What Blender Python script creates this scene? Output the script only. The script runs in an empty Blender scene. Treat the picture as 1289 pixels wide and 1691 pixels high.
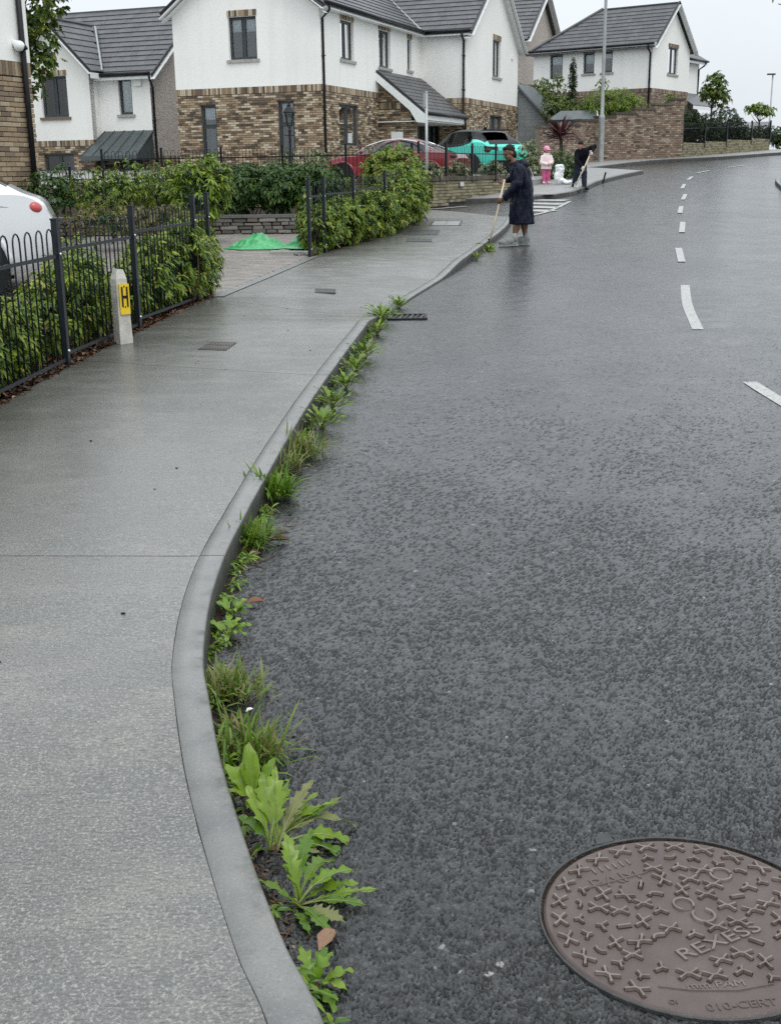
import bpy, math, random
import numpy as np
from mathutils import Matrix, Vector, noise as mnoise
random.seed(7); RNG = np.random.default_rng(7)
R = math.radians
SC = bpy.context.scene
COL = SC.collection

DENOISE = False
# ---------------------------------------------------------------- camera
PITCH, ROLL, EYE = R(16.02), R(0.8), 1.6
cd = bpy.data.cameras.new('camera')
cd.sensor_fit = 'VERTICAL'; cd.sensor_height = 24.0; cd.lens = 24.0 * 1950.0 / 1691.0
cd.clip_start = 0.05; cd.clip_end = 2000
cam = bpy.data.objects.new('camera', cd); COL.objects.link(cam)
_f = Vector((0, math.cos(PITCH), -math.sin(PITCH))); _r0 = Vector((1, 0, 0)); _u0 = Vector((0, math.sin(PITCH), math.cos(PITCH)))
_r = _r0 * math.cos(ROLL) - _u0 * math.sin(ROLL); _u = _u0 * math.cos(ROLL) + _r0 * math.sin(ROLL)
cam.matrix_world = Matrix(((_r.x, _u.x, -_f.x, 0), (_r.y, _u.y, -_f.y, 0), (_r.z, _u.z, -_f.z, EYE), (0, 0, 0, 1)))
SC.camera = cam

# ---------------------------------------------------------------- sky and sun (overcast)
SUN_EL, SUN_AZ = R(56), R(152)
w = bpy.data.worlds.new('World'); SC.world = w; w.use_nodes = True
nt = w.node_tree; nt.nodes.clear()
out = nt.nodes.new('ShaderNodeOutputWorld'); bg = nt.nodes.new('ShaderNodeBackground')
sky = nt.nodes.new('ShaderNodeTexSky'); sky.sky_type = 'NISHITA'; sky.sun_disc = False
sky.sun_elevation = SUN_EL; sky.sun_rotation = SUN_AZ; sky.air_density = 1.0; sky.dust_density = 4.0
# a closed cloud deck: standard overcast distribution (brighter overhead), faint cloud mottling
geo = nt.nodes.new('ShaderNodeTexCoord'); sep = nt.nodes.new('ShaderNodeSeparateXYZ')
mr = nt.nodes.new('ShaderNodeMapRange'); mr.inputs[1].default_value = 0.0; mr.inputs[2].default_value = 1.0
mr.inputs[3].default_value = 8.0; mr.inputs[4].default_value = 17.5
nz = nt.nodes.new('ShaderNodeTexNoise'); nz.inputs['Scale'].default_value = 2.6; nz.inputs['Detail'].default_value = 6
mr2 = nt.nodes.new('ShaderNodeMapRange'); mr2.inputs[1].default_value = 0.3; mr2.inputs[2].default_value = 0.7
mr2.inputs[3].default_value = 0.93; mr2.inputs[4].default_value = 1.05
mul = nt.nodes.new('ShaderNodeMath'); mul.operation = 'MULTIPLY'
tint = nt.nodes.new('ShaderNodeMix'); tint.data_type = 'RGBA'; tint.blend_type = 'MULTIPLY'; tint.inputs[0].default_value = 1
tint.inputs[6].default_value = (0.925, 0.985, 1.04, 1)
mixs = nt.nodes.new('ShaderNodeMix'); mixs.data_type = 'RGBA'; mixs.inputs[0].default_value = 0.93
L = nt.links.new
L(geo.outputs['Generated'], sep.inputs[0]); L(sep.outputs['Z'], mr.inputs[0]); L(geo.outputs['Generated'], nz.inputs['Vector'])
L(nz.outputs['Fac'], mr2.inputs[0]); L(mr.outputs[0], mul.inputs[0]); L(mr2.outputs[0], mul.inputs[1])
L(mul.outputs[0], tint.inputs[7]); L(sky.outputs[0], mixs.inputs[6]); L(tint.outputs[2], mixs.inputs[7])
L(mixs.outputs[2], bg.inputs['Color']); bg.inputs['Strength'].default_value = 0.1
L(bg.outputs[0], out.inputs['Surface'])
sd = bpy.data.lights.new('sun', 'SUN'); sd.energy = 0.9; sd.angle = R(25); sd.color = (1.0, 0.97, 0.93)
sun = bpy.data.objects.new('sun', sd); COL.objects.link(sun)
_sd = Vector((math.sin(SUN_AZ) * math.cos(SUN_EL), math.cos(SUN_AZ) * math.cos(SUN_EL), math.sin(SUN_EL)))
sun.rotation_euler = _sd.to_track_quat('Z', 'Y').to_euler()
SC.view_settings.view_transform = 'Standard'; SC.view_settings.look = 'None'
SC.view_settings.exposure = 0.16; SC.view_settings.gamma = 1.0; SC.view_settings.use_curve_mapping = False
SC.cycles.max_bounces = 6; SC.cycles.transparent_max_bounces = 8
SC.cycles.use_adaptive_sampling = True; SC.cycles.adaptive_threshold = 0.015; SC.cycles.use_denoising = DENOISE

# ---------------------------------------------------------------- materials
M = {}
class NT:
    def __init__(s, name):
        s.m = bpy.data.materials.new(name); s.m.use_nodes = True; s.t = s.m.node_tree
        s.b = s.t.nodes['Principled BSDF']; M[name] = s.m
    def n(s, typ, **kw):
        nd = s.t.nodes.new('ShaderNode' + typ)
        for k, v in kw.items():
            if k.startswith('i_'):
                key = k[2:]; key = int(key) if key.isdigit() else key.replace('_', ' ')
                nd.inputs[key].default_value = v
            else: setattr(nd, k, v)
        return nd
    def l(s, a, b): s.t.links.new(a, b)
    def pos(s, scale=(1, 1, 1), world=True):
        g = s.n('NewGeometry').outputs['Position'] if world else s.n('TexCoord').outputs['Object']
        mp = s.n('Mapping'); mp.inputs['Scale'].default_value = scale; s.l(g, mp.inputs[0]); return mp.outputs[0]
    def noise(s, vec, scale, detail=4, rough=0.55):
        nd = s.n('TexNoise'); nd.inputs['Scale'].default_value = scale; nd.inputs['Detail'].default_value = detail
        nd.inputs['Roughness'].default_value = rough; s.l(vec, nd.inputs['Vector']); return nd.outputs['Fac']
    def ramp(s, fac, stops, interp='LINEAR'):
        r = s.n('ValToRGB'); r.color_ramp.interpolation = interp
        e = r.color_ramp.elements
        while len(e) < len(stops): e.new(0.5)
        for el, (p, c) in zip(e, stops):
            el.position = p; el.color = (c, c, c, 1) if isinstance(c, (int, float)) else (*c, 1)
        s.l(fac, r.inputs[0]); return r.outputs[0]
    def mix(s, fac, a, b, bt='MIX'):
        x = s.n('Mix', data_type='RGBA', blend_type=bt)
        for v, i in ((fac, 0), (a, 6), (b, 7)):
            if isinstance(v, (int, float)): x.inputs[i].default_value = v if i == 0 else (v, v, v, 1)
            elif isinstance(v, tuple): x.inputs[i].default_value = (*v, 1)
            else: s.l(v, x.inputs[i])
        return x.outputs[2]
    def math(s, op, a, b=0.0):
        x = s.n('Math', operation=op)
        for v, i in ((a, 0), (b, 1)):
            if isinstance(v, (int, float)): x.inputs[i].default_value = v
            else: s.l(v, x.inputs[i])
        return x.outputs[0]
    def rnd(s):
        a = s.n('ObjectInfo').outputs['Random']; b = s.n('NewGeometry').outputs['Random Per Island']
        return s.math('FRACT', s.math('ADD', s.math('MULTIPLY', a, 7.31), b))
    def bump(s, h, strength=0.3, dist=0.01, prev=None):
        x = s.n('Bump'); x.inputs['Strength'].default_value = strength; x.inputs['Distance'].default_value = dist
        s.l(h, x.inputs['Height'])
        if prev is not None: s.l(prev, x.inputs['Normal'])
        s.l(x.outputs[0], s.b.inputs['Normal']); return x.outputs[0]
    def set(s, color=None, rough=None, metal=None, spec=None, **kw):
        for v, k in ((color, 'Base Color'), (rough, 'Roughness'), (metal, 'Metallic'), (spec, 'Specular IOR Level')):
            if v is None: continue
            if isinstance(v, (int, float)): s.b.inputs[k].default_value = v
            elif isinstance(v, tuple): s.b.inputs[k].default_value = (*v, 1)
            else: s.l(v, s.b.inputs[k])
        for k, v in kw.items(): s.b.inputs[k.replace('_', ' ')].default_value = v
        return s.m
def plain(name, color, rough=0.5, metal=0.0, spec=0.5, var=0.12, vscale=6.0, bump=0.0, bscale=60, **kw):
    m = NT(name); p = m.pos()
    f = m.noise(p, vscale, 5)
    c0 = tuple(max(0, c * (1 - var)) for c in color); c1 = tuple(min(1, c * (1 + var)) for c in color)
    m.set(m.ramp(f, [(0.3, c0), (0.7, c1)]), rough, metal, spec, **kw)
    if bump: m.bump(m.noise(p, bscale, 3), bump, 0.01)
    return m.m

def asphalt():
    m = NT('asphalt'); p = m.pos()
    warp = m.n('TexNoise'); warp.inputs['Scale'].default_value = 55; m.l(p, warp.inputs['Vector'])
    wv = m.n('VectorMath', operation='MULTIPLY_ADD'); m.l(warp.outputs['Color'], wv.inputs[0]); wv.inputs[1].default_value = (.022, .022, .022); m.l(p, wv.inputs[2]); q = wv.outputs[0]
    v = m.n('TexVoronoi'); v.inputs['Scale'].default_value = 74; m.l(q, v.inputs['Vector'])
    v2 = m.n('TexVoronoi', feature='DISTANCE_TO_EDGE'); v2.inputs['Scale'].default_value = 74; m.l(q, v2.inputs['Vector'])
    big = m.noise(p, 0.45, 5); mid = m.noise(p, 4, 6); fine = m.noise(p, 260, 3); lump = m.noise(m.pos((1, 1.25, 1)), 26, 6, 0.72)
    stone = m.n('SeparateColor'); m.l(v.outputs['Color'], stone.inputs[0])
    col = m.ramp(stone.outputs[0], [(0.0, (0.005, 0.0055, 0.006)), (0.5, (0.013, 0.014, 0.0145)), (0.88, (0.030, 0.031, 0.031)), (0.9965, (0.06, 0.06, 0.058)), (0.999, (0.30, 0.29, 0.27))])
    gap = m.ramp(m.math('ADD', v2.outputs['Distance'], m.math('MULTIPLY', m.math('SUBTRACT', fine, 0.5), 0.25)), [(0.0, 0.18), (0.10, 0.7), (0.25, 1.0)])
    keep = m.math('MULTIPLY', gap, m.ramp(lump, [(0.38, 0.0), (0.48, 1.0)]))
    col = m.mix(keep, (0.0035, 0.0035, 0.0035), col)
    stain = m.noise(p, 1.3, 3)
    col = m.mix(m.ramp(stain, [(0.60, 0.0), (0.78, 0.55)]), col, (0.022, 0.018, 0.013))
    col = m.mix(m.n('Attribute', attribute_name='pore').outputs['Fac'], col, (0.004, 0.004, 0.004))
    m.set(col, 0.42, 0, 0.25)
    h = m.math('ADD', m.math('MULTIPLY', gap, m.math('ADD', m.math('MULTIPLY', stone.outputs[1], 0.9), 0.35)), m.math('MULTIPLY', lump, 1.6))
    bmp = m.bump(h, 0.6, 0.0075)
    # rain film over the chippings: every stone top mirrors its own bit of sky, the pores stay dark
    film = m.n('Bump'); film.inputs['Strength'].default_value = FILM_B; film.inputs['Distance'].default_value = 0.0075; hf = m.math('ADD', m.math('MULTIPLY', gap, m.math('ADD', m.math('MULTIPLY', stone.outputs[1], 0.25), 0.35)), m.math('MULTIPLY', lump, 0.45)); m.l(hf, film.inputs['Height']); m.l(film.outputs[0], m.b.inputs['Coat Normal'])
    patch = m.math('MULTIPLY', m.ramp(m.mix(0.5, big, m.noise(m.pos((1, 0.55, 1)), 1.7, 5)), [(0.38, 0.82), (0.58, 1.0)]), m.ramp(m.noise(p, 11, 5, 0.7), [(0.32, 0.82), (0.47, 1.0)]))
    pore = m.n('Attribute', attribute_name='pore').outputs['Fac']
    wet = m.math('MULTIPLY', m.math('MULTIPLY', m.math('ADD', m.math('MULTIPLY', keep, 0.42), 0.58), patch), m.math('SUBTRACT', 1.0, m.math('MULTIPLY', pore, 0.55)))
    m.l(wet, m.b.inputs['Coat Weight']); m.b.inputs['Coat IOR'].default_value = FILM_N
    m.l(m.ramp(mid, [(0.3, 0.20), (0.7, 0.30)]), m.b.inputs['Coat Roughness'])
FILM_B, FILM_N = 0.03, 1.53
asphalt()

def concrete_path():
    m = NT('brushed_concrete'); p = m.pos()
    warp = m.n('TexNoise'); warp.inputs['Scale'].default_value = 6; m.l(p, warp.inputs['Vector'])
    wv = m.n('VectorMath', operation='MULTIPLY_ADD'); m.l(warp.outputs['Color'], wv.inputs[0]); wv.inputs[1].default_value = (.0, .02, .0); m.l(p, wv.inputs[2])
    def sc(v):
        mp = m.n('Mapping'); mp.inputs['Scale'].default_value = v; m.l(wv.outputs[0], mp.inputs[0]); return mp.outputs[0]
    brush = m.noise(sc((26, 140, 26)), 1.0, 4, 0.65); fineb = m.noise(sc((90, 300, 90)), 1.0, 3, 0.7)
    sand = m.noise(p, 120, 4, 0.75); grain = m.noise(p, 230, 3, 0.7); big = m.noise(p, 0.9, 5); mid = m.noise(m.pos((1, 2.0, 1)), 3.0, 6)
    col = m.ramp(big, [(0.3, (0.116, 0.114, 0.106)), (0.7, (0.156, 0.153, 0.141))])
    col = m.mix(m.ramp(mid, [(0.48, 0.0), (0.72, 0.6)]), col, (0.255, 0.242, 0.212))
    col = m.mix(m.ramp(mid, [(0.25, 0.6), (0.42, 0.0)]), col, (0.115, 0.122, 0.124))
    col = m.mix(m.ramp(brush, [(0.36, 0.7), (0.52, 0.0)]), col, (0.050, 0.050, 0.048))
    col = m.mix(m.ramp(fineb, [(0.34, 0.5), (0.50, 0.0)]), col, (0.060, 0.061, 0.060))
    col = m.mix(m.ramp(sand, [(0.50, 0.0), (0.66, 0.9)]), col, (0.34, 0.33, 0.295))
    col = m.mix(m.ramp(grain, [(0.32, 0.9), (0.46, 0.0)]), col, (0.040, 0.040, 0.039))
    # algae staining that creeps out from the planting bed side
    at = m.n('Attribute', attribute_name='edge').outputs['Fac']
    sf = m.math('MULTIPLY', at, m.ramp(m.noise(p, 2.2, 5), [(0.25, 0.5), (0.7, 1.0)]))
    col = m.mix(sf, col, (0.045, 0.045, 0.032))
    m.set(col, 0.6, 0, 0.35)
    b = m.bump(grain, 0.3, 0.002); b = m.bump(fineb, 0.4, 0.002, b); m.bump(brush, 0.7, 0.004, b)
    film = m.n('Bump'); film.inputs['Strength'].default_value = 0.12; film.inputs['Distance'].default_value = 0.003; m.l(m.math('ADD', brush, fineb), film.inputs['Height']); m.l(film.outputs[0], m.b.inputs['Coat Normal'])
    m.l(m.ramp(m.noise(m.pos((1, 0.5, 1)), 1.2, 5), [(0.32, 0.45), (0.60, 1.0)]), m.b.inputs['Coat Weight']); m.b.inputs['Coat IOR'].default_value = 1.42
    m.l(m.ramp(mid, [(0.3, 0.20), (0.7, 0.32)]), m.b.inputs['Coat Roughness'])
concrete_path()

def kerb_mat():
    m = NT('kerb_concrete'); p = m.pos()
    grain = m.noise(p, 230, 3, 0.7); sand = m.noise(p, 110, 4, 0.75); mid = m.noise(p, 7, 6); big = m.noise(p, 1.8, 5)
    col = m.ramp(big, [(0.3, (0.150, 0.150, 0.144)), (0.7, (0.205, 0.204, 0.194))])
    col = m.mix(m.ramp(mid, [(0.50, 0.0), (0.75, 0.7)]), col, (0.105, 0.112, 0.114))
    col = m.mix(m.ramp(m.noise(p, 3.1, 4), [(0.62, 0.0), (0.78, 0.55)]), col, (0.26, 0.245, 0.205))
    col = m.mix(m.ramp(grain, [(0.30, 0.7), (0.45, 0.0)]), col, (0.06, 0.061, 0.06))
    col = m.mix(m.ramp(sand, [(0.54, 0.0), (0.70, 0.5)]), col, (0.30, 0.295, 0.275))
    at = m.n('Attribute', attribute_name='edge').outputs['Fac']
    grime = m.math('MULTIPLY', at, m.ramp(mid, [(0.2, 0.75), (0.7, 0.97)]))
    col = m.mix(grime, col, (0.020, 0.020, 0.016))
    # mossy drips over the arris
    col = m.mix(m.math('MULTIPLY', m.n('Attribute', attribute_name='arris').outputs['Fac'], m.ramp(m.noise(p, 5.5, 5, 0.7), [(0.52, 0.0), (0.66, 0.8)])), col, (0.055, 0.056, 0.038))
    m.set(col, 0.6, 0, 0.3); m.bump(grain, 0.35, 0.003, m.bump(mid, 0.25, 0.006))
    m.l(m.math('MULTIPLY', m.math('SUBTRACT', 1.0, grime), 0.75), m.b.inputs['Coat Weight']); m.b.inputs['Coat Roughness'].default_value = 0.28; m.b.inputs['Coat IOR'].default_value = 1.40
kerb_mat()

def brick_mat(name, stops, rough=0.75):
    m = NT(name); p = m.pos(); r = m.rnd()
    c = m.ramp(r, stops, 'CONSTANT')
    n1 = m.noise(p, 22, 5); n2 = m.noise(p, 110, 3)
    c = m.mix(m.ramp(n1, [(0.40, 0.0), (0.80, 0.4)]), c, (0.15, 0.11, 0.075))
    c = m.mix(m.ramp(n2, [(0.5, 0.0), (0.8, 0.3)]), c, (0.34, 0.28, 0.20))
    m.set(c, rough, 0, 0.35); m.bump(n2, 0.5, 0.006, m.bump(n1, 0.3, 0.01))
CREAM = (0.52, 0.455, 0.345); BUFF = (0.35, 0.265, 0.17); TAN = (0.26, 0.19, 0.12); BROWN = (0.145, 0.10, 0.066); DARK = (0.065, 0.048, 0.038); GREYB = (0.12, 0.105, 0.09)
brick_mat('brick_mixed', [(0, BUFF), (0.20, TAN), (0.40, CREAM), (0.54, BROWN), (0.72, BUFF), (0.79, DARK), (0.89, GREYB), (0.95, CREAM)])
brick_mat('brick_buff', [(0, (0.30, 0.225, 0.145)), (0.3, (0.36, 0.28, 0.19)), (0.5, (0.25, 0.185, 0.12)), (0.68, (0.40, 0.325, 0.23)), (0.82, (0.15, 0.115, 0.085)), (0.92, (0.205, 0.16, 0.115))])
brick_mat('brick_far', [(0, (0.25, 0.185, 0.135)), (0.28, (0.17, 0.12, 0.09)), (0.5, (0.33, 0.265, 0.2)), (0.62, (0.20, 0.145, 0.11)), (0.82, (0.075, 0.055, 0.045)), (0.92, (0.38, 0.32, 0.25))])
brick_mat('brick_mossy', [(0, (0.20, 0.18, 0.105)), (0.3, (0.25, 0.225, 0.14)), (0.55, (0.15, 0.14, 0.08)), (0.75, (0.28, 0.25, 0.165)), (0.9, (0.09, 0.085, 0.06))])
brick_mat('coping_brick', [(0, (0.05, 0.045, 0.037)), (0.4, (0.075, 0.062, 0.05)), (0.7, (0.10, 0.09, 0.07)), (0.9, (0.035, 0.033, 0.028))])
brick_mat('stone_rubble', [(0, (0.15, 0.145, 0.135)), (0.25, (0.22, 0.21, 0.195)), (0.5, (0.10, 0.098, 0.09)), (0.7, (0.28, 0.265, 0.24)), (0.88, (0.16, 0.13, 0.10))])
brick_mat('paver', [(0, (0.20, 0.185, 0.17)), (0.3, (0.235, 0.215, 0.195)), (0.6, (0.185, 0.175, 0.165)), (0.85, (0.26, 0.235, 0.21))], 0.5)
plain('mortar', (0.17, 0.145, 0.11), 0.9, bump=0.4, bscale=90)
plain('mortar_dark', (0.055, 0.05, 0.042), 0.9, bump=0.4, bscale=90)

def tile_mat():
    m = NT('roof_tile'); p = m.pos(); r = m.rnd()
    c = m.ramp(r, [(0, (0.050, 0.051, 0.056)), (0.5, (0.068, 0.069, 0.074)), (1, (0.085, 0.085, 0.090))])
    n1 = m.noise(p, 8, 5)
    c = m.mix(m.ramp(n1, [(0.45, 0), (0.8, 0.5)]), c, (0.10, 0.10, 0.095))
    m.set(c, m.ramp(n1, [(0.3, 0.34), (0.7, 0.52)]), 0, 0.5); m.bump(m.noise(p, 70, 4), 0.25, 0.006)
tile_mat()

def render_mat():
    m = NT('white_render'); p = m.pos()
    streak = m.noise(m.pos((3.2, 3.2, 0.12)), 1.0, 5); big = m.noise(p, 0.5, 4); fine = m.noise(p, 150, 3)
    c = m.ramp(big, [(0.3, (0.80, 0.80, 0.765)), (0.7, (0.86, 0.855, 0.82))])
    c = m.mix(m.ramp(streak, [(0.52, 0.0), (0.78, 0.34)]), c, (0.64, 0.65, 0.61))
    m.set(c, 0.85, 0, 0.2); m.bump(fine, 0.08, 0.004)
render_mat()
def dash_mat():
    m = NT('pebble_dash'); p = m.pos()
    v = m.n('TexVoronoi'); v.inputs['Scale'].default_value = 26; m.l(p, v.inputs['Vector'])
    s = m.n('SeparateColor'); m.l(v.outputs['Color'], s.inputs[0])
    c = m.ramp(s.outputs[0], [(0, (0.30, 0.26, 0.23)), (0.5, (0.44, 0.395, 0.355)), (1, (0.58, 0.53, 0.48))])
    m.set(c, 0.9, 0, 0.2); m.bump(v.outputs['Distance'], 0.5, 0.02)
dash_mat()
plain('white_trim', (0.78, 0.80, 0.79), 0.4, var=0.05)
plain('black_plastic', (0.012, 0.013, 0.015), 0.35, var=0.2, spec=0.3)
plain('frame_grey', (0.045, 0.052, 0.058), 0.4, var=0.1, spec=0.3)
plain('sill_stone', (0.33, 0.325, 0.30), 0.8, var=0.25, vscale=9, bump=0.3)
plain('fence_paint', (0.011, 0.015, 0.019), 0.38, var=0.25, vscale=14, bump=0.08, bscale=40, spec=0.3)
plain('fence_black', (0.010, 0.011, 0.012), 0.4, var=0.2, spec=0.25)
plain('zinc', (0.085, 0.10, 0.102), 0.38, 0.3, var=0.15, vscale=3)
plain('lamp_grey', (0.34, 0.36, 0.355), 0.5, 0.25, var=0.12)
plain('galvanised', (0.40, 0.42, 0.42), 0.45, 0.4, var=0.15)
plain('bolt_steel', (0.45, 0.46, 0.47), 0.35, 0.8)
plain('blind', (0.72, 0.76, 0.78), 0.7, var=0.04)
plain('curtain', (0.60, 0.64, 0.62), 0.8, var=0.08, vscale=3)
plain('room', (0.06, 0.065, 0.07), 0.9, spec=0.05)
plain('door_green', (0.13, 0.18, 0.165), 0.45)
plain('soil', (0.028, 0.020, 0.014), 0.85, var=0.5, vscale=24, bump=0.9, bscale=45, spec=0.1)
plain('verge', (0.045, 0.055, 0.025), 0.9, var=0.35, vscale=3, bump=0.8, bscale=30)
plain('far_paving', (0.25, 0.25, 0.24), 0.5, var=0.14, vscale=3)
plain('post_concrete', (0.50, 0.485, 0.44), 0.85, var=0.22, vscale=12, bump=0.45, bscale=70)
plain('sign_yellow', (0.75, 0.53, 0.02), 0.45, var=0.07)
plain('letter_black', (0.012, 0.012, 0.012), 0.5, spec=0.15)
plain('paint_white', (0.68, 0.68, 0.64), 0.5, var=0.1, vscale=3)
plain('timber_grey', (0.235, 0.25, 0.255), 0.7, var=0.15, vscale=5)
plain('timber_green', (0.13, 0.20, 0.145), 0.7, var=0.12)
plain('wood_handle', (0.55, 0.40, 0.24), 0.5, var=0.12, vscale=12)
plain('wood_pale', (0.70, 0.60, 0.46), 0.5, var=0.1)
plain('iron_dark', (0.020, 0.020, 0.020), 0.5, 0.3, bump=0.3, bscale=90, spec=0.25)
plain('cover_grey', (0.045, 0.046, 0.046), 0.5, 0.2, var=0.3, vscale=25, bump=0.5, bscale=60)
plain('bark', (0.075, 0.060, 0.045), 0.9, var=0.35, vscale=18, bump=0.7, bscale=50, spec=0.12)
plain('twig', (0.10, 0.062, 0.040), 0.8, var=0.3, vscale=30, spec=0.15)
plain('tyre', (0.014, 0.014, 0.014), 0.7, spec=0.15); plain('alloy', (0.35, 0.36, 0.37), 0.3, 0.8)
plain('car_white', (0.66, 0.68, 0.69), 0.16, var=0.02, Coat_Weight=0.6, Coat_Roughness=0.04)
plain('car_red', (0.20, 0.010, 0.018), 0.2, 0.15, var=0.05, Coat_Weight=0.7, Coat_Roughness=0.04)
plain('car_turquoise', (0.035, 0.62, 0.48), 0.2, var=0.03, Coat_Weight=0.6, Coat_Roughness=0.04)
plain('car_black', (0.008, 0.008, 0.009), 0.3, var=0.1, spec=0.3)
plain('chrome', (0.7, 0.71, 0.72), 0.15, 1.0, var=0.02)
plain('tail_red', (0.50, 0.09, 0.09), 0.15, var=0.05); plain('tail_dark', (0.05, 0.008, 0.008), 0.12)
plain('tarp_green', (0.06, 0.36, 0.13), 0.33, var=0.22, vscale=5, bump=0.3, bscale=14)
plain('bag_white', (0.72, 0.74, 0.74), 0.4, var=0.05, bump=0.5, bscale=14)
plain('skin_brown', (0.155, 0.078, 0.046), 0.5, var=0.12, vscale=22)
plain('skin_pink', (0.42, 0.22, 0.165), 0.5, var=0.12, vscale=22)
plain('hair_black', (0.012, 0.010, 0.009), 0.5, var=0.3, vscale=60, bump=0.6, bscale=140, spec=0.15)
plain('raincoat_navy', (0.006, 0.0085, 0.019), 0.45, var=0.25, vscale=5, bump=0.5, bscale=9, spec=0.14)
plain('cloth_dark', (0.008, 0.009, 0.013), 0.8, var=0.25, vscale=8, bump=0.4, bscale=20, spec=0.08)
plain('jeans_dark', (0.020, 0.027, 0.042), 0.8, var=0.25, vscale=10, bump=0.4, bscale=24, spec=0.08)
plain('shoe_grey', (0.18, 0.19, 0.185), 0.6, var=0.25, vscale=25); plain('shoe_sole', (0.30, 0.30, 0.29), 0.6)
plain('shoe_black', (0.012, 0.012, 0.013), 0.5, spec=0.2); plain('sock_grey', (0.30, 0.30, 0.29), 0.9)
plain('glove_grey', (0.52, 0.52, 0.50), 0.8)
plain('coat_pink', (0.74, 0.60, 0.60), 0.75, var=0.06, vscale=9, bump=0.4, bscale=22)
plain('trouser_pink', (0.55, 0.10, 0.24), 0.75, var=0.1, vscale=9, bump=0.4, bscale=26)
plain('cap_pink', (0.72, 0.28, 0.44), 0.7, var=0.06); plain('shoe_pink', (0.72, 0.50, 0.53), 0.6)
plain('glow_free_glass', (0.30, 0.33, 0.34), 0.1, var=0.05)

def marking():
    m = NT('road_paint'); p = m.pos()
    n = m.noise(p, 34, 5); c = m.ramp(n, [(0.30, (0.12, 0.12, 0.115)), (0.44, (0.36, 0.365, 0.345)), (0.7, (0.46, 0.465, 0.445))])
    m.set(c, 0.5, 0, 0.5); m.bump(m.noise(p, 90, 3), 0.6, 0.006)
marking()
def iron_cover():
    m = NT('cover_iron'); p = m.pos()
    n = m.noise(p, 9, 6); f = m.noise(p, 180, 4)
    c = m.ramp(n, [(0.3, (0.078, 0.058, 0.052)), (0.7, (0.115, 0.087, 0.078))])
    c = m.mix(m.ramp(f, [(0.5, 0), (0.8, 0.5)]), c, (0.085, 0.07, 0.06))
    m.set(c, m.ramp(f, [(0.3, 0.42), (0.7, 0.6)]), 0.15, 0.5); m.bump(f, 0.35, 0.003)
    m = NT('stud_iron'); p = m.pos()
    n = m.noise(p, 30, 5)
    m.set(m.ramp(n, [(0.3, (0.120, 0.092, 0.080)), (0.7, (0.21, 0.175, 0.155))]), 0.27, 0.3, 0.55); m.bump(m.noise(p, 160, 3), 0.3, 0.002)
iron_cover()

def glass_mat(name, tint, refl=0.9, ior=1.75):
    m = NT(name); t = m.t; t.nodes.remove(m.b)
    o = [n for n in t.nodes if n.type == 'OUTPUT_MATERIAL'][0]
    tr = m.n('BsdfTransparent'); tr.inputs[0].default_value = (*tint, 1)
    gl = m.n('BsdfGlossy'); gl.inputs['Roughness'].default_value = 0.03; gl.inputs['Color'].default_value = (refl, refl, refl, 1)
    fr = m.n('Fresnel'); fr.inputs[0].default_value = ior
    mx = m.n('MixShader'); m.l(fr.outputs[0], mx.inputs[0]); m.l(tr.outputs[0], mx.inputs[1]); m.l(gl.outputs[0], mx.inputs[2]); m.l(mx.outputs[0], o.inputs[0])
glass_mat('window_glass', (0.88, 0.92, 0.93)); glass_mat('car_glass', (0.05, 0.06, 0.065), 0.8, 1.4); glass_mat('car_glass_pale', (0.30, 0.34, 0.36)); glass_mat('lantern_glass', (0.75, 0.78, 0.76))

def leaf_mat(name, stops, rough=0.36, spec=0.32, trans=0.25):
    m = NT(name); p = m.pos(); r = m.rnd()
    c = m.ramp(r, stops)
    c = m.mix(m.ramp(m.noise(p, 60, 3), [(0.45, 0), (0.8, 0.3)]), c, (0.04, 0.06, 0.014), 'MIX')
    m.set(c, rough, 0, spec)
    t = m.t; o = [n for n in t.nodes if n.type == 'OUTPUT_MATERIAL'][0]
    tl = m.n('BsdfTranslucent'); m.l(c, tl.inputs['Color'])
    mx = m.n('MixShader'); mx.inputs[0].default_value = trans
    m.l(m.b.outputs[0], mx.inputs[1]); m.l(tl.outputs[0], mx.inputs[2]); m.l(mx.outputs[0], o.inputs[0])
leaf_mat('leaf_hedge', [(0, (0.030, 0.075, 0.012)), (0.35, (0.095, 0.175, 0.018)), (0.7, (0.195, 0.280, 0.026)), (0.92, (0.31, 0.36, 0.036)), (1, (0.32, 0.30, 0.06))])
leaf_mat('leaf_dark', [(0, (0.016, 0.046, 0.012)), (0.5, (0.040, 0.098, 0.020)), (0.9, (0.085, 0.160, 0.025)), (1, (0.14, 0.20, 0.03))])
leaf_mat('leaf_lime', [(0, (0.08, 0.14, 0.016)), (0.5, (0.16, 0.25, 0.025)), (1, (0.26, 0.33, 0.04))])
leaf_mat('leaf_tree', [(0, (0.035, 0.075, 0.014)), (0.5, (0.085, 0.145, 0.022)), (0.85, (0.155, 0.20, 0.03)), (1, (0.22, 0.21, 0.04))])
leaf_mat('leaf_cypress', [(0, (0.010, 0.022, 0.008)), (0.6, (0.022, 0.042, 0.012)), (1, (0.04, 0.06, 0.016))], 0.6)
leaf_mat('leaf_far_dark', [(0, (0.012, 0.028, 0.014)), (0.6, (0.026, 0.052, 0.020)), (1, (0.050, 0.080, 0.028))], 0.6)
leaf_mat('leaf_variegated', [(0, (0.055, 0.085, 0.035)), (0.35, (0.12, 0.155, 0.07)), (0.6, (0.30, 0.32, 0.17)), (1, (0.40, 0.40, 0.25))])
leaf_mat('leaf_cordyline', [(0, (0.030, 0.010, 0.012)), (0.6, (0.085, 0.025, 0.030)), (1, (0.22, 0.11, 0.10))], 0.35)
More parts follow.
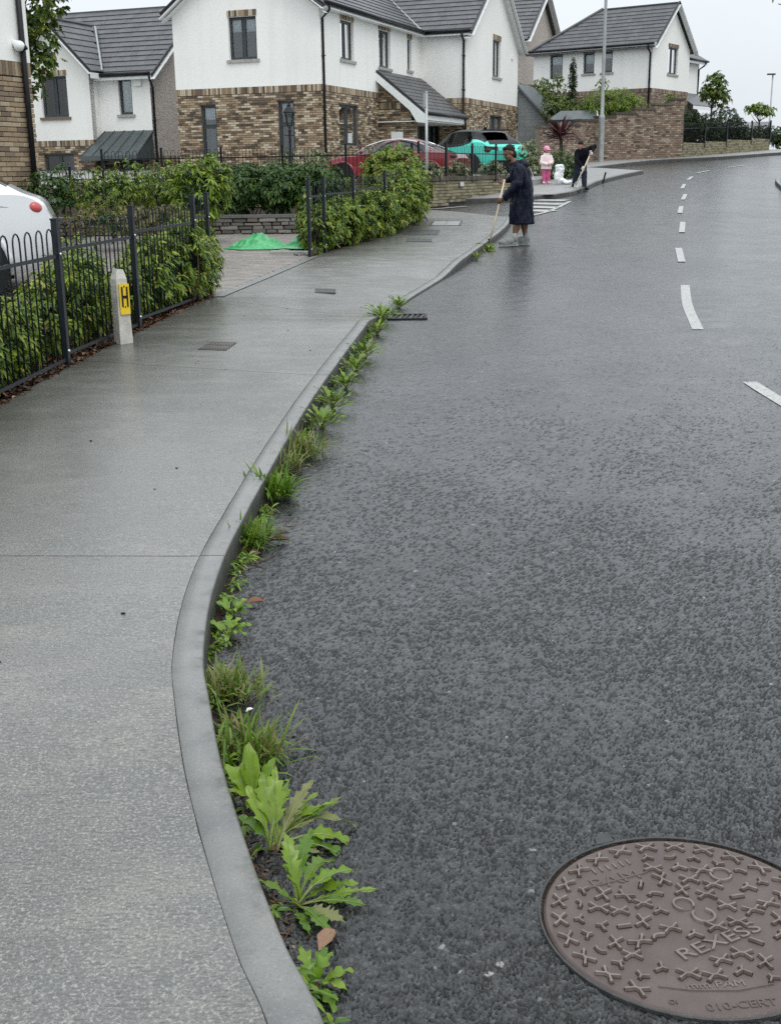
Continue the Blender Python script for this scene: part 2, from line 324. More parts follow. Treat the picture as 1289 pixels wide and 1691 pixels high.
leaf_mat('leaf_weed', [(0, (0.070, 0.160, 0.010)), (0.5, (0.135, 0.250, 0.015)), (1, (0.22, 0.33, 0.030))], 0.32, 0.45, 0.3)
leaf_mat('leaf_weed_old', [(0, (0.14, 0.20, 0.04)), (0.6, (0.20, 0.25, 0.07)), (1, (0.24, 0.21, 0.11))], 0.5, 0.4, 0.3)
leaf_mat('grass_blade', [(0, (0.07, 0.16, 0.014)), (0.5, (0.12, 0.23, 0.018)), (1, (0.20, 0.29, 0.035))], 0.42, 0.4, 0.35)
leaf_mat('grass_dry', [(0, (0.11, 0.14, 0.035)), (0.5, (0.19, 0.18, 0.06)), (1, (0.27, 0.21, 0.10))], 0.6, 0.3, 0.3)
leaf_mat('midrib', [(0, (0.20, 0.26, 0.08)), (1, (0.32, 0.34, 0.16))], 0.5, 0.3, 0.2)
leaf_mat('leaf_dead', [(0, (0.022, 0.014, 0.010)), (0.45, (0.055, 0.028, 0.018)), (0.8, (0.13, 0.05, 0.025)), (0.93, (0.22, 0.085, 0.035)), (1, (0.28, 0.19, 0.13))], 0.5, 0.4, 0.1)
leaf_mat('flower_white', [(0, (0.7, 0.7, 0.62)), (1, (0.8, 0.8, 0.76))], 0.6, 0.3, 0.3)
# ---------------------------------------------------------------- mesh helpers
class MB:
    """collects vertices and faces; build() links them as one mesh object"""
    def __init__(s): s.v = []; s.f = []; s.mi = []; s.cur = 0
    def add(s, vs, fs):
        o = len(s.v); s.v.extend(tuple(map(float, p)) for p in vs)
        for f in fs: s.f.append(tuple(o + i for i in f)); s.mi.append(s.cur)
        return s
    def box(s, c, size, rz=0.0, mat=None):
        hx, hy, hz = size[0] / 2, size[1] / 2, size[2] / 2
        pts = [(x, y, z) for z in (-hz, hz) for y in (-hy, hy) for x in (-hx, hx)]
        if mat is not None: pts = [tuple(mat @ Vector(p)) for p in pts]
        elif rz:
            ca, sa = math.cos(rz), math.sin(rz); pts = [(x * ca - y * sa, x * sa + y * ca, z) for x, y, z in pts]
        pts = [(p[0] + c[0], p[1] + c[1], p[2] + c[2]) for p in pts]
        return s.add(pts, [(0, 2, 3, 1), (4, 5, 7, 6), (0, 1, 5, 4), (2, 6, 7, 3), (0, 4, 6, 2), (1, 3, 7, 5)])
    def bar(s, a, b, wx, wy, up=(0, 0, 1)):
        a, b = Vector(a), Vector(b); d = (b - a).normalized(); u = Vector(up)
        x = d.cross(u)
        if x.length < 1e-4: x = d.cross(Vector((0, 1, 0)))
        x.normalize(); y = x.cross(d).normalized()
        p = []
        for q in (a, b):
            for sx, sy in ((-1, -1), (1, -1), (1, 1), (-1, 1)): p.append(q + x * sx * wx / 2 + y * sy * wy / 2)
        return s.add(p, [(0, 1, 2, 3), (7, 6, 5, 4), (0, 4, 5, 1), (1, 5, 6, 2), (2, 6, 7, 3), (3, 7, 4, 0)])
    def tube(s, pts, rad, n=8, cap=True):
        pts = [Vector(p) for p in pts]; k = len(pts)
        rr = [rad] * k if isinstance(rad, (int, float)) else list(rad)
        rings = []; ref = None
        for i, p in enumerate(pts):
            d = (pts[min(i + 1, k - 1)] - pts[max(i - 1, 0)]).normalized()
            if ref is None:
                ref = Vector((0, 0, 1)) if abs(d.z) < 0.9 else Vector((1, 0, 0))
            x = d.cross(ref)
            if x.length < 1e-5: x = d.cross(Vector((0.3, 0.9, 0.1)))
            x.normalize(); y = d.cross(x).normalized(); ref = -y if False else ref
            rings.append([p + (x * math.cos(2 * math.pi * j / n) + y * math.sin(2 * math.pi * j / n)) * rr[i] for j in range(n)])
        fs = []
        for i in range(k - 1):
            for j in range(n): fs.append((i * n + j, i * n + (j + 1) % n, (i + 1) * n + (j + 1) % n, (i + 1) * n + j))
        if cap: fs.append(tuple(range(n - 1, -1, -1))); fs.append(tuple((k - 1) * n + j for j in range(n)))
        return s.add([p for r in rings for p in r], fs)
    def lathe(s, prof, n=16, c=(0, 0, 0)):
        vs = []; fs = []
        for r, z in prof:
            for j in range(n): vs.append((c[0] + r * math.cos(2 * math.pi * j / n), c[1] + r * math.sin(2 * math.pi * j / n), c[2] + z))
        for i in range(len(prof) - 1):
            for j in range(n): fs.append((i * n + j, i * n + (j + 1) % n, (i + 1) * n + (j + 1) % n, (i + 1) * n + j))
        fs.append(tuple(range(n - 1, -1, -1))); fs.append(tuple((len(prof) - 1) * n + j for j in range(n)))
        return s.add(vs, fs)
    def prism(s, poly, vec):
        n = len(poly); v = Vector(vec); p = [Vector(q) for q in poly]
        return s.add(p + [q + v for q in p], [tuple(range(n - 1, -1, -1)), tuple(range(n, 2 * n))] + [(i, (i + 1) % n, n + (i + 1) % n, n + i) for i in range(n)])
    def ellipsoid(s, c, r, nu=16, nv=10, mat=None):
        vs = []; fs = []
        for i in range(nv + 1):
            t = math.pi * i / nv
            for j in range(nu):
                a = 2 * math.pi * j / nu
                p = Vector((r[0] * math.sin(t) * math.cos(a), r[1] * math.sin(t) * math.sin(a), r[2] * math.cos(t)))
                if mat is not None: p = mat @ p
                vs.append((c[0] + p[0], c[1] + p[1], c[2] + p[2]))
        for i in range(nv):
            for j in range(nu): fs.append((i * nu + j, (i + 1) * nu + j, (i + 1) * nu + (j + 1) % nu, i * nu + (j + 1) % nu))
        return s.add(vs, fs)
    def mesh(s, name):
        me = bpy.data.meshes.new(name); me.from_pydata(s.v, [], s.f); me.update(); return me
    def build(s, name, mat, parent=None, smooth=False, angle=None, **tags):
        return link(name, s.mesh(name), mat, parent, smooth, angle, **tags)

def link(name, me, mat, parent=None, smooth=False, angle=None, **tags):
    if mat is not None and not me.materials:
        for mm in (mat if isinstance(mat, (list, tuple)) else [mat]): me.materials.append(M[mm] if isinstance(mm, str) else mm)
    if smooth or angle:
        me.shade_smooth()
        if angle: me.set_sharp_from_angle(angle=R(angle))
    o = bpy.data.objects.new(name, me); COL.objects.link(o)
    if parent is not None: o.parent = parent
    for k, v in tags.items(): o[k] = v
    return o
def thing(name, label, cat, loc=(0, 0, 0), rz=0.0, group=None):
    o = bpy.data.objects.new(name, None); COL.objects.link(o); o.empty_display_size = 0.2
    o.location = loc; o.rotation_euler = (0, 0, rz); o['label'] = label; o['category'] = cat
    if group: o['group'] = group
    return o
def tag(o, label, cat, group=None):
    o['label'] = label; o['category'] = cat
    if group: o['group'] = group
    return o
def np_mesh(name, V, F, nper):
    """V (n,3), F flat loops with nper verts per face"""
    me = bpy.data.meshes.new(name); nv = len(V); nf = len(F) // nper
    me.vertices.add(nv); me.vertices.foreach_set('co', np.asarray(V, np.float32).ravel())
    me.loops.add(len(F)); me.loops.foreach_set('vertex_index', np.asarray(F, np.int32))
    me.polygons.add(nf); me.polygons.foreach_set('loop_start', np.arange(nf, dtype=np.int32) * nper)
    me.polygons.foreach_set('loop_total', np.full(nf, nper, np.int32)); me.update(calc_edges=True); me.validate(); return me
def instances(name, base, mats, mat, parent, limit=300, key=None, many=None):
    """one object per matrix (sharing mesh data); past the limit the smallest in view are joined as one stuff part"""
    order = list(range(len(mats)))
    if key is not None: order.sort(key=lambda i: key(mats[i]))
    if not base.materials: base.materials.append(M[mat])
    for i in order[:limit]:
        o = bpy.data.objects.new(name, base); COL.objects.link(o); o.parent = parent; o.matrix_basis = mats[i]
    rest = order[limit:]
    if rest:
        bv = np.array([v.co[:] for v in base.vertices]); bv = np.c_[bv, np.ones(len(bv))]
        bf = [list(p.vertices) for p in base.polygons]
        V = []; F = []; off = 0
        for i in rest:
            V.append((bv @ np.array(mats[i]).T)[:, :3])
            F.extend([[a + off for a in f] for f in bf]); off += len(bv)
        me = bpy.data.meshes.new(many or name); me.from_pydata(np.concatenate(V).tolist(), [], F); me.update()
        link(many or (name + '_mass'), me, mat, parent, kind='stuff')
def frame_matrix(o, x, y, z, s=(1, 1, 1)):
    x, y, z, o = Vector(x) * s[0], Vector(y) * s[1], Vector(z) * s[2], Vector(o)
    return Matrix(((x.x, y.x, z.x, o.x), (x.y, y.y, z.y, o.y), (x.z, y.z, z.z, o.z), (0, 0, 0, 1)))
def catmull(P, n=8):
    P = [np.array(p, float) for p in P]; P = [2 * P[0] - P[1]] + P + [2 * P[-1] - P[-2]]; out = []
    for i in range(1, len(P) - 2):
        a, b, c, d = P[i - 1:i + 3]
        for k in range(n):
            t = k / n; out.append(0.5 * (2 * b + (c - a) * t + (2 * a - 5 * b + 4 * c - d) * t * t + (3 * b - a - 3 * c + d) * t ** 3))
    out.append(P[-2]); return np.array(out)

# ---------------------------------------------------------------- lie of the land: the street climbs and crests
GY = [-20, 4, 10, 20, 30, 37.5, 46, 55, 65, 75, 90, 140]
GZ = [0, 0, .13, .42, .75, 1.08, 1.55, 2.0, 2.4, 2.65, 2.8, 2.8]
_ys = np.arange(-40, 700, 0.25)
_gs = np.mean([np.interp(_ys + t, GY, GZ) for t in (-3, -2, -1, 0, 1, 2, 3)], axis=0)
def g(y): return float(np.interp(y, _ys, _gs))
def gv(y): return np.interp(y, _ys, _gs)
def sheet(name, xs, ys, dz, mat, hole=None, **tags):
    V = [(x, y, g(y) + dz) for y in ys for x in xs]; nx = len(xs); F = []
    for j in range(len(ys) - 1):
        for i in range(nx - 1): F.append((j * nx + i, j * nx + i + 1, (j + 1) * nx + i + 1, (j + 1) * nx + i))
    me = bpy.data.meshes.new(name); me.from_pydata(V, [], F); me.update(); me.shade_smooth()
    return link(name, me, mat, **tags)
yy = list(np.arange(-6, 92, 0.5)) + [100, 120, 160, 240, 400, 680]
sheet('ground', [-400, -120, -40, -14, 0, 14, 40, 120, 400], yy, -0.06, 'verge', kind='structure')
sheet('road', list(np.linspace(-14, 34, 25)), list(np.arange(-4, 110, 0.5)), -.0065, 'asphalt', kind='structure')

def poly_sheet(name, poly, h, mat, parent=None, step=None, skirt=0.25, height=None, **tags):
    """flat polygon laid over the slope: clipped into strips along y so that it follows the ground"""
    poly = [tuple(p[:2]) for p in poly]
    y0 = min(p[1] for p in poly); y1 = max(p[1] for p in poly)
    hf = height or (lambda x, y: g(y) + h)
    n = max(1, int((y1 - y0) / (step or 1.0))); mb = MB()
    def clip(pl, yc, keep_above):
        o = []
        for a, b in zip(pl, pl[1:] + pl[:1]):
            ia = (a[1] >= yc) == keep_above or a[1] == yc; ib = (b[1] >= yc) == keep_above or b[1] == yc
            if ia: o.append(a)
            if ia != ib and a[1] != b[1]:
                t = (yc - a[1]) / (b[1] - a[1]); o.append((a[0] + (b[0] - a[0]) * t, yc))
        return o
    for k in range(n):
        a = y0 + (y1 - y0) * k / n; b = y0 + (y1 - y0) * (k + 1) / n
        pl = clip(clip(poly, a, True), b, False)
        if len(pl) >= 3: mb.add([(x, y, hf(x, y)) for x, y in pl], [tuple(range(len(pl)))])
    if skirt:
        for a, b in zip(poly, poly[1:] + poly[:1]):
            m = max(1, int(math.hypot(b[0] - a[0], b[1] - a[1]) / 1.0))
            for i in range(m):
                p = [a[j] + (b[j] - a[j]) * i / m for j in (0, 1)]; q = [a[j] + (b[j] - a[j]) * (i + 1) / m for j in (0, 1)]
                zp, zq = hf(*p), hf(*q); mb.add([(*p, zp), (*q, zq), (*q, zq - skirt), (*p, zp - skirt)], [(0, 3, 2, 1)])
    return mb.build(name, mat, parent, **tags)

# ---------------------------------------------------------------- near pavement with its cast kerb
KP = [(.62, -.9), (.32, .3), (.06, 1.2), (-.135, 1.82), (-.225, 2.05), (-.34, 2.41), (-.445, 2.78), (-.55, 3.23), (-.60, 3.49), (-.65, 3.98), (-.665, 4.5), (-.645, 5.1), (-.585, 6.34), (-.465, 8.04), (-.22, 10.61), (-.10, 11.63), (.27, 13.42), (1.0, 16.55), (2.02, 21.6), (2.45, 24.1), (2.68, 26.1)]
KC = catmull(KP, 10)
LC = catmull([(-2.75, -.9), (-2.72, 1.0), (-2.70, 3.0), (-2.66, 4.6), (-2.60, 6.3), (-2.52, 7.55), (-2.42, 8.99), (-2.22, 10.79), (-1.97, 12.77), (-1.87, 13.2), (-1.08, 17.39), (-.21, 20.33), (.42, 23.1), (.72, 24.9), (.70, 27.9)], 10)
def kerb_h(y): return float(np.interp(y, [-5, 11.1, 12.2, 15.2, 16.6, 25.4, 26.2], [.112, .112, .03, .03, .105, .10, .03]))
def curve_at_y(Cv, y): i = int(np.argmin(abs(Cv[:, 1] - y))); return i
def offset(Cv, d):
    T = np.gradient(Cv, axis=0); T /= np.linalg.norm(T, axis=1)[:, None]
    return Cv + np.c_[T[:, 1], -T[:, 0]] * d            # to the right of travel (towards the road)
KI = offset(KC, -0.100)
joints = [(-0.9, -0.9), (4.60, 4.5), (9.2, 8.44), (12.85, 11.62), (19.75, 19.3), (23.6, 22.9), (27.9, 26.1)]
pav = bpy.data.objects.new('pavement', None); COL.objects.link(pav); pav['kind'] = 'structure'
def set_attr(o, vals):
    a = o.data.attributes.new('edge', 'FLOAT', 'POINT'); a.data.foreach_set('value', np.asarray(vals, np.float32))
for b in range(len(joints) - 1):
    (l0, k0), (l1, k1) = joints[b], joints[b + 1]
    n = max(8, int((k1 - k0) / 0.12)); nw = 14
    gap = 0.004
    tl = np.linspace(l0 + gap, l1 - gap, n + 1); tk = np.linspace(k0 + gap, k1 - gap, n + 1)
    Lx = np.interp(tl, LC[:, 1], LC[:, 0]); Kx = np.interp(tk, KI[:, 1], KI[:, 0]) - 0.0002 - np.array([.0026 * max(0.0, mnoise.noise(Vector((yk * 5.0, 3.3, 0))) + .05) for yk in tk])
    V = []; E = []
    for i in range(n + 1):
        for j in range(nw + 1):
            s = j / nw; x = Lx[i] + (Kx[i] - Lx[i]) * s; y = tl[i] + (tk[i] - tl[i]) * s
            hl = 0.11; hk = kerb_h(y); bl = max(0, (s - 0.25) / 0.75) ** 1.5
            edge_drop = 0.0015 if i in (0, n) else 0
            V.append((x, y, g(y) + hl + (hk - hl) * bl - edge_drop))
            d = s * abs(Kx[i] - Lx[i]); fy = (float(np.interp(y, [3.2, 5.5], [.15, 1.0])) if y < 13.0 else 0.0) if y < 13.0 or not 17.3 < y < 25 else 0.8
            E.append(fy * max(0.0, 1 - d / 1.95) ** 1.15)
    F = [(i * (nw + 1) + j, i * (nw + 1) + j + 1, (i + 1) * (nw + 1) + j + 1, (i + 1) * (nw + 1) + j) for i in range(n) for j in range(nw)]
    o = len(V)                                          # side skirts: the slab edge in the joint
    rim = [j for j in range(nw + 1)] ; rim2 = [n * (nw + 1) + j for j in range(nw + 1)]
    for rm, rev in ((rim, 0), (rim2, 1)):
        base = len(V)
        for j in rm: V.append((V[j][0], V[j][1], V[j][2] - 0.09)); E.append(0.9)
        for q in range(nw):
            f = (rm[q], base + q, base + q + 1, rm[q + 1]); F.append(f if not rev else f[::-1])
    rl = [i * (nw + 1) for i in range(n + 1)]; base = len(V)
    for j in rl: V.append((V[j][0], V[j][1], V[j][2] - 0.09)); E.append(0.9)
    for q in range(n): F.append((rl[q], rl[q + 1], base + q + 1, base + q))
    me = bpy.data.meshes.new('slab'); me.from_pydata(V, [], F); me.update(); me.shade_smooth(); me.set_sharp_from_angle(angle=R(40))
    set_attr(link('slab', me, 'brushed_concrete', pav), E)
    # cast kerb section of this bay
    idx = [i for i in range(len(KC)) if k0 + gap < KC[i, 1] < k1 - gap]
    ends = []
    pts = [np.array([np.interp(k0 + gap, KC[:, 1], KC[:, 0]), k0 + gap])] + [KC[i] for i in idx] + [np.array([np.interp(k1 - gap, KC[:, 1], KC[:, 0]), k1 - gap])]
    pts = np.array(pts); T = np.gradient(pts, axis=0); T /= np.linalg.norm(T, axis=1)[:, None]; N = np.c_[T[:, 1], -T[:, 0]]
    V = []; E = []; m = 9
    for q, (p, nn) in enumerate(zip(pts, N)):
        h = kerb_h(p[1]); wob = 0.004 * mnoise.noise(Vector((p[0] * 2, p[1] * 2, 0)))
        prof = [(-.100, -.10, 1), (-.100, h - .003, .5), (-.097, h + .0005, .1), (-.05, h + .001, 0), (-.009, h, .03), (-.003, h - .002, .2), (0, h - .008, .8), (.003, h * .45, 1), (.008, -.06, 1)]
        for dx, dz, e in prof: V.append((p[0] + nn[0] * (dx + (wob if dx > -.05 else 0)), p[1] + nn[1] * (dx + (wob if dx > -.05 else 0)), g(p[1]) + dz)); E.append(e)
    F = [(i * m + j, (i + 1) * m + j, (i + 1) * m + j + 1, i * m + j + 1) for i in range(len(pts) - 1) for j in range(m - 1)]
    F += [tuple(range(m)), tuple((len(pts) - 1) * m + j for j in range(m - 1, -1, -1))]
    me = bpy.data.meshes.new('kerb_section'); me.from_pydata(V, [], [f[::-1] for f in F]); me.update(); me.shade_smooth(); me.set_sharp_from_angle(angle=R(50))
    ko = link('kerb_section', me, 'kerb_concrete', pav); set_attr(ko, E); aa = ko.data.attributes.new('arris', 'FLOAT', 'POINT'); aa.data.foreach_set('value', np.array([0, 0, 0, .15, 1, 1, 1, .5, 0] * len(pts), np.float32))
# packed dirt at the bottom of the slab joints
mb = MB()
for l, k in joints[1:-1]:
    xl, xk = np.interp(l, LC[:, 1], LC[:, 0]), np.interp(k, KC[:, 1], KC[:, 0]) - 0.02
    mb.add([(xl, l - .012, g(l) + .098), (xk, k - .012, g(k) + kerb_h(k) - .014), (xk, k + .012, g(k) + kerb_h(k) - .014), (xl, l + .012, g(l) + .098)], [(0, 1, 2, 3)])
mb.build('joint_dirt', 'soil', pav)

# ---------------------------------------------------------------- open-textured wearing course: flat stone tops, dark pores between them
def vnoise(x, y, f, seed):
    X, Y = x * f, y * f; xi, yi = np.floor(X).astype(np.int64), np.floor(Y).astype(np.int64); fx, fy = X - xi, Y - yi
    fx, fy = fx * fx * (3 - 2 * fx), fy * fy * (3 - 2 * fy)
    def hsh(a, b): n_ = (a * 374761393 + b * 668265263 + seed * 974711) & 0xffffffff; n_ = ((n_ ^ (n_ >> 13)) * 1274126177) & 0xffffffff; return ((n_ ^ (n_ >> 16)) & 0xffff) / 65535.0
    return (hsh(xi, yi) * (1 - fx) + hsh(xi + 1, yi) * fx) * (1 - fy) + (hsh(xi, yi + 1) * (1 - fx) + hsh(xi + 1, yi + 1) * fx) * fy
def worley(x, y, f, seed):
    X, Y = x * f, y * f; xi, yi = np.floor(X).astype(np.int64), np.floor(Y).astype(np.int64); d1 = np.full(X.shape, 9.0); d2 = d1.copy(); idv = np.zeros(X.shape)
    for a in (-1, 0, 1):
        for b in (-1, 0, 1):
            n_ = ((xi + a) * 374761393 + (yi + b) * 668265263 + seed * 974711) & 0xffffffff; n_ = ((n_ ^ (n_ >> 13)) * 1274126177) & 0xffffffff; n_ ^= n_ >> 16
            d = np.hypot(xi + a + (n_ & 255) / 255.0 - X, yi + b + ((n_ >> 8) & 255) / 255.0 - Y); near = d < d1
            d2 = np.where(near, d1, np.minimum(d2, d)); idv = np.where(near, ((n_ >> 16) & 255) / 255.0, idv); d1 = np.where(near, d, d1)
    return d1, d2, idv
def wearing_course():
    ys = 1.25 * np.exp(np.arange(0, math.log(17.0 / 1.25), .0023)); ncol = 560
    x0 = np.interp(ys, KC[:, 1], KC[:, 0]) - .004; wd = np.minimum(.75 * ys + .55, 6.0)
    X = x0[:, None] + wd[:, None] * np.linspace(0, 1, ncol)[None]; Y = np.repeat(ys[:, None], ncol, 1)
    wx = X + .006 * (vnoise(X, Y, 60, 1) - .5) * 2; wy = Y + .006 * (vnoise(X, Y, 60, 2) - .5) * 2
    d1, d2, idv = worley(wx, wy, 104, 5); n_ = .4 * vnoise(X, Y, 50, 3) + .6 * vnoise(X, Y, 110, 4); big = vnoise(X, Y, 3.0, 6)
    s = (d2 - d1) + .34 * (n_ - .5) + .10 * (big - .5) + .026 * np.clip(Y - 3.5, 0, 8)
    pit = np.clip((.20 - s) / .20, 0, 1); pit = pit * pit * (3 - 2 * pit)
    fade = np.clip((17.0 - Y) / 3.0, 0, 1); Z = gv(Y) - .0020 + .0060 * fade * (1 - pit) - .0008 * d1 + .0009 * (idv - .5) + .0012 * (vnoise(X, Y, 14, 8) - .5)
    rim = np.minimum(np.linspace(0, 1, ncol)[None] * 40, (1 - np.linspace(0, 1, ncol))[None] * 40); Z -= .006 * np.clip(1 - rim, 0, 1) * (np.linspace(0, 1, ncol)[None] > .5)
    keep = (np.hypot(X - .645, Y - 2.255) > .326) & ~((abs(X - .19) < .185) & (abs(Y - 12.05) < .185))                         # the manhole sits in a clean hole
    V = np.c_[X.ravel(), Y.ravel(), Z.ravel()]; R_, C_ = X.shape
    idx = np.arange(R_ * C_).reshape(R_, C_); q = np.stack([idx[:-1, :-1], idx[:-1, 1:], idx[1:, 1:], idx[1:, :-1]], -1)
    ok = keep[:-1, :-1] | keep[:-1, 1:] | keep[1:, 1:] | keep[1:, :-1]
    me = np_mesh('wearing_course', V, q[ok].reshape(-1), 4); me.shade_smooth(); at_ = me.attributes.new('pore', 'FLOAT', 'POINT'); at_.data.foreach_set('value', pit.ravel().astype(np.float32)); return me
link('wearing_course', wearing_course(), 'asphalt', bpy.data.objects['road'])

# service covers let into the pavement
def flush_cover(quad, h, mat, label, cells=(1, 1), bars=False):
    q = [Vector((x, y, g(y) + h)) for x, y in quad]; c = sum(q, Vector()) / 4
    t = thing('access_cover', label, 'access cover', c)
    def P(u, v, z): return (q[0] * (1 - u) * (1 - v) + q[1] * u * (1 - v) + q[2] * u * v + q[3] * (1 - u) * v) - c + Vector((0, 0, z))
    mb = MB(); e = 0.06
    for u0, u1, v0, v1 in ((0, 1, 0, e), (0, 1, 1 - e, 1), (0, e, e, 1 - e), (1 - e, 1, e, 1 - e)):
        mb.prism([P(u0, v0, -.02), P(u1, v0, -.02), P(u1, v1, -.02), P(u0, v1, -.02)], (0, 0, .027))
    mb.build('frame', 'cover_grey', t)
    nx, ny = cells; gp = 0.025
    for i in range(nx):
        for j in range(ny):
            u0, u1 = e + (1 - 2 * e) * i / nx + gp / 2, e + (1 - 2 * e) * (i + 1) / nx - gp / 2
            v0, v1 = e + (1 - 2 * e) * j / ny + gp / 2, e + (1 - 2 * e) * (j + 1) / ny - gp / 2
            MB().prism([P(u0, v0, -.02), P(u1, v0, -.02), P(u1, v1, -.02), P(u0, v1, -.02)], (0, 0, .0255)).build('plate', mat, t)
    if bars:
        for i in range(9):
            u = .1 + .8 * i / 8; MB().prism([P(u - .025, .12, .004), P(u + .02, .12, .004), P(u + .045, .46, .004), P(u, .46, .004)], (0, 0, .006)).build('raised_rib', 'stud_iron', t)
            MB().prism([P(u - .025, .56, .004), P(u + .02, .56, .004), P(u + .045, .88, .004), P(u, .88, .004)], (0, 0, .006)).build('raised_rib', 'stud_iron', t)
flush_cover([(-1.55, 9.62), (-1.31, 9.55), (-1.27, 9.93), (-1.51, 10.0)], .1085, 'cover_grey', 'small ribbed iron utility cover in the pavement nearest the hydrant post', bars=True)
flush_cover([(-.81, 13.40), (-.58, 13.34), (-.59, 13.68), (-.83, 13.74)], .0910, 'cover_grey', 'small dark cover alone in the pavement beside the driveway opening', (2, 1))
flush_cover([(.31, 19.65), (.73, 19.55), (.75, 20.1), (.34, 20.2)], .1085, 'cover_grey', 'grey cover in the pavement, nearest of the three beyond the driveway', (2, 1))
flush_cover([(.28, 21.0), (.88, 20.88), (.97, 21.9), (.41, 22.05)], .1085, 'cover_grey', 'large dark double cover, middle of the three in the far pavement', (2, 1))
flush_cover([(.80, 22.98), (1.40, 22.93), (1.52, 24.15), (.92, 24.25)], .1075, 'far_paving', 'pale grey cover, farthest of the three before the side road', (2, 1))

# road gully grate
gt = thing('gully_grate', 'dark iron gully grate with slanting bars in the road by the kerb', 'drain grate', (.19, 12.05, g(12.05) + .0005))
mb = MB()
for a, b in (((-.19, -.19), (.19, -.19)), ((-.19, .19), (.19, .19)), ((-.19, -.19), (-.19, .19)), ((.19, -.19), (.19, .19))): mb.bar((*a, .004), (*b, .004), .03, .02)
mb.build('frame', 'iron_dark', gt); MB().box((0, 0, -.03), (.36, .36, .062)).build('pit', 'letter_black', gt)
for i in range(7):
    x = -.16 + i * .053; MB().bar((x - .02, -.18, .005), (x + .02, .18, .005), .022, .012).build('bar', 'iron_dark' if i % 2 else 'cover_grey', gt)

# ---------------------------------------------------------------- painted lines
def strip(name, pts, wd, dz=0.0075, mat='road_paint', parent=None, **tags):
    P = catmull(pts, 6) if len(pts) > 2 else np.array(pts, float)
    if len(pts) == 2: P = np.array([P[0] + (P[1] - P[0]) * t for t in np.linspace(0, 1, 6)])
    T = np.gradient(P, axis=0); T /= np.linalg.norm(T, axis=1)[:, None]; N = np.c_[T[:, 1], -T[:, 0]]
    mb = MB(); vs = []
    for p, n in zip(P, N):
        for s in (-1, 1): x, y = p + n * s * wd / 2; vs.append((x, y, g(y) + dz))
    mb.add(vs, [(2 * i, 2 * i + 1, 2 * i + 3, 2 * i + 2) for i in range(len(P) - 1)])
    return mb.build(name, mat, parent, **tags)
rm = bpy.data.objects.new('road_markings', None); COL.objects.link(rm); rm['kind'] = 'structure'
CLP = [(2.63, 7.3), (2.62, 8.47), (2.86, 10.98), (3.54, 14.31), (4.17, 17.0), (4.66, 19.06), (5.38, 22.02), (5.96, 24.44), (6.55, 27.06), (7.08, 29.26), (7.67, 31.7), (8.37, 34.6), (9.05, 37.4), (9.88, 40.2), (10.5, 42.1), (11.4, 44.4), (13.2, 47.4), (15.4, 50.4), (18.5, 54)]
def dash(*pts): strip('centre_dash', pts, .105, parent=rm)
for d in ([(2.62, 8.50), (2.63, 7.9), (2.70, 5.6)], [(3.56, 14.33), (3.17, 12.6), (2.87, 10.98)], [(4.60, 19.06), (4.16, 17.0)], [(5.96, 24.44), (5.36, 22.02)], [(7.08, 29.26), (6.52, 27.06)], [(8.30, 33.9), (7.70, 31.7)], [(9.35, 38.4), (8.80, 36.4)], [(10.5, 42.1), (9.98, 40.5)], [(12.0, 45.6), (11.2, 44.2)], [(14.3, 49.0), (13.2, 47.5)]): dash(*d)
for a, b in (((3.72, 32.5), (4.72, 32.0)), ((3.62, 31.1), (4.42, 30.6)), ((3.50, 29.85), (4.12, 29.35)), ((3.38, 28.6), (3.85, 28.2))):
    strip('crossing_stripe', (a, b), .55, parent=rm)
strip('give_way_line', [(.2, 28.6), (1.2, 29.6), (2.0, 30.35)], .12, parent=rm)
strip('edge_line', [(2.92, 26.3), (3.75, 28.2), (4.75, 31.6)], .10, parent=rm)

# ---------------------------------------------------------------- far pavement, its build-out and kerbs
far = bpy.data.objects.new('far_pavement', None); COL.objects.link(far); far['kind'] = 'structure'
K2 = catmull([(1.6, 31.6), (2.6, 31.75), (3.7, 32.15), (5.06, 33.8), (5.9, 36.2), (6.75, 38.9), (7.9, 41.6), (9.3, 44.35)], 6)
K3 = catmull([(7.9, 46.8), (8.9, 48.4), (10.5, 50.9), (12.0, 52.6), (15.2, 55.0), (19.2, 59.6), (25, 65), (34, 72), (48, 80)], 6)
def kerb_line(Cv, h, wd, parent):
    N = offset(Cv, 1) - Cv; V = []; m = 5
    for p, n in zip(Cv, N):
        for dx, dz in ((-wd, -.1), (-wd, h + .003), (-.012, h + .003), (0, h - .012), (.012, -.08)): V.append((p[0] + n[0] * dx, p[1] + n[1] * dx, g(p[1]) + dz))
    F = [(i * m + j, i * m + j + 1, (i + 1) * m + j + 1, (i + 1) * m + j) for i in range(len(Cv) - 1) for j in range(m - 1)]
    F += [tuple(range(m - 1, -1, -1)), tuple((len(Cv) - 1) * m + j for j in range(m))]
    me = bpy.data.meshes.new('kerb'); me.from_pydata(V, [], F); me.update()
    ob = link('kerb', me, 'kerb_concrete', parent); set_attr(ob, [0, 0, .15, .9, 1] * len(Cv))
def clipc(Cv, a, b): return [tuple(p) for p in Cv if a <= p[1] <= b]
for a, b in ((31.5, 34.9), (34.9, 39.6), (39.6, 44.4)):
    seg = np.array([p for p in K2 if a - .5 <= p[1] <= b + .5]); kerb_line(seg, .11, .13, far)
kerb_line(K3, .13, .13, far)
poly_sheet('slab', [tuple(p) for p in offset(K2, -.11)] + [(7.9, 46.8), (6.2, 47.2), (4.6, 44.5), (3.2, 38), (1.1, 32.6)], .107, 'far_paving', far)
poly_sheet('slab', [tuple(p) for p in offset(K3, -.11)] + [(46, 84), (32, 75.5), (22.6, 68), (17.0, 61.5), (14.2, 57.6), (12.2, 55.6), (8.6, 52.2), (5.4, 46.4)], .122, 'far_paving', far)
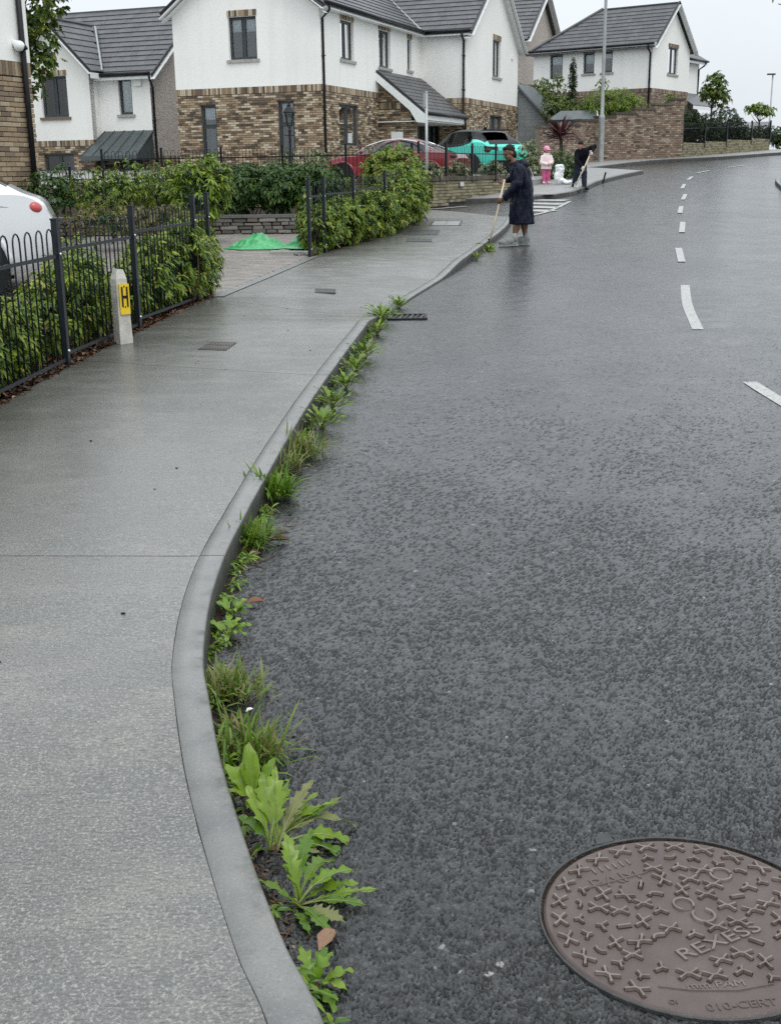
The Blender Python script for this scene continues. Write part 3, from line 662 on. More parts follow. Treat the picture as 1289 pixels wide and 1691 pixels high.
# corduroy tactile slab at the crossing
tc = thing('tactile_paving', 'pale ribbed tactile paving at the far side of the crossing', 'tactile paving', (4.05, 33.0, g(33.0) + .107))
MB().box((0, 0, .001), (1.0, .8, .012)).build('base', 'far_paving', tc)
for i in range(6): MB().bar((-.40 + i * .15, -.33, .012), (-.33 + i * .15, .33, .012), .05, .012).build('rib', 'sill_stone', tc)
# right-hand pavement nose
rp = bpy.data.objects.new('right_pavement', None); COL.objects.link(rp); rp['kind'] = 'structure'
K4 = catmull([(12.35, 38.9), (11.9, 37.4), (11.2, 34.6), (10.0, 30), (8.8, 25.5), (7.6, 20), (6.6, 15), (6.0, 10), (5.9, 3), (5.9, -3)], 5)
kerb_line(K4, .11, .13, rp)
poly_sheet('slab', [tuple(p) for p in offset(K4, -.11)] + [(14, -3), (14, 20), (18, 38), (14, 39.8)], .107, 'far_paving', rp)
MB().bar((6.85, 38.75, g(38.7) + .05), (6.93, 38.73, g(38.7) + .38), .07, .05).build('bollard_stub', 'black_plastic', None, label='short black marker stub leaning at the edge of the far kerb', category='marker')
# ---------------------------------------------------------------- houses
def unit_brick(name='brick', lx=.215, dy=.03, lz=.065, ch=.005):
    mb = MB(); f = []
    a = [(0, -.02, 0), (lx, -.02, 0), (lx, -.02, lz), (0, -.02, lz)]
    b = [(0, dy - ch, 0), (lx, dy - ch, 0), (lx, dy - ch, lz), (0, dy - ch, lz)]
    c = [(ch, dy, ch), (lx - ch, dy, ch), (lx - ch, dy, lz - ch), (ch, dy, lz - ch)]
    mb.add(a + b + c, [(0, 1, 5, 4), (1, 2, 6, 5), (2, 3, 7, 6), (3, 0, 4, 7), (4, 5, 9, 8), (5, 6, 10, 9), (6, 7, 11, 10), (7, 4, 8, 11), (8, 9, 10, 11)])
    return mb.mesh(name)
BRICK = {}
def brick_mesh(mat):
    if mat not in BRICK: me = unit_brick(); me.materials.append(M[mat]); BRICK[mat] = me
    return BRICK[mat]
def unit_tile():
    mb = MB(); w_, l_ = .296, .40
    a = [(0, 0, .012), (w_, 0, .012), (w_, l_, 0), (0, l_, 0)]; b = [(0, 0, .046), (w_, 0, .046), (w_, l_, .016), (0, l_, .016)]
    c = [(w_ * .5 - .012, 0, .046), (w_ * .5 + .012, 0, .046)]
    mb.add(a + b, [(4, 5, 6, 7), (0, 1, 5, 4), (1, 2, 6, 5), (3, 0, 4, 7), (0, 3, 2, 1)])
    me = mb.mesh('roof_tile'); me.materials.append(M['roof_tile']); return me
TILE = unit_tile()
class Wall:
    def __init__(s, o, u, n): s.o = Vector(o); s.u = Vector(u); s.n = Vector(n)
    def p(s, u, z, d=0.0): return s.o + s.u * u + s.n * d + Vector((0, 0, z))
    def box(s, mb, u0, u1, z0, z1, d0, d1):
        q = [s.p(u0, z0, d0), s.p(u1, z0, d0), s.p(u1, z1, d0), s.p(u0, z1, d0)]; mb.prism(q, s.n * (d1 - d0))
def rects(u0, u1, z0, z1, ops):
    us = sorted({u0, u1, *[min(max(x, u0), u1) for o in ops for x in o[:2]]}); zs = sorted({z0, z1, *[min(max(x, z0), z1) for o in ops for x in o[2:4]]})
    out = []
    for j in range(len(zs) - 1):
        run = None
        for i in range(len(us) - 1):
            uc, zc = (us[i] + us[i + 1]) / 2, (zs[j] + zs[j + 1]) / 2
            free = not any(o[0] < uc < o[1] and o[2] < zc < o[3] for o in ops)
            if free: run = [us[i] if run is None else run[0], us[i + 1]]
            if (not free or i == len(us) - 2) and run: out.append((run[0], run[1], zs[j], zs[j + 1])); run = None
    return out
def core(name, W, u0, u1, z0, z1, ops, mat, parent, d=0.0, th=.28):
    mb = MB()
    for r in rects(u0, u1, z0, z1, ops): W.box(mb, *r, d, d - th)
    return mb.build(name, mat, parent)
def brick_field(W, u0, u1, z0, z1, ops, top_fn=None, soldier=None):
    """matrices of running bond between z0 and z1; a soldier course at its top"""
    ms = []; zt = z1 - (.225 if soldier else 0); n = int((zt - z0) / .075 + .001); z_start = zt - n * .075
    for j in range(n):
        z = z_start + j * .075; zc = z + .035
        segs = [(u0, u1)]
        for o in ops:
            if o[2] - .01 < zc < o[3] + .01:
                ns = []
                for a, b in segs:
                    if o[0] > a: ns.append((a, min(b, o[0])))
                    if o[1] < b: ns.append((max(a, o[1]), b))
                segs = [x for x in ns if x[1] - x[0] > .01]
        if top_fn: segs = [(a, min(b, top_fn(zc))) for a, b in segs if min(b, top_fn(zc)) > a]
        off = .1125 if j % 2 else 0.0
        for a, b in segs:
            k = math.floor((a - off) / .225)
            while k * .225 + off < b:
                s = max(a, k * .225 + off); e = min(b, k * .225 + off + .215); k += 1
                if e - s > .03: ms.append(frame_matrix(W.p(s, z, random.uniform(-.022, -.017)), W.u, W.n, (0, 0, 1), ((e - s) / .215, 1, 1)))
    if soldier: ms += soldiers(W, u0, u1, z1 - .215, .215, [o for o in ops if o[2] < z1 - .1 < o[3]])
    return ms
def soldiers(W, u0, u1, z, h, ops=(), d=-.017, pitch=.075):
    ms = []; n = max(1, round((u1 - u0) / pitch)); st = (u1 - u0) / n
    for i in range(n):
        s = u0 + i * st
        if any(o[0] < s + st / 2 < o[1] for o in ops): continue
        # brick stood on end: its length runs up the wall
        ms.append(frame_matrix(W.p(s + st - .005, z, d), (0, 0, 1), W.n, -W.u, (h / .215, 1, (st - .01) / .065)))
    return ms
def window(H, W, u0, u1, z0, z1, lights=(1,), transom=None, blind=0.0, curtain=0.0, sill='stone', rec=.10, label=None, head=None, bsink=None, dark=True):
    fw = .055; d0 = -rec
    mb = MB()
    for a, b, c, d in ((u0, u1, z0, z0 + fw), (u0, u1, z1 - fw, z1), (u0, u0 + fw, z0 + fw, z1 - fw), (u1 - fw, u1, z0 + fw, z1 - fw)): W.box(mb, a, b, c, d, d0, d0 - .07)
    cuts = [u0 + fw]; tot = sum(lights); acc = 0
    for l in lights[:-1]:
        acc += l; uc = u0 + fw + (u1 - u0 - 2 * fw) * acc / tot; W.box(mb, uc - .045, uc + .045, z0 + fw, z1 - fw, d0 - .004, d0 - .066); cuts += [uc - .045, uc + .045]
    cuts.append(u1 - fw)
    zz = [(z0 + fw, z1 - fw)]
    if transom: W.box(mb, u0 + fw, u1 - fw, transom - .04, transom + .04, d0 - .003, d0 - .067); zz = [(z0 + fw, transom - .04), (transom + .04, z1 - fw)]
    win = mb.build('window', 'frame_grey', H)
    for i in range(0, len(cuts), 2):
        for za, zb in zz:
            a, b = cuts[i], cuts[i + 1]
            sash = MB()
            for q in ((a, b, za, za + .03), (a, b, zb - .03, zb), (a, a + .03, za + .03, zb - .03), (b - .03, b, za + .03, zb - .03)): W.box(sash, *q, d0 + .006, d0 - .05)
            sash.build('sash', 'frame_grey', win)
            mp = MB(); W.box(mp, a + .03, b - .03, za + .03, zb - .03, d0 - .03, d0 - .036); mp.build('pane', 'window_glass', win)
    mr_ = MB(); e = .01; D = d0 - .75
    q = [W.p(u0 + e, z0 + e, d0 - .07), W.p(u1 - e, z0 + e, d0 - .07), W.p(u1 - e, z1 - e, d0 - .07), W.p(u0 + e, z1 - e, d0 - .07)]; r = [x + W.n * (D - d0) for x in q]
    mr_.add(q + r, [(4, 5, 6, 7), (0, 1, 5, 4), (1, 2, 6, 5), (2, 3, 7, 6), (3, 0, 4, 7)]); mr_.build('interior', 'room', win)
    if blind:
        m2 = MB(); W.box(m2, u0 + .03, u1 - .03, z1 - blind * (z1 - z0), z1 - .03, d0 - .09, d0 - .095); m2.build('blind', 'blind', win)
    if curtain:
        m3 = MB(); n = 26; wv = (u1 - u0) * curtain
        for side in (0, 1):
            us = [(u0 + .02 + wv * i / n) if side == 0 else (u1 - .02 - wv * i / n) for i in range(n + 1)]
            vs = [];
            for i, uu in enumerate(us):
                dd = d0 - .16 + .025 * math.sin(i * 1.7); vs += [W.p(uu, z0 + .05, dd), W.p(uu, z1 - .04, dd)]
            m3.add(vs, [(2 * i, 2 * i + 2, 2 * i + 3, 2 * i + 1) for i in range(n)])
        m3.build('curtain', 'curtain', win, smooth=True)
    if sill:
        m4 = MB(); W.box(m4, u0 - .09, u1 + .09, z0 - .10, z0 - .002, .07, d0 - .02)
        m4.build('sill', 'sill_stone' if sill == 'stone' else 'brick_far', win)
    return win
def pipe(H, pts, r=.038, mat='black_plastic', brackets=()):
    o = MB().tube(pts, r, 10).build('downpipe', mat, H, smooth=True)
    for b in brackets: MB().box(b, (.12, .12, .035)).build('bracket', mat, o)
def dist_key(H):
    Mw = Matrix.LocRotScale(H.location, H.rotation_euler, None)
    def k(m):
        p = Mw @ m.translation; q = p - Vector((0, 0, EYE)); zc = q.dot(_f)
        if zc <= 0: return 1e6
        u = 644.5 + 1950 * q.dot(_r) / zc; v = 845.5 - 1950 * q.dot(_u) / zc
        return zc + (0 if -8 < u < 1297 and -8 < v < 1691 else 1000)
    return k
def roof_plane(H, parent, O, U, S, W_, L_, poly, tiles, th=.06, name='roof_slope'):
    """O eave corner, U unit along the eave, S unit up the slope; poly in (u, s) metres"""
    O, U, S = Vector(O), Vector(U), Vector(S); N = U.cross(S).normalized()
    if N.z < 0: N = -N
    q = [O + U * a + S * b for a, b in poly]
    under = MB().prism([x - N * th for x in q], N * (th - .012)).build(name, 'roof_tile', parent)
    n = len(poly)
    def inside(u, s):
        c = False
        for (x1, y1), (x2, y2) in zip(poly, poly[1:] + poly[:1]):
            if (y1 > s) != (y2 > s) and u < (x2 - x1) * (s - y1) / (y2 - y1) + x1: c = not c
        return c
    g_ = .34; ms = []
    r = 0
    while r * g_ < L_:
        k = -1
        while k * .3 < W_ + .3:
            u = k * .3 + (.15 if r % 2 else 0)
            if u < -.2 or u > W_ - .1: k += 1; continue
            u = min(max(u, 0.0), W_ - .296)
            if inside(min(max(u + .15, .02), W_ - .02), r * g_ + .17):
                ms.append(frame_matrix(O + U * u + S * (r * g_ - .03) + N * random.uniform(0, .003), U, S, N))
            k += 1
        r += 1
    tiles.extend(ms); return under
def fascia(H, a, b, h=.2, th=.03, mat='white_trim', name='fascia'):
    return MB().bar(a, b, th, h).build(name, mat, H)
def gutter(H, a, b):
    return MB().tube([a, b], .062, 8).build('gutter', 'black_plastic', H, smooth=True)
def slope_dir(run, rise): l = math.hypot(run, rise); return run / l, rise / l

# ---- centre house -------------------------------------------------------
YC = R(21)
hc = thing('detached_house', 'large white and brick house with lean-to porch behind the red car', 'house', (-2.12, 42.0, 1.8), -YC)
BT, EV = 2.70, 5.22; t36 = math.tan(R(36)); S36 = (math.cos(R(36)), math.sin(R(36)))
Wg = Wall((0, 0, 0), (-1, 0, 0), (0, -1, 0)); Wf = Wall((0, 0, 0), (0, 1, 0), (1, 0, 0))
Wb = Wall((0, 10.07, 0), (1, 0, 0), (0, -1, 0)); We = Wall((1.93, 0, 0), (0, 1, 0), (1, 0, 0)); Ww = Wall((0, 5.24, 0), (1, 0, 0), (0, -1, 0))
og = [(2.33, 3.39, 3.59, 4.95), (4.02, 4.63, .28, 2.15), (1.03, 1.64, .30, 2.21)]
of = [(1.71, 2.92, 3.62, 4.90), (5.34, 6.57, 3.62, 4.93), (8.45, 8.95, 3.72, 4.88), (1.45, 3.24, .77, 2.13)]
oe = [(13.9, 15.15, 3.76, 5.27), (13.54, 15.5, 1.38, 2.13)]
ob = [(.04, .80, 0.0, 2.1)]
GW = 5.56; GA = EV + GW / 2 * t36
core('gable_wall_brick', Wg, 0.02, GW - .02, -.6, BT, og, 'mortar', hc, -.028)
core('front_wall_brick', Wf, .02, 10.07, -.6, BT, of, 'mortar', hc, -.028)
core('bay_side_brick', Wb, 0, 1.91, -.6, BT, ob, 'mortar', hc, -.028)
core('bay_wall_brick', We, 10.09, 18.05, -.6, BT, oe, 'mortar', hc, -.028)
core('gable_wall_render', Wg, 0, GW, BT, EV, og, 'white_render', hc, .012)
core('front_wall_render', Wf, .012, 10.06, BT, EV, of, 'white_render', hc, .012)
core('bay_side_render', Wb, .013, 1.93, BT, EV, ob, 'white_render', hc, .012)
core('bay_wall_render', We, 10.07, 18.07, BT, EV + .06, oe, 'white_render', hc, .012)
MB().prism([Wg.p(-.0, EV, .012), Wg.p(GW, EV, .012), Wg.p(GW / 2, GA - .05, .012)], Wg.n * -.25).build('gable_peak', 'white_render', hc)
BA = EV + 4.0 * t36
MB().prism([We.p(10.07, EV + .06, .012), We.p(18.07, EV + .06, .012), We.p(14.07, BA - .05, .012)], We.n * -.25).build('bay_peak', 'white_render', hc)
MB().box((-GW / 2, 9, 1.5), (GW - .7, 17.2, 4.2)).build('inner_core', 'room', hc)
bw = []
bw += brick_field(Wg, 0, GW, -.3, BT, og, soldier=True) + brick_field(Wf, 0, 5.24, -.3, BT, of, soldier=True)
bw += brick_field(Wb, .8, 1.93, -.3, BT, ob, soldier=True) + brick_field(We, 10.07, 18.07, -.3, BT, oe, soldier=True)
# porch wing wall under the lean-to
wing_top = lambda z: min(1.5, max(.02, (3.30 - z) / .80))
mbw = MB(); mbw.prism([Ww.p(.02, -.5, -.03), Ww.p(1.48, -.5, -.03), Ww.p(1.48, 2.06, -.03), Ww.p(.02, 3.26, -.03)], Ww.n * -.2); mbw.build('porch_wing_wall', 'mortar', hc)
bw += brick_field(Ww, 0.0, 1.5, -.3, 3.2, [(0, 1.5, 2.10, 2.33)], top_fn=wing_top) + soldiers(Ww, 0.0, 1.1, 2.105, .215)
for (a, b, c, d), W_ in [(og[0], Wg)] + [(o, Wf) for o in of[:3]] + [(oe[0], We)]: bw += soldiers(W_, a - .03, b + .03, d + .01, .2, d=.002)
instances('brick', brick_mesh('brick_mixed'), bw, 'brick_mixed', hc, 300, dist_key(hc), 'brickwork')
window(hc, Wg, *og[0], (1, 1), blind=.34); window(hc, Wg, *og[1], (1,), transom=1.45, blind=.25, sill=None); window(hc, Wg, *og[2], (1,), transom=1.45, blind=.22, sill=None)
window(hc, Wf, *of[0], (1, 1), curtain=.3); window(hc, Wf, *of[1], (1, 1), curtain=.3); window(hc, Wf, *of[2], (1,)); window(hc, Wf, *of[3], (1, 1), curtain=.48, sill=None)
window(hc, We, *oe[0], (1, 1), curtain=.25); window(hc, We, *oe[1], (1, 1), sill=None)
dr = MB(); Wb.box(dr, .06, .78, 0, 2.08, -.12, -.16); door = dr.build('door', 'door_green', hc)
for a, b in ((.12, .30), (.36, .50), (.56, .72)):
    mp = MB(); Wb.box(mp, a, b, .25, 1.75, -.11, -.118); mp.build('pane', 'car_glass_pale', door)
mp = MB(); Wb.box(mp, .06, .78, 1.80, 1.86, -.08, -.12); mp.build('transom_bar', 'door_green', door)
# porch lean-to
pr_ = MB().prism([(-.0, 5.02, 3.42), (1.95, 5.02, 1.90), (1.95, 10.06, 1.90), (0, 10.06, 3.42)], (0, 0, .05)).build('porch_roof', 'roof_tile', hc)
tl = []; pu = Vector((0, 1, 0)); ps = Vector((-1.95, 0, 1.52)).normalized(); pn = pu.cross(ps); pn = pn if pn.z > 0 else -pn
for r in range(10):
    for k in range(17): tl.append(frame_matrix(Vector((1.97, 5.0 + k * .3 + (.0 if r % 2 else -.0), 1.93)) + ps * (r * .245) + pn * .028, pu, ps, pn, (1, .72, .6)))
instances('roof_tile', TILE, tl, 'roof_tile', pr_, 300)
MB().prism([(0.0, 4.99, 3.40), (1.97, 4.99, 1.86), (1.97, 4.99, 1.56), (1.62, 4.99, 1.60), (1.35, 4.99, 2.02), (0, 4.99, 3.12)], (0, -.03, 0)).build('porch_barge_board', 'white_trim', hc)
MB().bar((1.96, 5.0, 1.78), (1.96, 10.0, 1.78), .03, .22).build('porch_fascia', 'white_trim', hc); gutter(hc, (2.03, 5.0, 1.90), (2.03, 10.0, 1.90))
MB().box((.98, 7.5, 1.64), (1.9, 4.9, .03)).build('porch_soffit', 'white_trim', hc)
pipe(hc, [(2.02, 9.75, 1.86), (2.02, 9.75, 1.6), (1.98, 9.9, 1.45), (1.98, 9.95, -.3)])
# meter box on the wing wall, wall lanterns by the door
mp = MB(); Ww.box(mp, .52, .98, .78, 1.28, .06, -.01); mp.build('meter_box', 'white_trim', hc)
for W_, u in ((Ww, 1.42), (Wb, 1.05)):
    c = W_.p(u, 1.72, .12); mbx = MB(); mbx.lathe([(.02, .16), (.09, .06), (.07, .05), (.05, -.12), (.02, -.16)][::-1], 6, c); mbx.bar(W_.p(u, 1.9, 0), W_.p(u, 1.88, .12), .02, .03); mbx.build('wall_lantern', 'black_plastic', hc)
# roofs
rf = MB().bar((-GW / 2, -.3, GA + .02), (-GW / 2, 18, GA + .02), .22, .08).build('roof', 'roof_tile', hc)
tiles = []; ov = .28
c36, s36 = S36; LS = (GW / 2 + ov) / c36
roof_plane(hc, rf, (ov, -.3, EV - ov * t36 + .10), (0, 1, 0), (-c36, 0, s36), 14, LS, [(0, 0), (10.05, 0), (10.05 + GW / 2 + .3, LS), (0, LS)], tiles)
LB = (4.0 + ov) / c36
roof_plane(hc, rf, (2.25, 10.07 - ov, EV - ov * t36 + .10), (-1, 0, 0), (0, c36, s36), 5.0, LB, [(0, 0), (2.25 - .28, 0), (2.25 + 2.7, 2.7 / c36), (2.25 + 2.7, LB), (0, LB)], tiles)
instances('roof_tile', TILE, tiles, 'roof_tile', rf, 300, dist_key(hc), 'tiling')
q = [(-GW - ov, -.3, EV - ov * t36 + .06), (-GW / 2, -.3, GA + .04), (-GW / 2, 18, GA + .04), (-GW - ov, 18, EV - ov * t36 + .06)]
MB().prism(q, (0, 0, .05)).build('rear_slope', 'roof_tile', rf)
q = [(2.25, 18.07 + ov, EV - ov * t36 + .06), (2.25, 14.07, BA + .06), (-2.7, 14.07, BA + .06), (-2.7, 18.07 + ov, EV - ov * t36 + .06)]
MB().prism(q, (0, 0, .05)).build('bay_far_slope', 'roof_tile', rf)
vp = lambda s: (-s, 10.07 - 0.0 + s, EV + .10 + s * t36)
MB().tube([(.1, 9.93, EV + .06), vp(1.2), vp(2.7)], .06, 6).build('valley', 'lamp_grey', rf)
# barge boards, fascias, gutters
for s in (-1, 1):
    e = Vector((-GW / 2 + s * (GW / 2 + ov), -.28, EV - ov * t36 - .03)); a = Vector((-GW / 2, -.28, GA - .04)); MB().bar(e, a, .03, .24, (0, 1, 0)).build('barge_board', 'white_trim', hc)
    MB().bar(e + Vector((0, -.02, .17)), a + Vector((0, -.02, .17)), .06, .07, (0, 1, 0)).build('verge_cap', 'black_plastic', hc)
    MB().prism([e + Vector((0, .03, -.1)), a + Vector((0, .03, -.1)), a + Vector((0, .3, -.1)), e + Vector((0, .3, -.1))], (0, 0, .02)).build('soffit', 'white_trim', hc)
    e2 = Vector((2.22, 14.07 + s * (4 + ov), EV - ov * t36 - .0)); a2 = Vector((2.22, 14.07, BA - .0)); MB().bar(e2, a2, .03, .24, (1, 0, 0)).build('barge_board', 'white_trim', hc)
    MB().bar(e2 + Vector((.02, 0, .17)), a2 + Vector((.02, 0, .17)), .06, .07, (1, 0, 0)).build('verge_cap', 'black_plastic', hc)
    MB().prism([e2 + Vector((-.03, 0, -.1)), a2 + Vector((-.03, 0, -.1)), a2 + Vector((-.28, 0, -.1)), e2 + Vector((-.28, 0, -.1))], (0, 0, .02)).build('soffit', 'white_trim', hc)
MB().box((.13, 5, EV - .16), (.26, 10.4, .02)).build('eaves_soffit', 'white_trim', hc)
MB().box((.27, 4.85, EV - .07), (.03, 10.0, .20)).build('fascia', 'white_trim', hc); gutter(hc, (.34, -.25, EV + .0), (.34, 9.75, EV + .0))
MB().box((1.1, 9.80, EV - .07), (2.2, .03, .20)).build('fascia', 'white_trim', hc); gutter(hc, (.3, 9.74, EV), (2.2, 9.74, EV))
pipe(hc, [(.33, .10, EV), (.33, .10, EV - .22), (.06, .12, EV - .45), (.06, .12, -.5)], .042, brackets=[(.06, .12, 3.6), (.06, .12, 2.5), (.06, .12, 1.2)])
pipe(hc, [(1.85, 9.74, EV), (1.85, 9.74, EV - .2), (1.85, 9.99, EV - .35), (1.85, 9.99, 1.55), (2.0, 9.9, 1.40)], .042, brackets=[(1.85, 9.99, 4.3), (1.85, 9.99, 3.0)])
MB().box(We.p(17.0, 4.75, .04), (.09, .2, .14)).build('alarm_box', 'white_trim', hc)

# ---- left rear house ----------------------------------------------------
hb = thing('gabled_house', 'white and brick house with a dark zinc canopy over its door', 'house', (-9.35, 50.0, .08), -YC); hb.scale = (1.087, 1.087, 1.087)
Wr = Wall((0, 0, 0), (-1, 0, 0), (0, -1, 0)); Wp = Wall((0, -.6, 0), (-1, 0, 0), (0, -1, 0)); Wq = Wall((-2.2, 0, 0), (0, -1, 0), (1, 0, 0)); Ws = Wall((0, 0, 0), (0, 1, 0), (1, 0, 0))
BTB, EB = 2.74, 5.02; orr = [(.79, 1.36, 3.62, 4.92), (.5, 1.5, 0, 2.1)]; op = [(3.18, 4.36, 3.58, 5.02), (3.13, 4.48, .9, 2.25)]
core('front_wall_render', Wr, 0, 2.2, BTB, EB, orr, 'white_render', hb); core('front_wall_brick', Wr, 0, 2.2, -.5, BTB, orr, 'mortar', hb, -.028)
core('gable_wall_render', Wp, 2.2, 5.4, BTB, EB + .3, op, 'white_render', hb, .01); core('gable_wall_brick', Wp, 2.22, 5.38, -.5, BTB, op, 'mortar', hb, -.028)
mbx = MB(); Wq.box(mbx, .0, .58, BTB, EB + .2, .0, -.1); mbx.build('return_wall_render', 'white_render', hb)
mbx = MB(); Wq.box(mbx, .0, .57, -.5, BTB, -.03, -.1); mbx.build('return_wall_brick', 'mortar', hb)
MB().prism([Wp.p(2.2, EB + .3, .01), Wp.p(5.4, EB + .3, .01), Wp.p(3.8, EB + 1.9, .01)], (0, .25, 0)).build('gable_peak', 'white_render', hb)
mbx = MB(); Ws.box(mbx, .01, 7.2, 2.15, EB, 0, -.2); mbx.build('side_wall_dash', 'pebble_dash', hb)
MB().prism([Ws.p(.01, EB, 0), Ws.p(7.2, EB, 0), Ws.p(3.6, EB + 3.6 * t36, 0)], (-.2, 0, 0)).build('side_gable_dash', 'pebble_dash', hb)
mbx = MB(); Ws.box(mbx, .02, 7.2, -.5, 2.15, -.02, -.2); mbx.build('side_wall_brick', 'mortar', hb)
bw = brick_field(Wp, 2.2, 5.4, -.2, BTB, op, soldier=True) + brick_field(Wr, 0, 2.2, -.2, 2.6, orr) + brick_field(Wq, 0, .6, -.2, BTB, []) + brick_field(Ws, 0, 3.0, -.2, 2.15, [], soldier=True)
bw += soldiers(Wp, 3.15, 4.39, 5.03, .2, d=.0) + soldiers(Wr, .76, 1.39, 4.93, .09, d=.0)
instances('brick', brick_mesh('brick_mixed'), bw, 'brick_mixed', hb, 300, dist_key(hb), 'brickwork')
window(hb, Wp, *op[0], (1, 1), curtain=.15, sill='brick'); window(hb, Wp, *op[1], (1, 1), curtain=.2); window(hb, Wr, *orr[0], (1,), curtain=.45)
dr = MB(); Wr.box(dr, .52, 1.48, 0, 2.08, -.1, -.15); dr.build('door', 'frame_grey', hb)
rb = MB().bar((.2, 3.6, EB + 3.6 * t36 + .1), (-9, 3.6, EB + 3.6 * t36 + .1), .2, .07).build('roof', 'roof_tile', hb)
tiles = []; LS = (3.6 + .3) / c36; oz = EB - .3 * t36 + .12
va, vb = (2.2 - .32) , (2.2 - .32 + 1.62)      # valley of the small front gable runs up the main slope
roof_plane(hb, rb, (.25, -.3, oz), (-1, 0, 0), (0, c36, s36), 9.0, LS, [(0, 0), (2.3, 0), (2.3 + 1.75, 2.9), (2.3 + 1.75 + 1.75, 0.0), (9, 0), (9, LS), (0, LS)], tiles)
# the small gable: ridge runs back to the main slope
rx = -3.8; hz = EB + .3 + 1.6 * 1.0
S45 = (math.cos(R(45)), math.sin(R(45)))
for s in (1, -1):
    O = Vector((rx + s * 1.88, -.9, hz - 1.88 + .10)); L45 = 1.88 / S45[0]
    roof_plane(hb, rb, O, (0, 1, 0), (-s * S45[0], 0, S45[1]), 3.6, L45, [(0, 0), (.75, 0), (3.2, L45), (0, L45)], tiles)
    e = Vector((rx + s * 1.88, -.88, hz - 1.88 - .02)); a = Vector((rx, -.88, hz - .02)); MB().bar(e, a, .03, .2, (0, 1, 0)).build('barge_board', 'white_trim', hb); MB().bar(e + Vector((0, -.02, .14)), a + Vector((0, -.02, .14)), .06, .06, (0, 1, 0)).build('verge_cap', 'black_plastic', hb)
MB().tube([(rx, -.9, hz + .14), (rx, 2.2, hz + .14)], .08, 6).build('ridge', 'roof_tile', rb)
MB().tube([(rx + 1.86, -.1, hz - 1.86 + .12), (rx + .1, 2.3, hz + .1)], .05, 6).build('valley', 'lamp_grey', rb)
instances('roof_tile', TILE, tiles, 'roof_tile', rb, 300, dist_key(hb), 'tiling')
e = Vector((.285, -.32, oz - .13)); a = Vector((.285, 3.6, oz - .13 + 3.92 * t36)); MB().bar(e, a, .03, .24, (1, 0, 0)).build('barge_board', 'white_trim', hb); MB().bar(e + Vector((.02, 0, .17)), a + Vector((.02, 0, .17)), .06, .07, (1, 0, 0)).build('verge_cap', 'black_plastic', hb)
MB().box((-.95, -.29, EB - .10), (2.4, .03, .2)).build('fascia', 'white_trim', hb); MB().box((-1.9, -.9 + .35, EB - .05), (.03, .7, .2)).build('fascia', 'white_trim', hb)
gutter(hb, (.24, -.36, EB - .01), (-1.95, -.36, EB - .01)); MB().box((-1.0, -.14, EB - .19), (2.3, .28, .02)).build('soffit', 'white_trim', hb)
pipe(hb, [(.18, -.36, EB), (.2, -.3, EB - .25), (.07, .08, EB - .5), (.07, .08, -.4)], .042, brackets=[(.07, .08, 3.4), (.07, .08, 2.0)])
mbx = MB(); Wr.box(mbx, .32, .62, 4.60, 4.86, .10, 0); mbx.build('alarm_box', 'white_trim', hb)
# standing seam canopy
cz0, cz1, cd_ = 2.15, 3.04, 1.15
cn = MB().prism([(.06, -.02, cz1), (-2.05, -.02, cz1), (-2.42, -cd_, cz0), (-.32 + .3, -cd_, cz0)], (0, 0, -.05)).build('zinc_canopy', 'zinc', hb)
for i in range(6):
    f = i / 5; a = Vector((.06 - 2.11 * f, -.02, cz1 + .015)); b = Vector((-.02 - 2.40 * f, -cd_, cz0 + .015)); MB().bar(a, b, .02, .035).build('seam', 'zinc', cn)
MB().box((-1.22, -cd_ - .005, cz0 - .09), (2.44, .03, .16)).build('canopy_fascia', 'zinc', cn)
MB().prism([(.0, -.02, cz1 - .03), (.0, -cd_, cz0 - .02), (.0, -cd_, cz0 - .17), (.0, -.02, cz0 - .17)], (-.03, 0, 0)).build('canopy_cheek', 'zinc', cn)
MB().box((-1.2, -.6, cz0 - .16), (2.36, 1.1, .02)).build('canopy_soffit', 'zinc', cn)

# ---- near left house ----------------------------------------------------
ha = thing('corner_house', 'brick and white house corner with a security camera at the left edge', 'house', (-5.62, 20.0, .55), -R(23))
Wa = Wall((0, 0, 0), (0, 1, 0), (1, 0, 0)); Wa2 = Wall((0, 0, 0), (-1, 0, 0), (0, 1, 0)); BTA = 2.80
core('front_wall_render', Wa, -9, 0, BTA, 5.6, [], 'white_render', ha, .015); core('front_wall_brick', Wa, -9, -.02, -.5, BTA, [], 'mortar_dark', ha, -.028)
core('side_wall', Wa2, .3, 7, -.5, 5.6, [], 'pebble_dash', ha, 0)
bw = brick_field(Wa, -2.6, 0, -.35, BTA, [], soldier=True)
instances('brick', brick_mesh('brick_buff'), bw, 'brick_buff', ha, 300, dist_key(ha), 'brickwork')
pipe(ha, [(.07, -.22, 5.5), (.07, -.22, -.3)], .046, brackets=[(.06, -.22, 4.4), (.06, -.22, 3.0)])
MB().box((-.2, -4.5, 5.75), (1.0, 9.6, .3)).build('eaves', 'white_trim', ha)
cm = MB(); c = Wa.p(-.36, 3.02, .12); cm.box(Wa.p(-.36, 3.06, .04), (.08, .09, .09)); cm.ellipsoid(c, (.085, .085, .08), 14, 10); sc_ = cm.build('security_camera', 'white_trim', ha, smooth=True)
MB().ellipsoid(c + Vector((.045, .055, -.02)), (.05, .05, .05), 12, 8).build('camera_lens', 'black_plastic', sc_, smooth=True)

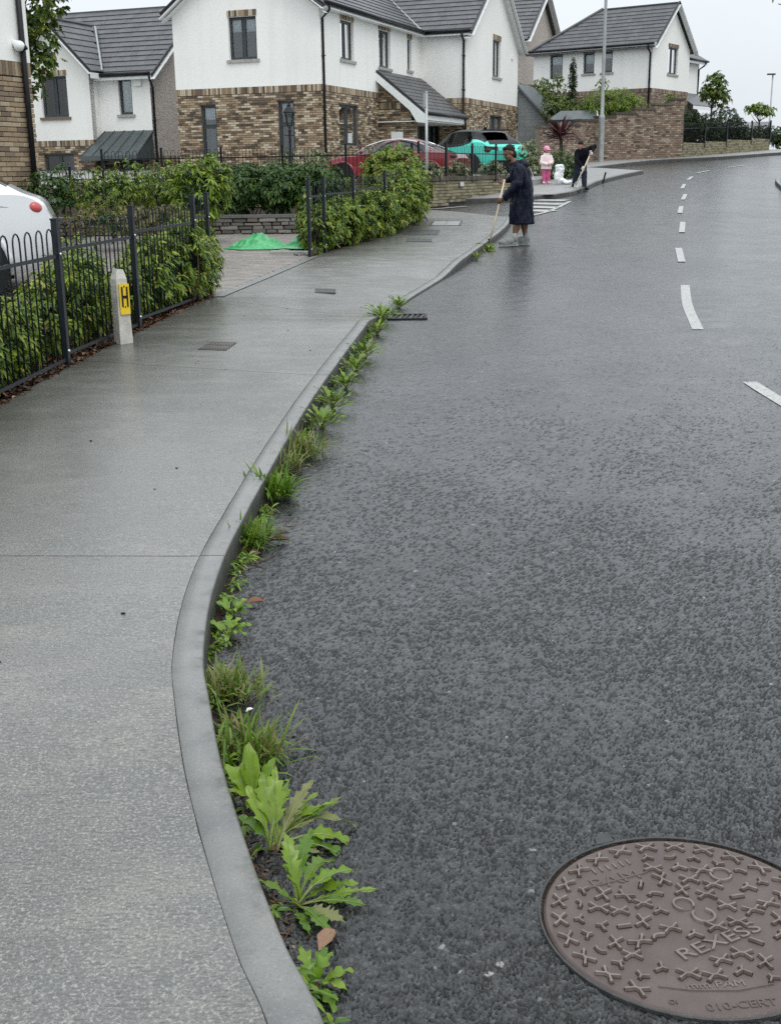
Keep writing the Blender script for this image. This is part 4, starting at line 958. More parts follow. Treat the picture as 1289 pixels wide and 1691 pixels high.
# ---- rear pebble-dashed house ------------------------------------------
KD = 1.40
hd = thing('dashed_house', 'grey pebble-dashed gable house rising behind the white house', 'house', (10.1, 81.5, 3.1), -YC)
hd.scale = (KD, KD, KD); Wd = Wall((0, 0, 0), (0, 1, 0), (1, 0, 0))
core('wall', Wd, -3.2, 3.2, -.5, 4.5, [], 'pebble_dash', hd)
MB().prism([Wd.p(-3.2, 4.5), Wd.p(3.2, 4.5), Wd.p(0, 6.68)], (-.2, 0, 0)).build('gable_peak', 'pebble_dash', hd)
mbx = MB(); mbx.box((-4, -3.0, 2.2), (7.8, .25, 5.0)); mbx.build('side_wall', 'pebble_dash', hd)
rd = MB().bar((.25, 0, 6.82), (-8, 0, 6.82), .2, .07).build('roof', 'roof_tile', hd); tiles = []
td = math.atan2(2.18, 3.2); LD = 3.5 / math.cos(td)
for s in (-1, 1): roof_plane(hd, rd, (.28, s * 3.5, 4.42), (-1, 0, 0), (0, -s * math.cos(td), math.sin(td)), 8, LD, [(0, 0), (8, 0), (8, LD), (0, LD)], tiles)
instances('roof_tile', TILE, tiles, 'roof_tile', rd, 0, None, 'tiling')
for s in (-1, 1):
    e = Vector((.3, s * 3.5, 4.32)); a = Vector((.3, 0, 6.70)); MB().bar(e, a, .03, .24, (1, 0, 0)).build('barge_board', 'white_trim', hd); MB().bar(e + Vector((.02, 0, .16)), a + Vector((.02, 0, .16)), .06, .07, (1, 0, 0)).build('verge_cap', 'black_plastic', hd)

# ---- house on the rise --------------------------------------------------
YE = R(35)
he = thing('hilltop_house', 'white house with hipped grey roof standing up the hill on the right', 'house', (14.46, 68.0, 3.15), -YE)
Wl = Wall((0, 0, 0), (-1, 0, 0), (0, -1, 0)); Wm = Wall((0, 0, 0), (0, 1, 0), (1, 0, 0))
BE, EE, GE = 2.71, 4.95, 5.35; AE = 7.12; LE = 7.2
ol = [(5.36, 6.16, 3.45, 4.72), (3.41, 4.08, 3.64, 4.70), (2.32, 2.95, 3.64, 4.70)]; om = [(2.17, 3.60, 3.55, 4.95), (1.93, 3.69, 1.55, 2.20)]
core('long_wall_render', Wl, 0, LE, BE, EE, ol, 'white_render', he, .012); core('long_wall_brick', Wl, .02, LE, -1, BE, [], 'mortar', he, -.028)
core('gable_wall_render', Wm, .012, GE, BE, EE, om, 'white_render', he, .012); core('gable_wall_brick', Wm, .02, GE, -1, BE, om, 'mortar', he, -.028)
MB().prism([Wm.p(0, EE, .012), Wm.p(GE, EE, .012), Wm.p(GE / 2, AE - .06, .012)], (-.25, 0, 0)).build('gable_peak', 'white_render', he)
MB().box((-3.6, 2.7, 2), (6.5, 4.6, 5.5)).build('inner_core', 'room', he)
bw = brick_field(Wl, 0, LE, -.6, BE, [], soldier=True) + brick_field(Wm, 0, GE, -.6, BE, om, soldier=True)
for (a, b, c, d), W_ in [(o, Wl) for o in ol] + [(om[0], Wm)]: bw += soldiers(W_, a - .03, b + .03, d + .01, .18, d=.002)
instances('brick', brick_mesh('brick_far'), bw, 'brick_far', he, 0, None, 'brickwork')
window(he, Wl, *ol[0], (1,), blind=.4, sill=None); window(he, Wl, *ol[1], (1,), blind=.5); window(he, Wl, *ol[2], (1,), blind=.3); window(he, Wm, *om[0], (1, 1), curtain=.2); window(he, Wm, *om[1], (1, 1), sill=None)
re_ = MB().bar((.2, GE / 2, AE + .12), (-LE + 3.2, GE / 2, AE + .12), .2, .07).build('roof', 'roof_tile', he); tiles = []
te = math.atan2(AE - EE, GE / 2); ce, se = math.cos(te), math.sin(te); LSE = (GE / 2 + .35) / ce; oe_z = EE - .35 * math.tan(te) + .12
roof_plane(he, re_, (.28, -.35, oe_z), (-1, 0, 0), (0, ce, se), LE + .65, LSE, [(0, 0), (LE + .65, 0), (LE + .65 - 3.3, LSE), (0, LSE)], tiles)
MB().prism([(-LE - .37, -.35, oe_z), (-LE + 2.95, GE / 2, AE + .1), (-LE - .37, GE + .35, oe_z)], (0, 0, .06)).build('hip_slope', 'roof_tile', re_)
MB().prism([(.28, GE + .35, oe_z), (.28, GE / 2, AE + .1), (-LE + 2.95, GE / 2, AE + .1), (-LE - .37, GE + .35, oe_z)], (0, 0, .06)).build('rear_slope', 'roof_tile', re_)
MB().tube([(-LE - .37, -.35, oe_z + .08), (-LE + 2.95, GE / 2, AE + .16)], .09, 6).build('hip_ridge', 'roof_tile', re_)
instances('roof_tile', TILE, tiles, 'roof_tile', re_, 0, None, 'tiling')
for s, yv in ((-1, -.35), (1, GE + .35)):
    e = Vector((.3, yv, oe_z - .10)); a = Vector((.3, GE / 2, AE + .0)); MB().bar(e, a, .03, .24, (1, 0, 0)).build('barge_board', 'white_trim', he); MB().bar(e + Vector((.02, 0, .17)), a + Vector((.02, 0, .17)), .06, .08, (1, 0, 0)).build('verge_cap', 'black_plastic', he)
MB().box((-LE / 2, -.34, EE - .08), (LE + .7, .03, .22)).build('fascia', 'white_trim', he); gutter(he, (.25, -.42, EE + .0), (-LE - .35, -.42, EE + .0)); MB().box((-LE / 2, -.17, EE - .18), (LE + .6, .34, .02)).build('soffit', 'white_trim', he)
pipe(he, [(-.1, -.42, EE), (-.1, -.4, EE - .25), (-.1, -.06, EE - .45), (-.1, -.06, -.5)], .05)
# rear wing with small hipped roof and porch
Wv = Wall((-.9, 0, 0), (0, 1, 0), (1, 0, 0)); ov_ = [(6.1, 7.1, 3.2, 4.45)]
core('wing_wall_render', Wv, GE, 9.3, BE - .5, 4.62, ov_, 'white_render', he, 0); core('wing_wall_brick', Wv, GE, 9.3, -1, BE - .5, [], 'brick_far', he, -.02); window(he, Wv, *ov_[0], (1, 1))
MB().prism([(-.55, GE, 4.66), (-.55, 9.7, 4.66), (-2.6, 7.7, 6.1), (-2.6, GE, 6.1)], (0, 0, .08)).build('wing_roof', 'roof_tile', he)
MB().box((-.56, GE / 2 + 4.85, 4.56), (.03, 4.35, .2)).build('wing_fascia', 'white_trim', he); gutter(he, (-.48, GE, 4.66), (-.48, 9.7, 4.66)); pipe(he, [(-.5, 9.4, 4.6), (-.6, 9.3, 4.4), (-.85, 9.15, 4.2), (-.85, 9.15, -.5)], .05)
MB().prism([(-.9, GE + .1, 2.75), (.35, GE + .1, 1.95), (.35, 9.2, 1.95), (-.9, 9.2, 2.75)], (0, 0, .06)).build('porch_roof', 'roof_tile', he); MB().bar((.34, GE + .1, 1.88), (.34, 9.2, 1.88), .03, .18).build('porch_fascia', 'white_trim', he)

# ---- timber garage beside the centre house ------------------------------
ga = thing('timber_garage', 'grey boarded lean-to garage with green doors beyond the turquoise car', 'garage', (-2.12 + .358 * 18.3 + .934 * 1.93, 42 + .934 * 18.3 - .358 * 1.93, 1.6), -YC)
for i in range(15):
    z = 1.35 + i * .16; x1 = min(1.45, (3.75 - z) / 1.15)
    if x1 > .1: MB().prism([(0, 0, z), (x1, 0, z), (max(.05, x1 - .08), 0, z + .155), (0, 0, z + .155)], (0, .04, 0)).build('board', 'timber_grey', ga)
MB().box((.72, .12, 1.9), (1.4, .12, 3.0)).build('wall', 'timber_grey', ga) if False else None
for i in range(6): MB().box((.12 + i * .24, .0, .65), (.225, .05, 1.36)).build('door_board', 'timber_green', ga)
MB().bar((-.1, -.05, 3.85), (1.85, -.05, 1.78), .08, .22, (0, 1, 0)).build('roof_edge', 'frame_grey', ga)
MB().prism([(-.1, 0, 3.88), (1.85, 0, 1.82), (1.85, 3.5, 1.82), (-.1, 3.5, 3.88)], (0, 0, .06)).build('roof', 'zinc', ga)
# ---------------------------------------------------------------- foliage
LT = np.array([0, .36, .36, .36, .74, .74, .74, 1.0]); LSD = np.array([0, -1, 0, 1, -.78, 0, .78, 0.0])
LF8 = np.array([0, 1, 2, 0, 2, 3, 1, 4, 2, 4, 5, 2, 2, 5, 3, 5, 6, 3, 4, 7, 5, 5, 7, 6])
def leaf_geo(B, D, N, Ln, Wd, droop, fold=.22):
    """B base points, D directions, N face normals (all n x 3); triangulated lance-shaped leaves"""
    n = len(B); S = np.cross(D, N); S /= np.linalg.norm(S, axis=1)[:, None] + 1e-9
    T = LT[None, :, None]; Z = np.array([0, 0, -1.0])
    V = B[:, None] + D[:, None] * (Ln[:, None, None] * T) + Z * (droop[:, None, None] * Ln[:, None, None] * T ** 2) + S[:, None] * (Wd[:, None, None] * .5 * LSD[None, :, None]) + N[:, None] * (Wd[:, None, None] * fold * np.abs(LSD)[None, :, None])
    F = (np.arange(n)[:, None] * 8 + LF8[None]).ravel()
    return V.reshape(-1, 3), F
def unit(a): return a / (np.linalg.norm(a, axis=1)[:, None] + 1e-9)
def blob_points(blobs, n, rng, shell=.6):
    Cn = np.array([b[:3] for b in blobs], float); Rd = np.array([b[3:6] for b in blobs], float)
    wgt = (Rd[:, 0] * Rd[:, 1] * Rd[:, 2]) ** (2 / 3); k = rng.choice(len(blobs), n, p=wgt / wgt.sum())
    d = unit(rng.normal(size=(n, 3))); r = shell + (1.03 - shell) * rng.random(n) ** .6
    return Cn[k] + d * Rd[k] * r[:, None], unit(d / Rd[k])
def rosettes(blobs, n, per, Ln, Wd, rng, droop=(.35, .8), tilt=(.6, 1.7), up=.7, shell=.6, zmin=None, fold=.22):
    P, Nn = blob_points(blobs, n, rng, shell)
    if zmin is not None: keep = P[:, 2] > zmin(P[:, 1]) if callable(zmin) else P[:, 2] > zmin; P, Nn = P[keep], Nn[keep]
    n = len(P); ax = unit(Nn * .75 + np.array([0, 0, up]) + rng.normal(size=(n, 3)) * .28)
    q = unit(np.cross(ax, rng.normal(size=(n, 3)))); r = np.cross(ax, q)
    B = np.repeat(P, per, 0); A = np.repeat(ax, per, 0); Q = np.repeat(q, per, 0); Rr = np.repeat(r, per, 0)
    m = n * per; a = (np.tile(np.arange(per), n) * 2.4 + rng.random(m) * .8); t = rng.uniform(tilt[0], tilt[1], m)
    rad = Q * np.cos(a)[:, None] + Rr * np.sin(a)[:, None]
    D = unit(A * np.cos(t)[:, None] + rad * np.sin(t)[:, None]); Nf = unit(A * np.sin(t)[:, None] - rad * np.cos(t)[:, None])
    B = B + A * (rng.random(m) * Ln * .35)[:, None]
    ln = Ln * rng.uniform(.6, 1.2, m); wd = Wd * rng.uniform(.75, 1.2, m)
    return leaf_geo(B, D, Nf, ln, wd, rng.uniform(droop[0], droop[1], m), fold)
def foliage(name, geos, mat, parent=None, kind=None, loc=(0, 0, 0)):
    V = []; F = []; o = 0
    for v, f in geos: V.append(v - np.array(loc)); F.append(f + o); o += len(v)
    me = np_mesh(name, np.concatenate(V), np.concatenate(F), 3); me.shade_smooth()
    ob = link(name, me, mat, parent)
    if kind: ob['kind'] = kind
    return ob
def stems(blobs, base_z, n, rng, rad=.008, loc=(0, 0, 0)):
    mb = MB(); loc = Vector(loc)
    for _ in range(n):
        b = blobs[rng.integers(len(blobs))]; top = Vector((b[0] + rng.normal() * b[3] * .5, b[1] + rng.normal() * b[4] * .5, b[2] + b[5] * rng.uniform(.1, .8)))
        z0 = base_z(b[1]) if callable(base_z) else base_z
        bot = Vector((b[0] + rng.normal() * b[3] * .25, b[1] + rng.normal() * b[4] * .25, z0)); mid = (top + bot) / 2 + Vector((rng.normal() * .05, rng.normal() * .05, 0))
        mb.tube([bot - loc, mid - loc, top - loc], [rad * 1.4, rad, rad * .5], 5)
    return mb
def hedge(name, label, cat, blobs, n, per, Ln, Wd, mat, seed, base, group=None, nst=14, **kw):
    rng = np.random.default_rng(seed); c = np.mean([b[:3] for b in blobs], axis=0); z0 = base(c[1]) if callable(base) else base
    loc = (float(c[0]), float(c[1]), float(z0)); t = thing(name, label, cat, loc, 0, group)
    geos = [rosettes(blobs, n, per, Ln, Wd, rng, zmin=base, **kw)]
    f = foliage('foliage', geos, mat, t, None, loc); stems(blobs, base, nst, rng, loc=loc).build('stem', 'twig', t)
    # an inner mass of older leaves closes the view through the middle
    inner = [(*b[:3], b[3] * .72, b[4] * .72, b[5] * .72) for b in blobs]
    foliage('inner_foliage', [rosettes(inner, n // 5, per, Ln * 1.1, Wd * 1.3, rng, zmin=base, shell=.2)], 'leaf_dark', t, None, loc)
    return t

# ---------------------------------------------------------------- bow-top railings
def railing(name, label, posts, hgt, bows, mat='fence_paint', post_w=.055, bar_r=.0065, group=None, stepped=True, base_dz=.02, bolts=True, sides=6, post_list=None, ends=True):
    """posts: ground points (x, y, z); each panel is level and steps up with the slope"""
    o = Vector(posts[0]); t = thing(name, label, 'railing', o, 0, group)
    P = [Vector(p) for p in posts]
    for i, p in enumerate(P):
        if not ends and i in (0, len(P) - 1): continue
        zt = hgt + .03
        nxt = P[min(i + 1, len(P) - 1)] - P[max(i - 1, 0)]; ang = math.atan2(nxt.y, nxt.x)
        top = max(p.z, P[i - 1].z if i else p.z) + zt
        po = MB().box((p.x - o.x, p.y - o.y, (p.z - .15 + top) / 2 - o.z), (post_w, post_w * .8, top - p.z + .15), ang).build('post', mat, t)
        cap = MB().box((p.x - o.x, p.y - o.y, top + .004 - o.z), (post_w + .008, post_w * .8 + .008, .012), ang).build('post_cap', mat, po)
        if bolts:
            nrm = Vector((math.sin(ang), -math.cos(ang), 0))
            for h in (.12, hgt - .22): MB().ellipsoid((p - o) + nrm * (post_w * .42) + Vector((0, 0, h)), (.013, .013, .013), 8, 5).build('bolt', 'bolt_steel', po)
    for a, b in zip(P[:-1], P[1:]):
        d = b - a; L_ = math.hypot(d.x, d.y); u = Vector((d.x / L_, d.y / L_, 0)); zb = (a.z + b.z) / 2 + base_dz if not stepped else min(a.z, b.z) + base_dz + .03
        zt = zb + hgt - .04; a0 = Vector((a.x, a.y, 0)) - Vector((o.x, o.y, 0)); slope = 0 if stepped else (b.z - a.z) / L_
        def Z(s): return slope * (s - L_ / 2)
        for h, wd in ((zb + .05, .03), (zt - .20, .03)):
            MB().bar(a0 + u * .02 + Vector((0, 0, h - o.z + Z(0))), a0 + u * (L_ - .02) + Vector((0, 0, h - o.z + Z(L_))), .012 if False else .014, wd if False else .026).build('rail', mat, t)
        bows_ = max(2, round(L_ / (.225 if bows >= 8 and L_ > 0 and mat == 'fence_paint' else L_ / bows))); per = (L_ - .06) / bows_; bwid = per * .56; r = bwid / 2
        mb = MB(); pts = [(-r, 0, zb - .0 + .03 - zb), (-r, 0, zt - r - zb)] + [(-r * math.cos(math.pi * k / 6), 0, zt - r - zb + r * math.sin(math.pi * k / 6)) for k in range(1, 6)] + [(r, 0, zt - r - zb), (r, 0, .03)]
        mb.tube(pts, bar_r, sides); me = mb.mesh('bow'); me.materials.append(M[mat]); me.shade_smooth()
        for i in range(bows_):
            s = .03 + per * (i + .5); ob = bpy.data.objects.new('bow', me); COL.objects.link(ob); ob.parent = t
            q = a0 + u * s; ob.location = (q.x, q.y, zb - o.z + Z(s)); ob.rotation_euler = (0, 0, math.atan2(u.y, u.x))
    return t
def gp(x, y, dz=.1): return (x, y, g(y) + dz)
# near railing, left of the driveway
railing('bow_top_railing', 'dark bow-top railing with leafy shrubs poking through, nearest on the left', [gp(-2.60, 5.25), gp(-2.56, 7.12), gp(-2.45, 8.99), gp(-2.26, 10.79), gp(-2.02, 12.72), gp(-1.95, 13.25)], 1.06, 8, bolts=True)
railing('bow_top_railing', 'dark bow-top railing with shrubs between the driveway and side road', [gp(-1.10, 17.30), gp(-.92, 18.0), gp(-.52, 19.45), gp(-.02, 21.1), gp(.42, 22.9), gp(.62, 24.4)], 1.04, 9)
for p0 in ((-1.95, 13.25), (-1.10, 17.30)): pass

# ---------------------------------------------------------------- driveway of small concrete blocks
dv = bpy.data.objects.new('driveway', None); COL.objects.link(dv); dv['kind'] = 'structure'
DP = [(-1.90, 13.12), (-1.08, 17.45), (-1.55, 18.15), (-1.30, 21.45), (-9.0, 22.2), (-9.0, 12.2), (-3.4, 12.4)]
poly_sheet('bedding', DP, .082, 'mortar_dark', dv)
def in_poly(x, y, poly):
    c = False
    for (x1, y1), (x2, y2) in zip(poly, poly[1:] + poly[:1]):
        if (y1 > y) != (y2 > y) and x < (x2 - x1) * (y - y1) / (y2 - y1) + x1: c = not c
    return c
pv = MB(); a, b, h, c = .197, .097, .03, .006
pv.add([(0, 0, -.02), (a, 0, -.02), (a, b, -.02), (0, b, -.02), (0, 0, h - c), (a, 0, h - c), (a, b, h - c), (0, b, h - c), (c, c, h), (a - c, c, h), (a - c, b - c, h), (c, b - c, h)],
       [(0, 1, 5, 4), (1, 2, 6, 5), (2, 3, 7, 6), (3, 0, 4, 7), (4, 5, 9, 8), (5, 6, 10, 9), (6, 7, 11, 10), (7, 4, 8, 11), (8, 9, 10, 11)])
PAV = pv.mesh('paving_block'); ms = []
du = Vector((.985, -.17, 0)); dvv = Vector((.17, .985, 0))
for j in range(-40, 140):
    for i in range(-45, 20):
        p = Vector((-1.9, 13.1, 0)) + du * ((i + (.5 if j % 2 else 0)) * .2) + dvv * (j * .1)
        cx, cy = p.x + .1, p.y + .05
        if in_poly(cx, cy, DP) and cx > -5.2:
            ms.append(frame_matrix((p.x, p.y, g(cy) + .083 + random.uniform(-.003, .003)), du, dvv + Vector((0, 0, (g(cy + .1) - g(cy)) * 10)), (0, 0, 1)))
def blk_key(m):
    q = m.translation - Vector((0, 0, EYE)); zc = q.dot(_f); u = 644.5 + 1950 * q.dot(_r) / zc; v = 845 - 1950 * q.dot(_u) / zc
    return zc + (0 if 345 < u < 530 and v > 385 else 500)
instances('paving_block', PAV, ms, 'paver', dv, 300, blk_key, 'block_paving')
strip('edging', [(-1.84, 13.0), (-1.45, 15.1), (-1.05, 17.35)], .12, .118, 'kerb_concrete', dv)
set_attr(dv.children[-1], [0.0] * len(dv.children[-1].data.vertices))
# planting beds
bed1 = poly_sheet('planting_bed', [(-2.72, 3.0), (-2.60, 6.3), (-2.50, 7.6), (-2.40, 9.0), (-2.19, 10.85), (-1.93, 12.85), (-1.90, 13.1), (-3.4, 12.4), (-4.1, 9.5), (-4.4, 3)], .098, 'soil', kind='structure', skirt=.1)
bed2 = poly_sheet('planting_bed', [(-1.04, 17.45), (-.18, 20.3), (.44, 23.1), (.70, 25.0), (.2, 26.2), (-1.0, 25.0), (-1.30, 21.5), (-1.50, 18.2)], .10, 'soil', kind='structure', skirt=.1)
bed3 = poly_sheet('planting_bed', [(-8.8, 22.5), (-1.35, 21.75), (-1.0, 25.0), (-8.5, 27.6)], .32, 'soil', kind='structure', skirt=.3)
# leaf litter and bark in the beds
def litter(name, pts, n, size, mat, rng, lift=.012, **tags):
    P = np.array([pts(rng) for _ in range(n)]); D = unit(np.c_[rng.normal(size=(n, 2)), rng.normal(size=n) * .25]); N = unit(np.c_[rng.normal(size=(n, 2)) * .35, np.ones(n)])
    V, F = leaf_geo(P + np.array([0, 0, lift]), D, N, size * rng.uniform(.5, 1.3, n), size * rng.uniform(.25, .6, n), rng.uniform(-.3, .25, n), .3)
    o = foliage(name, [(V, F)], mat); o['kind'] = 'stuff'
    for k, v in tags.items(): o[k] = v
    return o
rg = np.random.default_rng(3)
def bed_pt(r):
    y = r.uniform(5.6, 13.1); x = np.interp(y, LC[:, 1], LC[:, 0]) - abs(r.normal()) * .16 + .015; return (x, y, g(y) + .098)
litter('leaf_litter', bed_pt, 2600, .055, 'leaf_dead', rg, label='brown dead leaves and bark along the foot of the near railing', category='leaf litter')
def bed_pt2(r):
    y = r.uniform(17.5, 24.8); x = np.interp(y, LC[:, 1], LC[:, 0]) - abs(r.normal()) * .16; return (x, y, g(y) + .10)
litter('leaf_litter', bed_pt2, 900, .055, 'leaf_dead', rg, label='brown dead leaves under the railing beyond the driveway', category='leaf litter')

# ---------------------------------------------------------------- hedges through the railings
def bz(dz): return lambda y: gv(y) + dz
H1 = []
rg = np.random.default_rng(11)
for y, h, w_, dx in ((5.6, .72, .28, -.42), (6.3, .74, .30, -.38), (6.9, .78, .32, -.34), (7.5, .70, .30, -.30), (8.1, .66, .28, -.34), (8.7, .52, .26, -.40)):
    x = np.interp(y, LC[:, 1], LC[:, 0]) + dx; H1.append((x, y, g(y) + .1 + h * .5, w_, .45, h * .52))
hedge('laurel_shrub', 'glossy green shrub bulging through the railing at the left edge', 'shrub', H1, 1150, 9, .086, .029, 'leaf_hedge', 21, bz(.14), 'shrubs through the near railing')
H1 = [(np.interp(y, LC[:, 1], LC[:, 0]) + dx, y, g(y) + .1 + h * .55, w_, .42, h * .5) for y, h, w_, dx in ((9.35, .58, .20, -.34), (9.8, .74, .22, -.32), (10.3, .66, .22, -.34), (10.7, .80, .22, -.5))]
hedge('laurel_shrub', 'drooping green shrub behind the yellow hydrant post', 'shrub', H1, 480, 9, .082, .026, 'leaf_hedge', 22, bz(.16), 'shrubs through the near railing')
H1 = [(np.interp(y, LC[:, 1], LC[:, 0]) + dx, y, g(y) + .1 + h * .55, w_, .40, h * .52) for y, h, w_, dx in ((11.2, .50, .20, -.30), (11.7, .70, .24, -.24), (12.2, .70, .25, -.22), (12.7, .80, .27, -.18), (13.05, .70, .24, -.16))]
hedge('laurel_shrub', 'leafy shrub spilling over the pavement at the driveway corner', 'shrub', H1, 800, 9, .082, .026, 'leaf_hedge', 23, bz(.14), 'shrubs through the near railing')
H2 = [(np.interp(y, LC[:, 1], LC[:, 0]) + dx, y, g(y) + .1 + h * .52, w_, .55, h * .52) for y, h, w_, dx in ((18.1, .55, .16, -.16), (18.6, .66, .26, -.18), (19.3, .72, .32, -.16))]
hedge('laurel_shrub', 'green shrub at the driveway end of the second railing', 'shrub', H2, 480, 9, .095, .033, 'leaf_hedge', 24, bz(.14), 'shrubs through the second railing')
H2 = [(np.interp(y, LC[:, 1], LC[:, 0]) + dx, y, g(y) + .1 + h * .52, w_, .62, h * .52) for y, h, w_, dx in ((20.0, .74, .34, -.14), (20.8, .78, .36, -.10), (21.6, .84, .38, -.10))]
hedge('laurel_shrub', 'green shrub in the middle of the second railing', 'shrub', H2, 560, 9, .095, .033, 'leaf_hedge', 25, bz(.14), 'shrubs through the second railing')
H2 = [(np.interp(y, LC[:, 1], LC[:, 0]) + dx, y, g(y) + .1 + h * .52, w_, .66, h * .52) for y, h, w_, dx in ((22.4, 1.0, .42, -.10), (23.2, 1.12, .46, -.12), (24.0, 1.14, .46, -.18), (24.8, 1.06, .42, -.30))]
hedge('laurel_shrub', 'tall green shrub at the side-road end of the second railing', 'shrub', H2, 900, 9, .098, .034, 'leaf_hedge', 26, bz(.14), 'shrubs through the second railing')
# hedge on the stone wall, between driveway and side road
for i, (x, y, lab, mt) in enumerate(((-3.55, 22.7, 'dark green bushy shrub on the stone wall, left end by the railing', 'leaf_dark'), (-2.75, 22.6, 'dark green shrub on the stone wall, second from the left', 'leaf_dark'), (-2.0, 22.55, 'dark green shrub on the stone wall, above the green sheet', 'leaf_dark'), (-1.35, 22.5, 'dark green shrub on the stone wall, right end beside the second railing', 'leaf_dark'))):
    z = g(y) + .42; B_ = [(x, y, z + .42, .48, .40, .44), (x + .18, y + .3, z + .52, .40, .40, .36), (x - .2, y + .2, z + .48, .36, .36, .38)]
    hedge('hedge_shrub', lab, 'shrub', B_, 520, 8, .095, .034, mt, 40 + i, lambda yy_, z=z: z - .05 + 0 * yy_, 'hedge on the stone wall', nst=8)
B_ = [(-1.22, 18.6, g(18.6) + .5, .14, .16, .42)]
hedge('hedge_shrub', 'thin brownish shrub beside the railing post at the driveway', 'shrub', B_, 120, 8, .08, .026, 'leaf_hedge', 47, bz(.1))
# ---------------------------------------------------------------- dry stone retaining wall
sw = thing('stone_wall', 'low grey rubble stone wall with flat coping at the back of the driveway', 'wall', (-2.6, 21.6, g(21.6)))
x = -6.2; rs = random.Random(5)
MB().box((-1.15, .12, .14), (5.0, .16, .60)).build('wall_core', 'mortar_dark', sw)
z = .05
for row in range(5):
    hh = (.075, .065, .07, .06, .07)[row]; x = -3.7 + rs.uniform(0, .1)
    while x < 1.6:
        l = rs.uniform(.12, .34); h2 = hh * rs.uniform(.82, 1.0); d = rs.uniform(0, .03); mb = MB()
        p = [(x + .006, 0 - d, z + .004), (x + l - .006, -d, z + .004 + rs.uniform(-.006, .006)), (x + l - .008, -d, z + h2 + rs.uniform(-.008, .008)), (x + .008, -d, z + h2 + rs.uniform(-.008, .008))]
        c = sum((Vector(q) for q in p), Vector()) / 4; f = [c + (Vector(q) - c) * .86 + Vector((0, -.022, 0)) for q in p]; b = [Vector(q) + Vector((0, .12, 0)) for q in p]
        mb.add([*b, *p, *f], [(0, 1, 5, 4), (1, 2, 6, 5), (2, 3, 7, 6), (3, 0, 4, 7), (4, 5, 9, 8), (5, 6, 10, 9), (6, 7, 11, 10), (7, 4, 8, 11), (8, 9, 10, 11)]); mb.build('stone', 'stone_rubble', sw); x += l
    z += hh
for i in range(6): MB().box((-3.1 + i * .9, .1, z + .028), (.892, .30, .05)).build('coping', 'kerb_concrete', sw)
for o in list(sw.children):
    if o.name.startswith('coping'): set_attr(o, [.25] * len(o.data.vertices))

# ---------------------------------------------------------------- low brick walls with railings along the side road
def brick_low_wall(name, label, A, B, ztop, zbase_dz, mat, limit=300, th=.22, seed=1, cop='coping_brick', own=True):
    A, B = Vector((*A, 0)), Vector((*B, 0)); d = B - A; L_ = d.length; u = d / L_; n = Vector((u.y, -u.x, 0))
    t = thing(name, label, 'wall', (A.x, A.y, 0.0)); W_ = Wall((0, 0, 0), u, n); ms = []
    zb = lambda s: g(A.y + u.y * s) + zbase_dz
    zlo = min(zb(0), zb(L_)) - .15
    q = MB(); W_.box(q, .01, L_ - .01, zlo, ztop - .11, -.03, -th); q.build('wall_core', 'mortar_dark', t)
    for m in brick_field(W_, 0, L_, zlo, ztop - .11, []):
        s = (m.translation - W_.o).dot(u)
        if m.translation.z + .07 > zb(s) - .02: ms.append(m)
    instances('brick', brick_mesh(mat), ms, mat, t, limit, dist_key(t), 'brickwork')
    cp = []
    for i in range(int(L_ / .075)): cp.append(frame_matrix(W_.p(i * .075 + .07, ztop - .105, .005), (0, 0, 1), W_.n, -u, (.105 / .215, 1, 1)))
    instances('coping_brick', brick_mesh(cop), cp, cop, t, limit, dist_key(t), 'coping')
    q = MB(); W_.box(q, 0, L_, ztop - .105, ztop, .0, -th - .02); q.build('coping_bed', cop, t)
    return t
PW = [(.72, 29.0), (1.89, 31.15), (3.35, 34.3), (3.95, 35.6)]
brick_low_wall('garden_wall', 'low mossy yellow-brown brick wall behind the man in the raincoat', (.72, 28.95), (3.62, 34.9), 1.50, .1, 'brick_mossy')
brick_low_wall('garden_wall', 'low brick wall under railings on the far side of the side road', (-8.4, 31.6), (.70, 28.98), 1.47, .1, 'brick_mossy', 0)
def flat(p, z): return (p[0], p[1], z)
railing('bow_top_railing', 'black bow-top railing on the mossy brick wall in front of the cars', [flat((.78, 29.15), 1.49), flat((1.5, 30.55), 1.49), flat((2.25, 32.05), 1.49), flat((3.0, 33.55), 1.49), flat((3.6, 34.8), 1.49)], .78, 7, 'fence_black', .05, .007, stepped=False, bolts=False, sides=5)
railing('bow_top_railing', 'black bow-top railing along the far side of the side road before the houses', [flat((.62, 29.1), 1.46), flat((-.95, 29.56), 1.46), flat((-2.5, 30.0), 1.46), flat((-4.05, 30.44), 1.46), flat((-5.6, 30.88), 1.46), flat((-7.2, 31.35), 1.46)], .78, 8, 'fence_black', .05, .007, stepped=False, bolts=False, sides=5)
railing('bow_top_railing', 'black bow-top railing on the near side of the side road, behind the hedge', [flat((-.9, 25.5), .72), flat((-2.4, 25.85), .72), flat((-3.9, 26.2), .72), flat((-5.4, 26.55), .72), flat((-6.9, 26.9), .72), flat((-8.4, 27.2), .72)], 1.05, 8, 'fence_black', .05, .007, stepped=False, bolts=False, sides=5)
# raised front yard of the centre house
poly_sheet('yard', [(.75, 29.2), (3.5, 34.9), (4.9, 38.0), (6.0, 46.0), (8.5, 62.0), (-14, 62), (-14, 32.5), (-8.4, 31.8)], 0, 'far_paving', kind='structure', height=lambda x, y: float(np.interp(y, [29, 31, 37, 42, 62], [1.36, 1.36, 1.32, 1.62, 2.2])), skirt=.9)
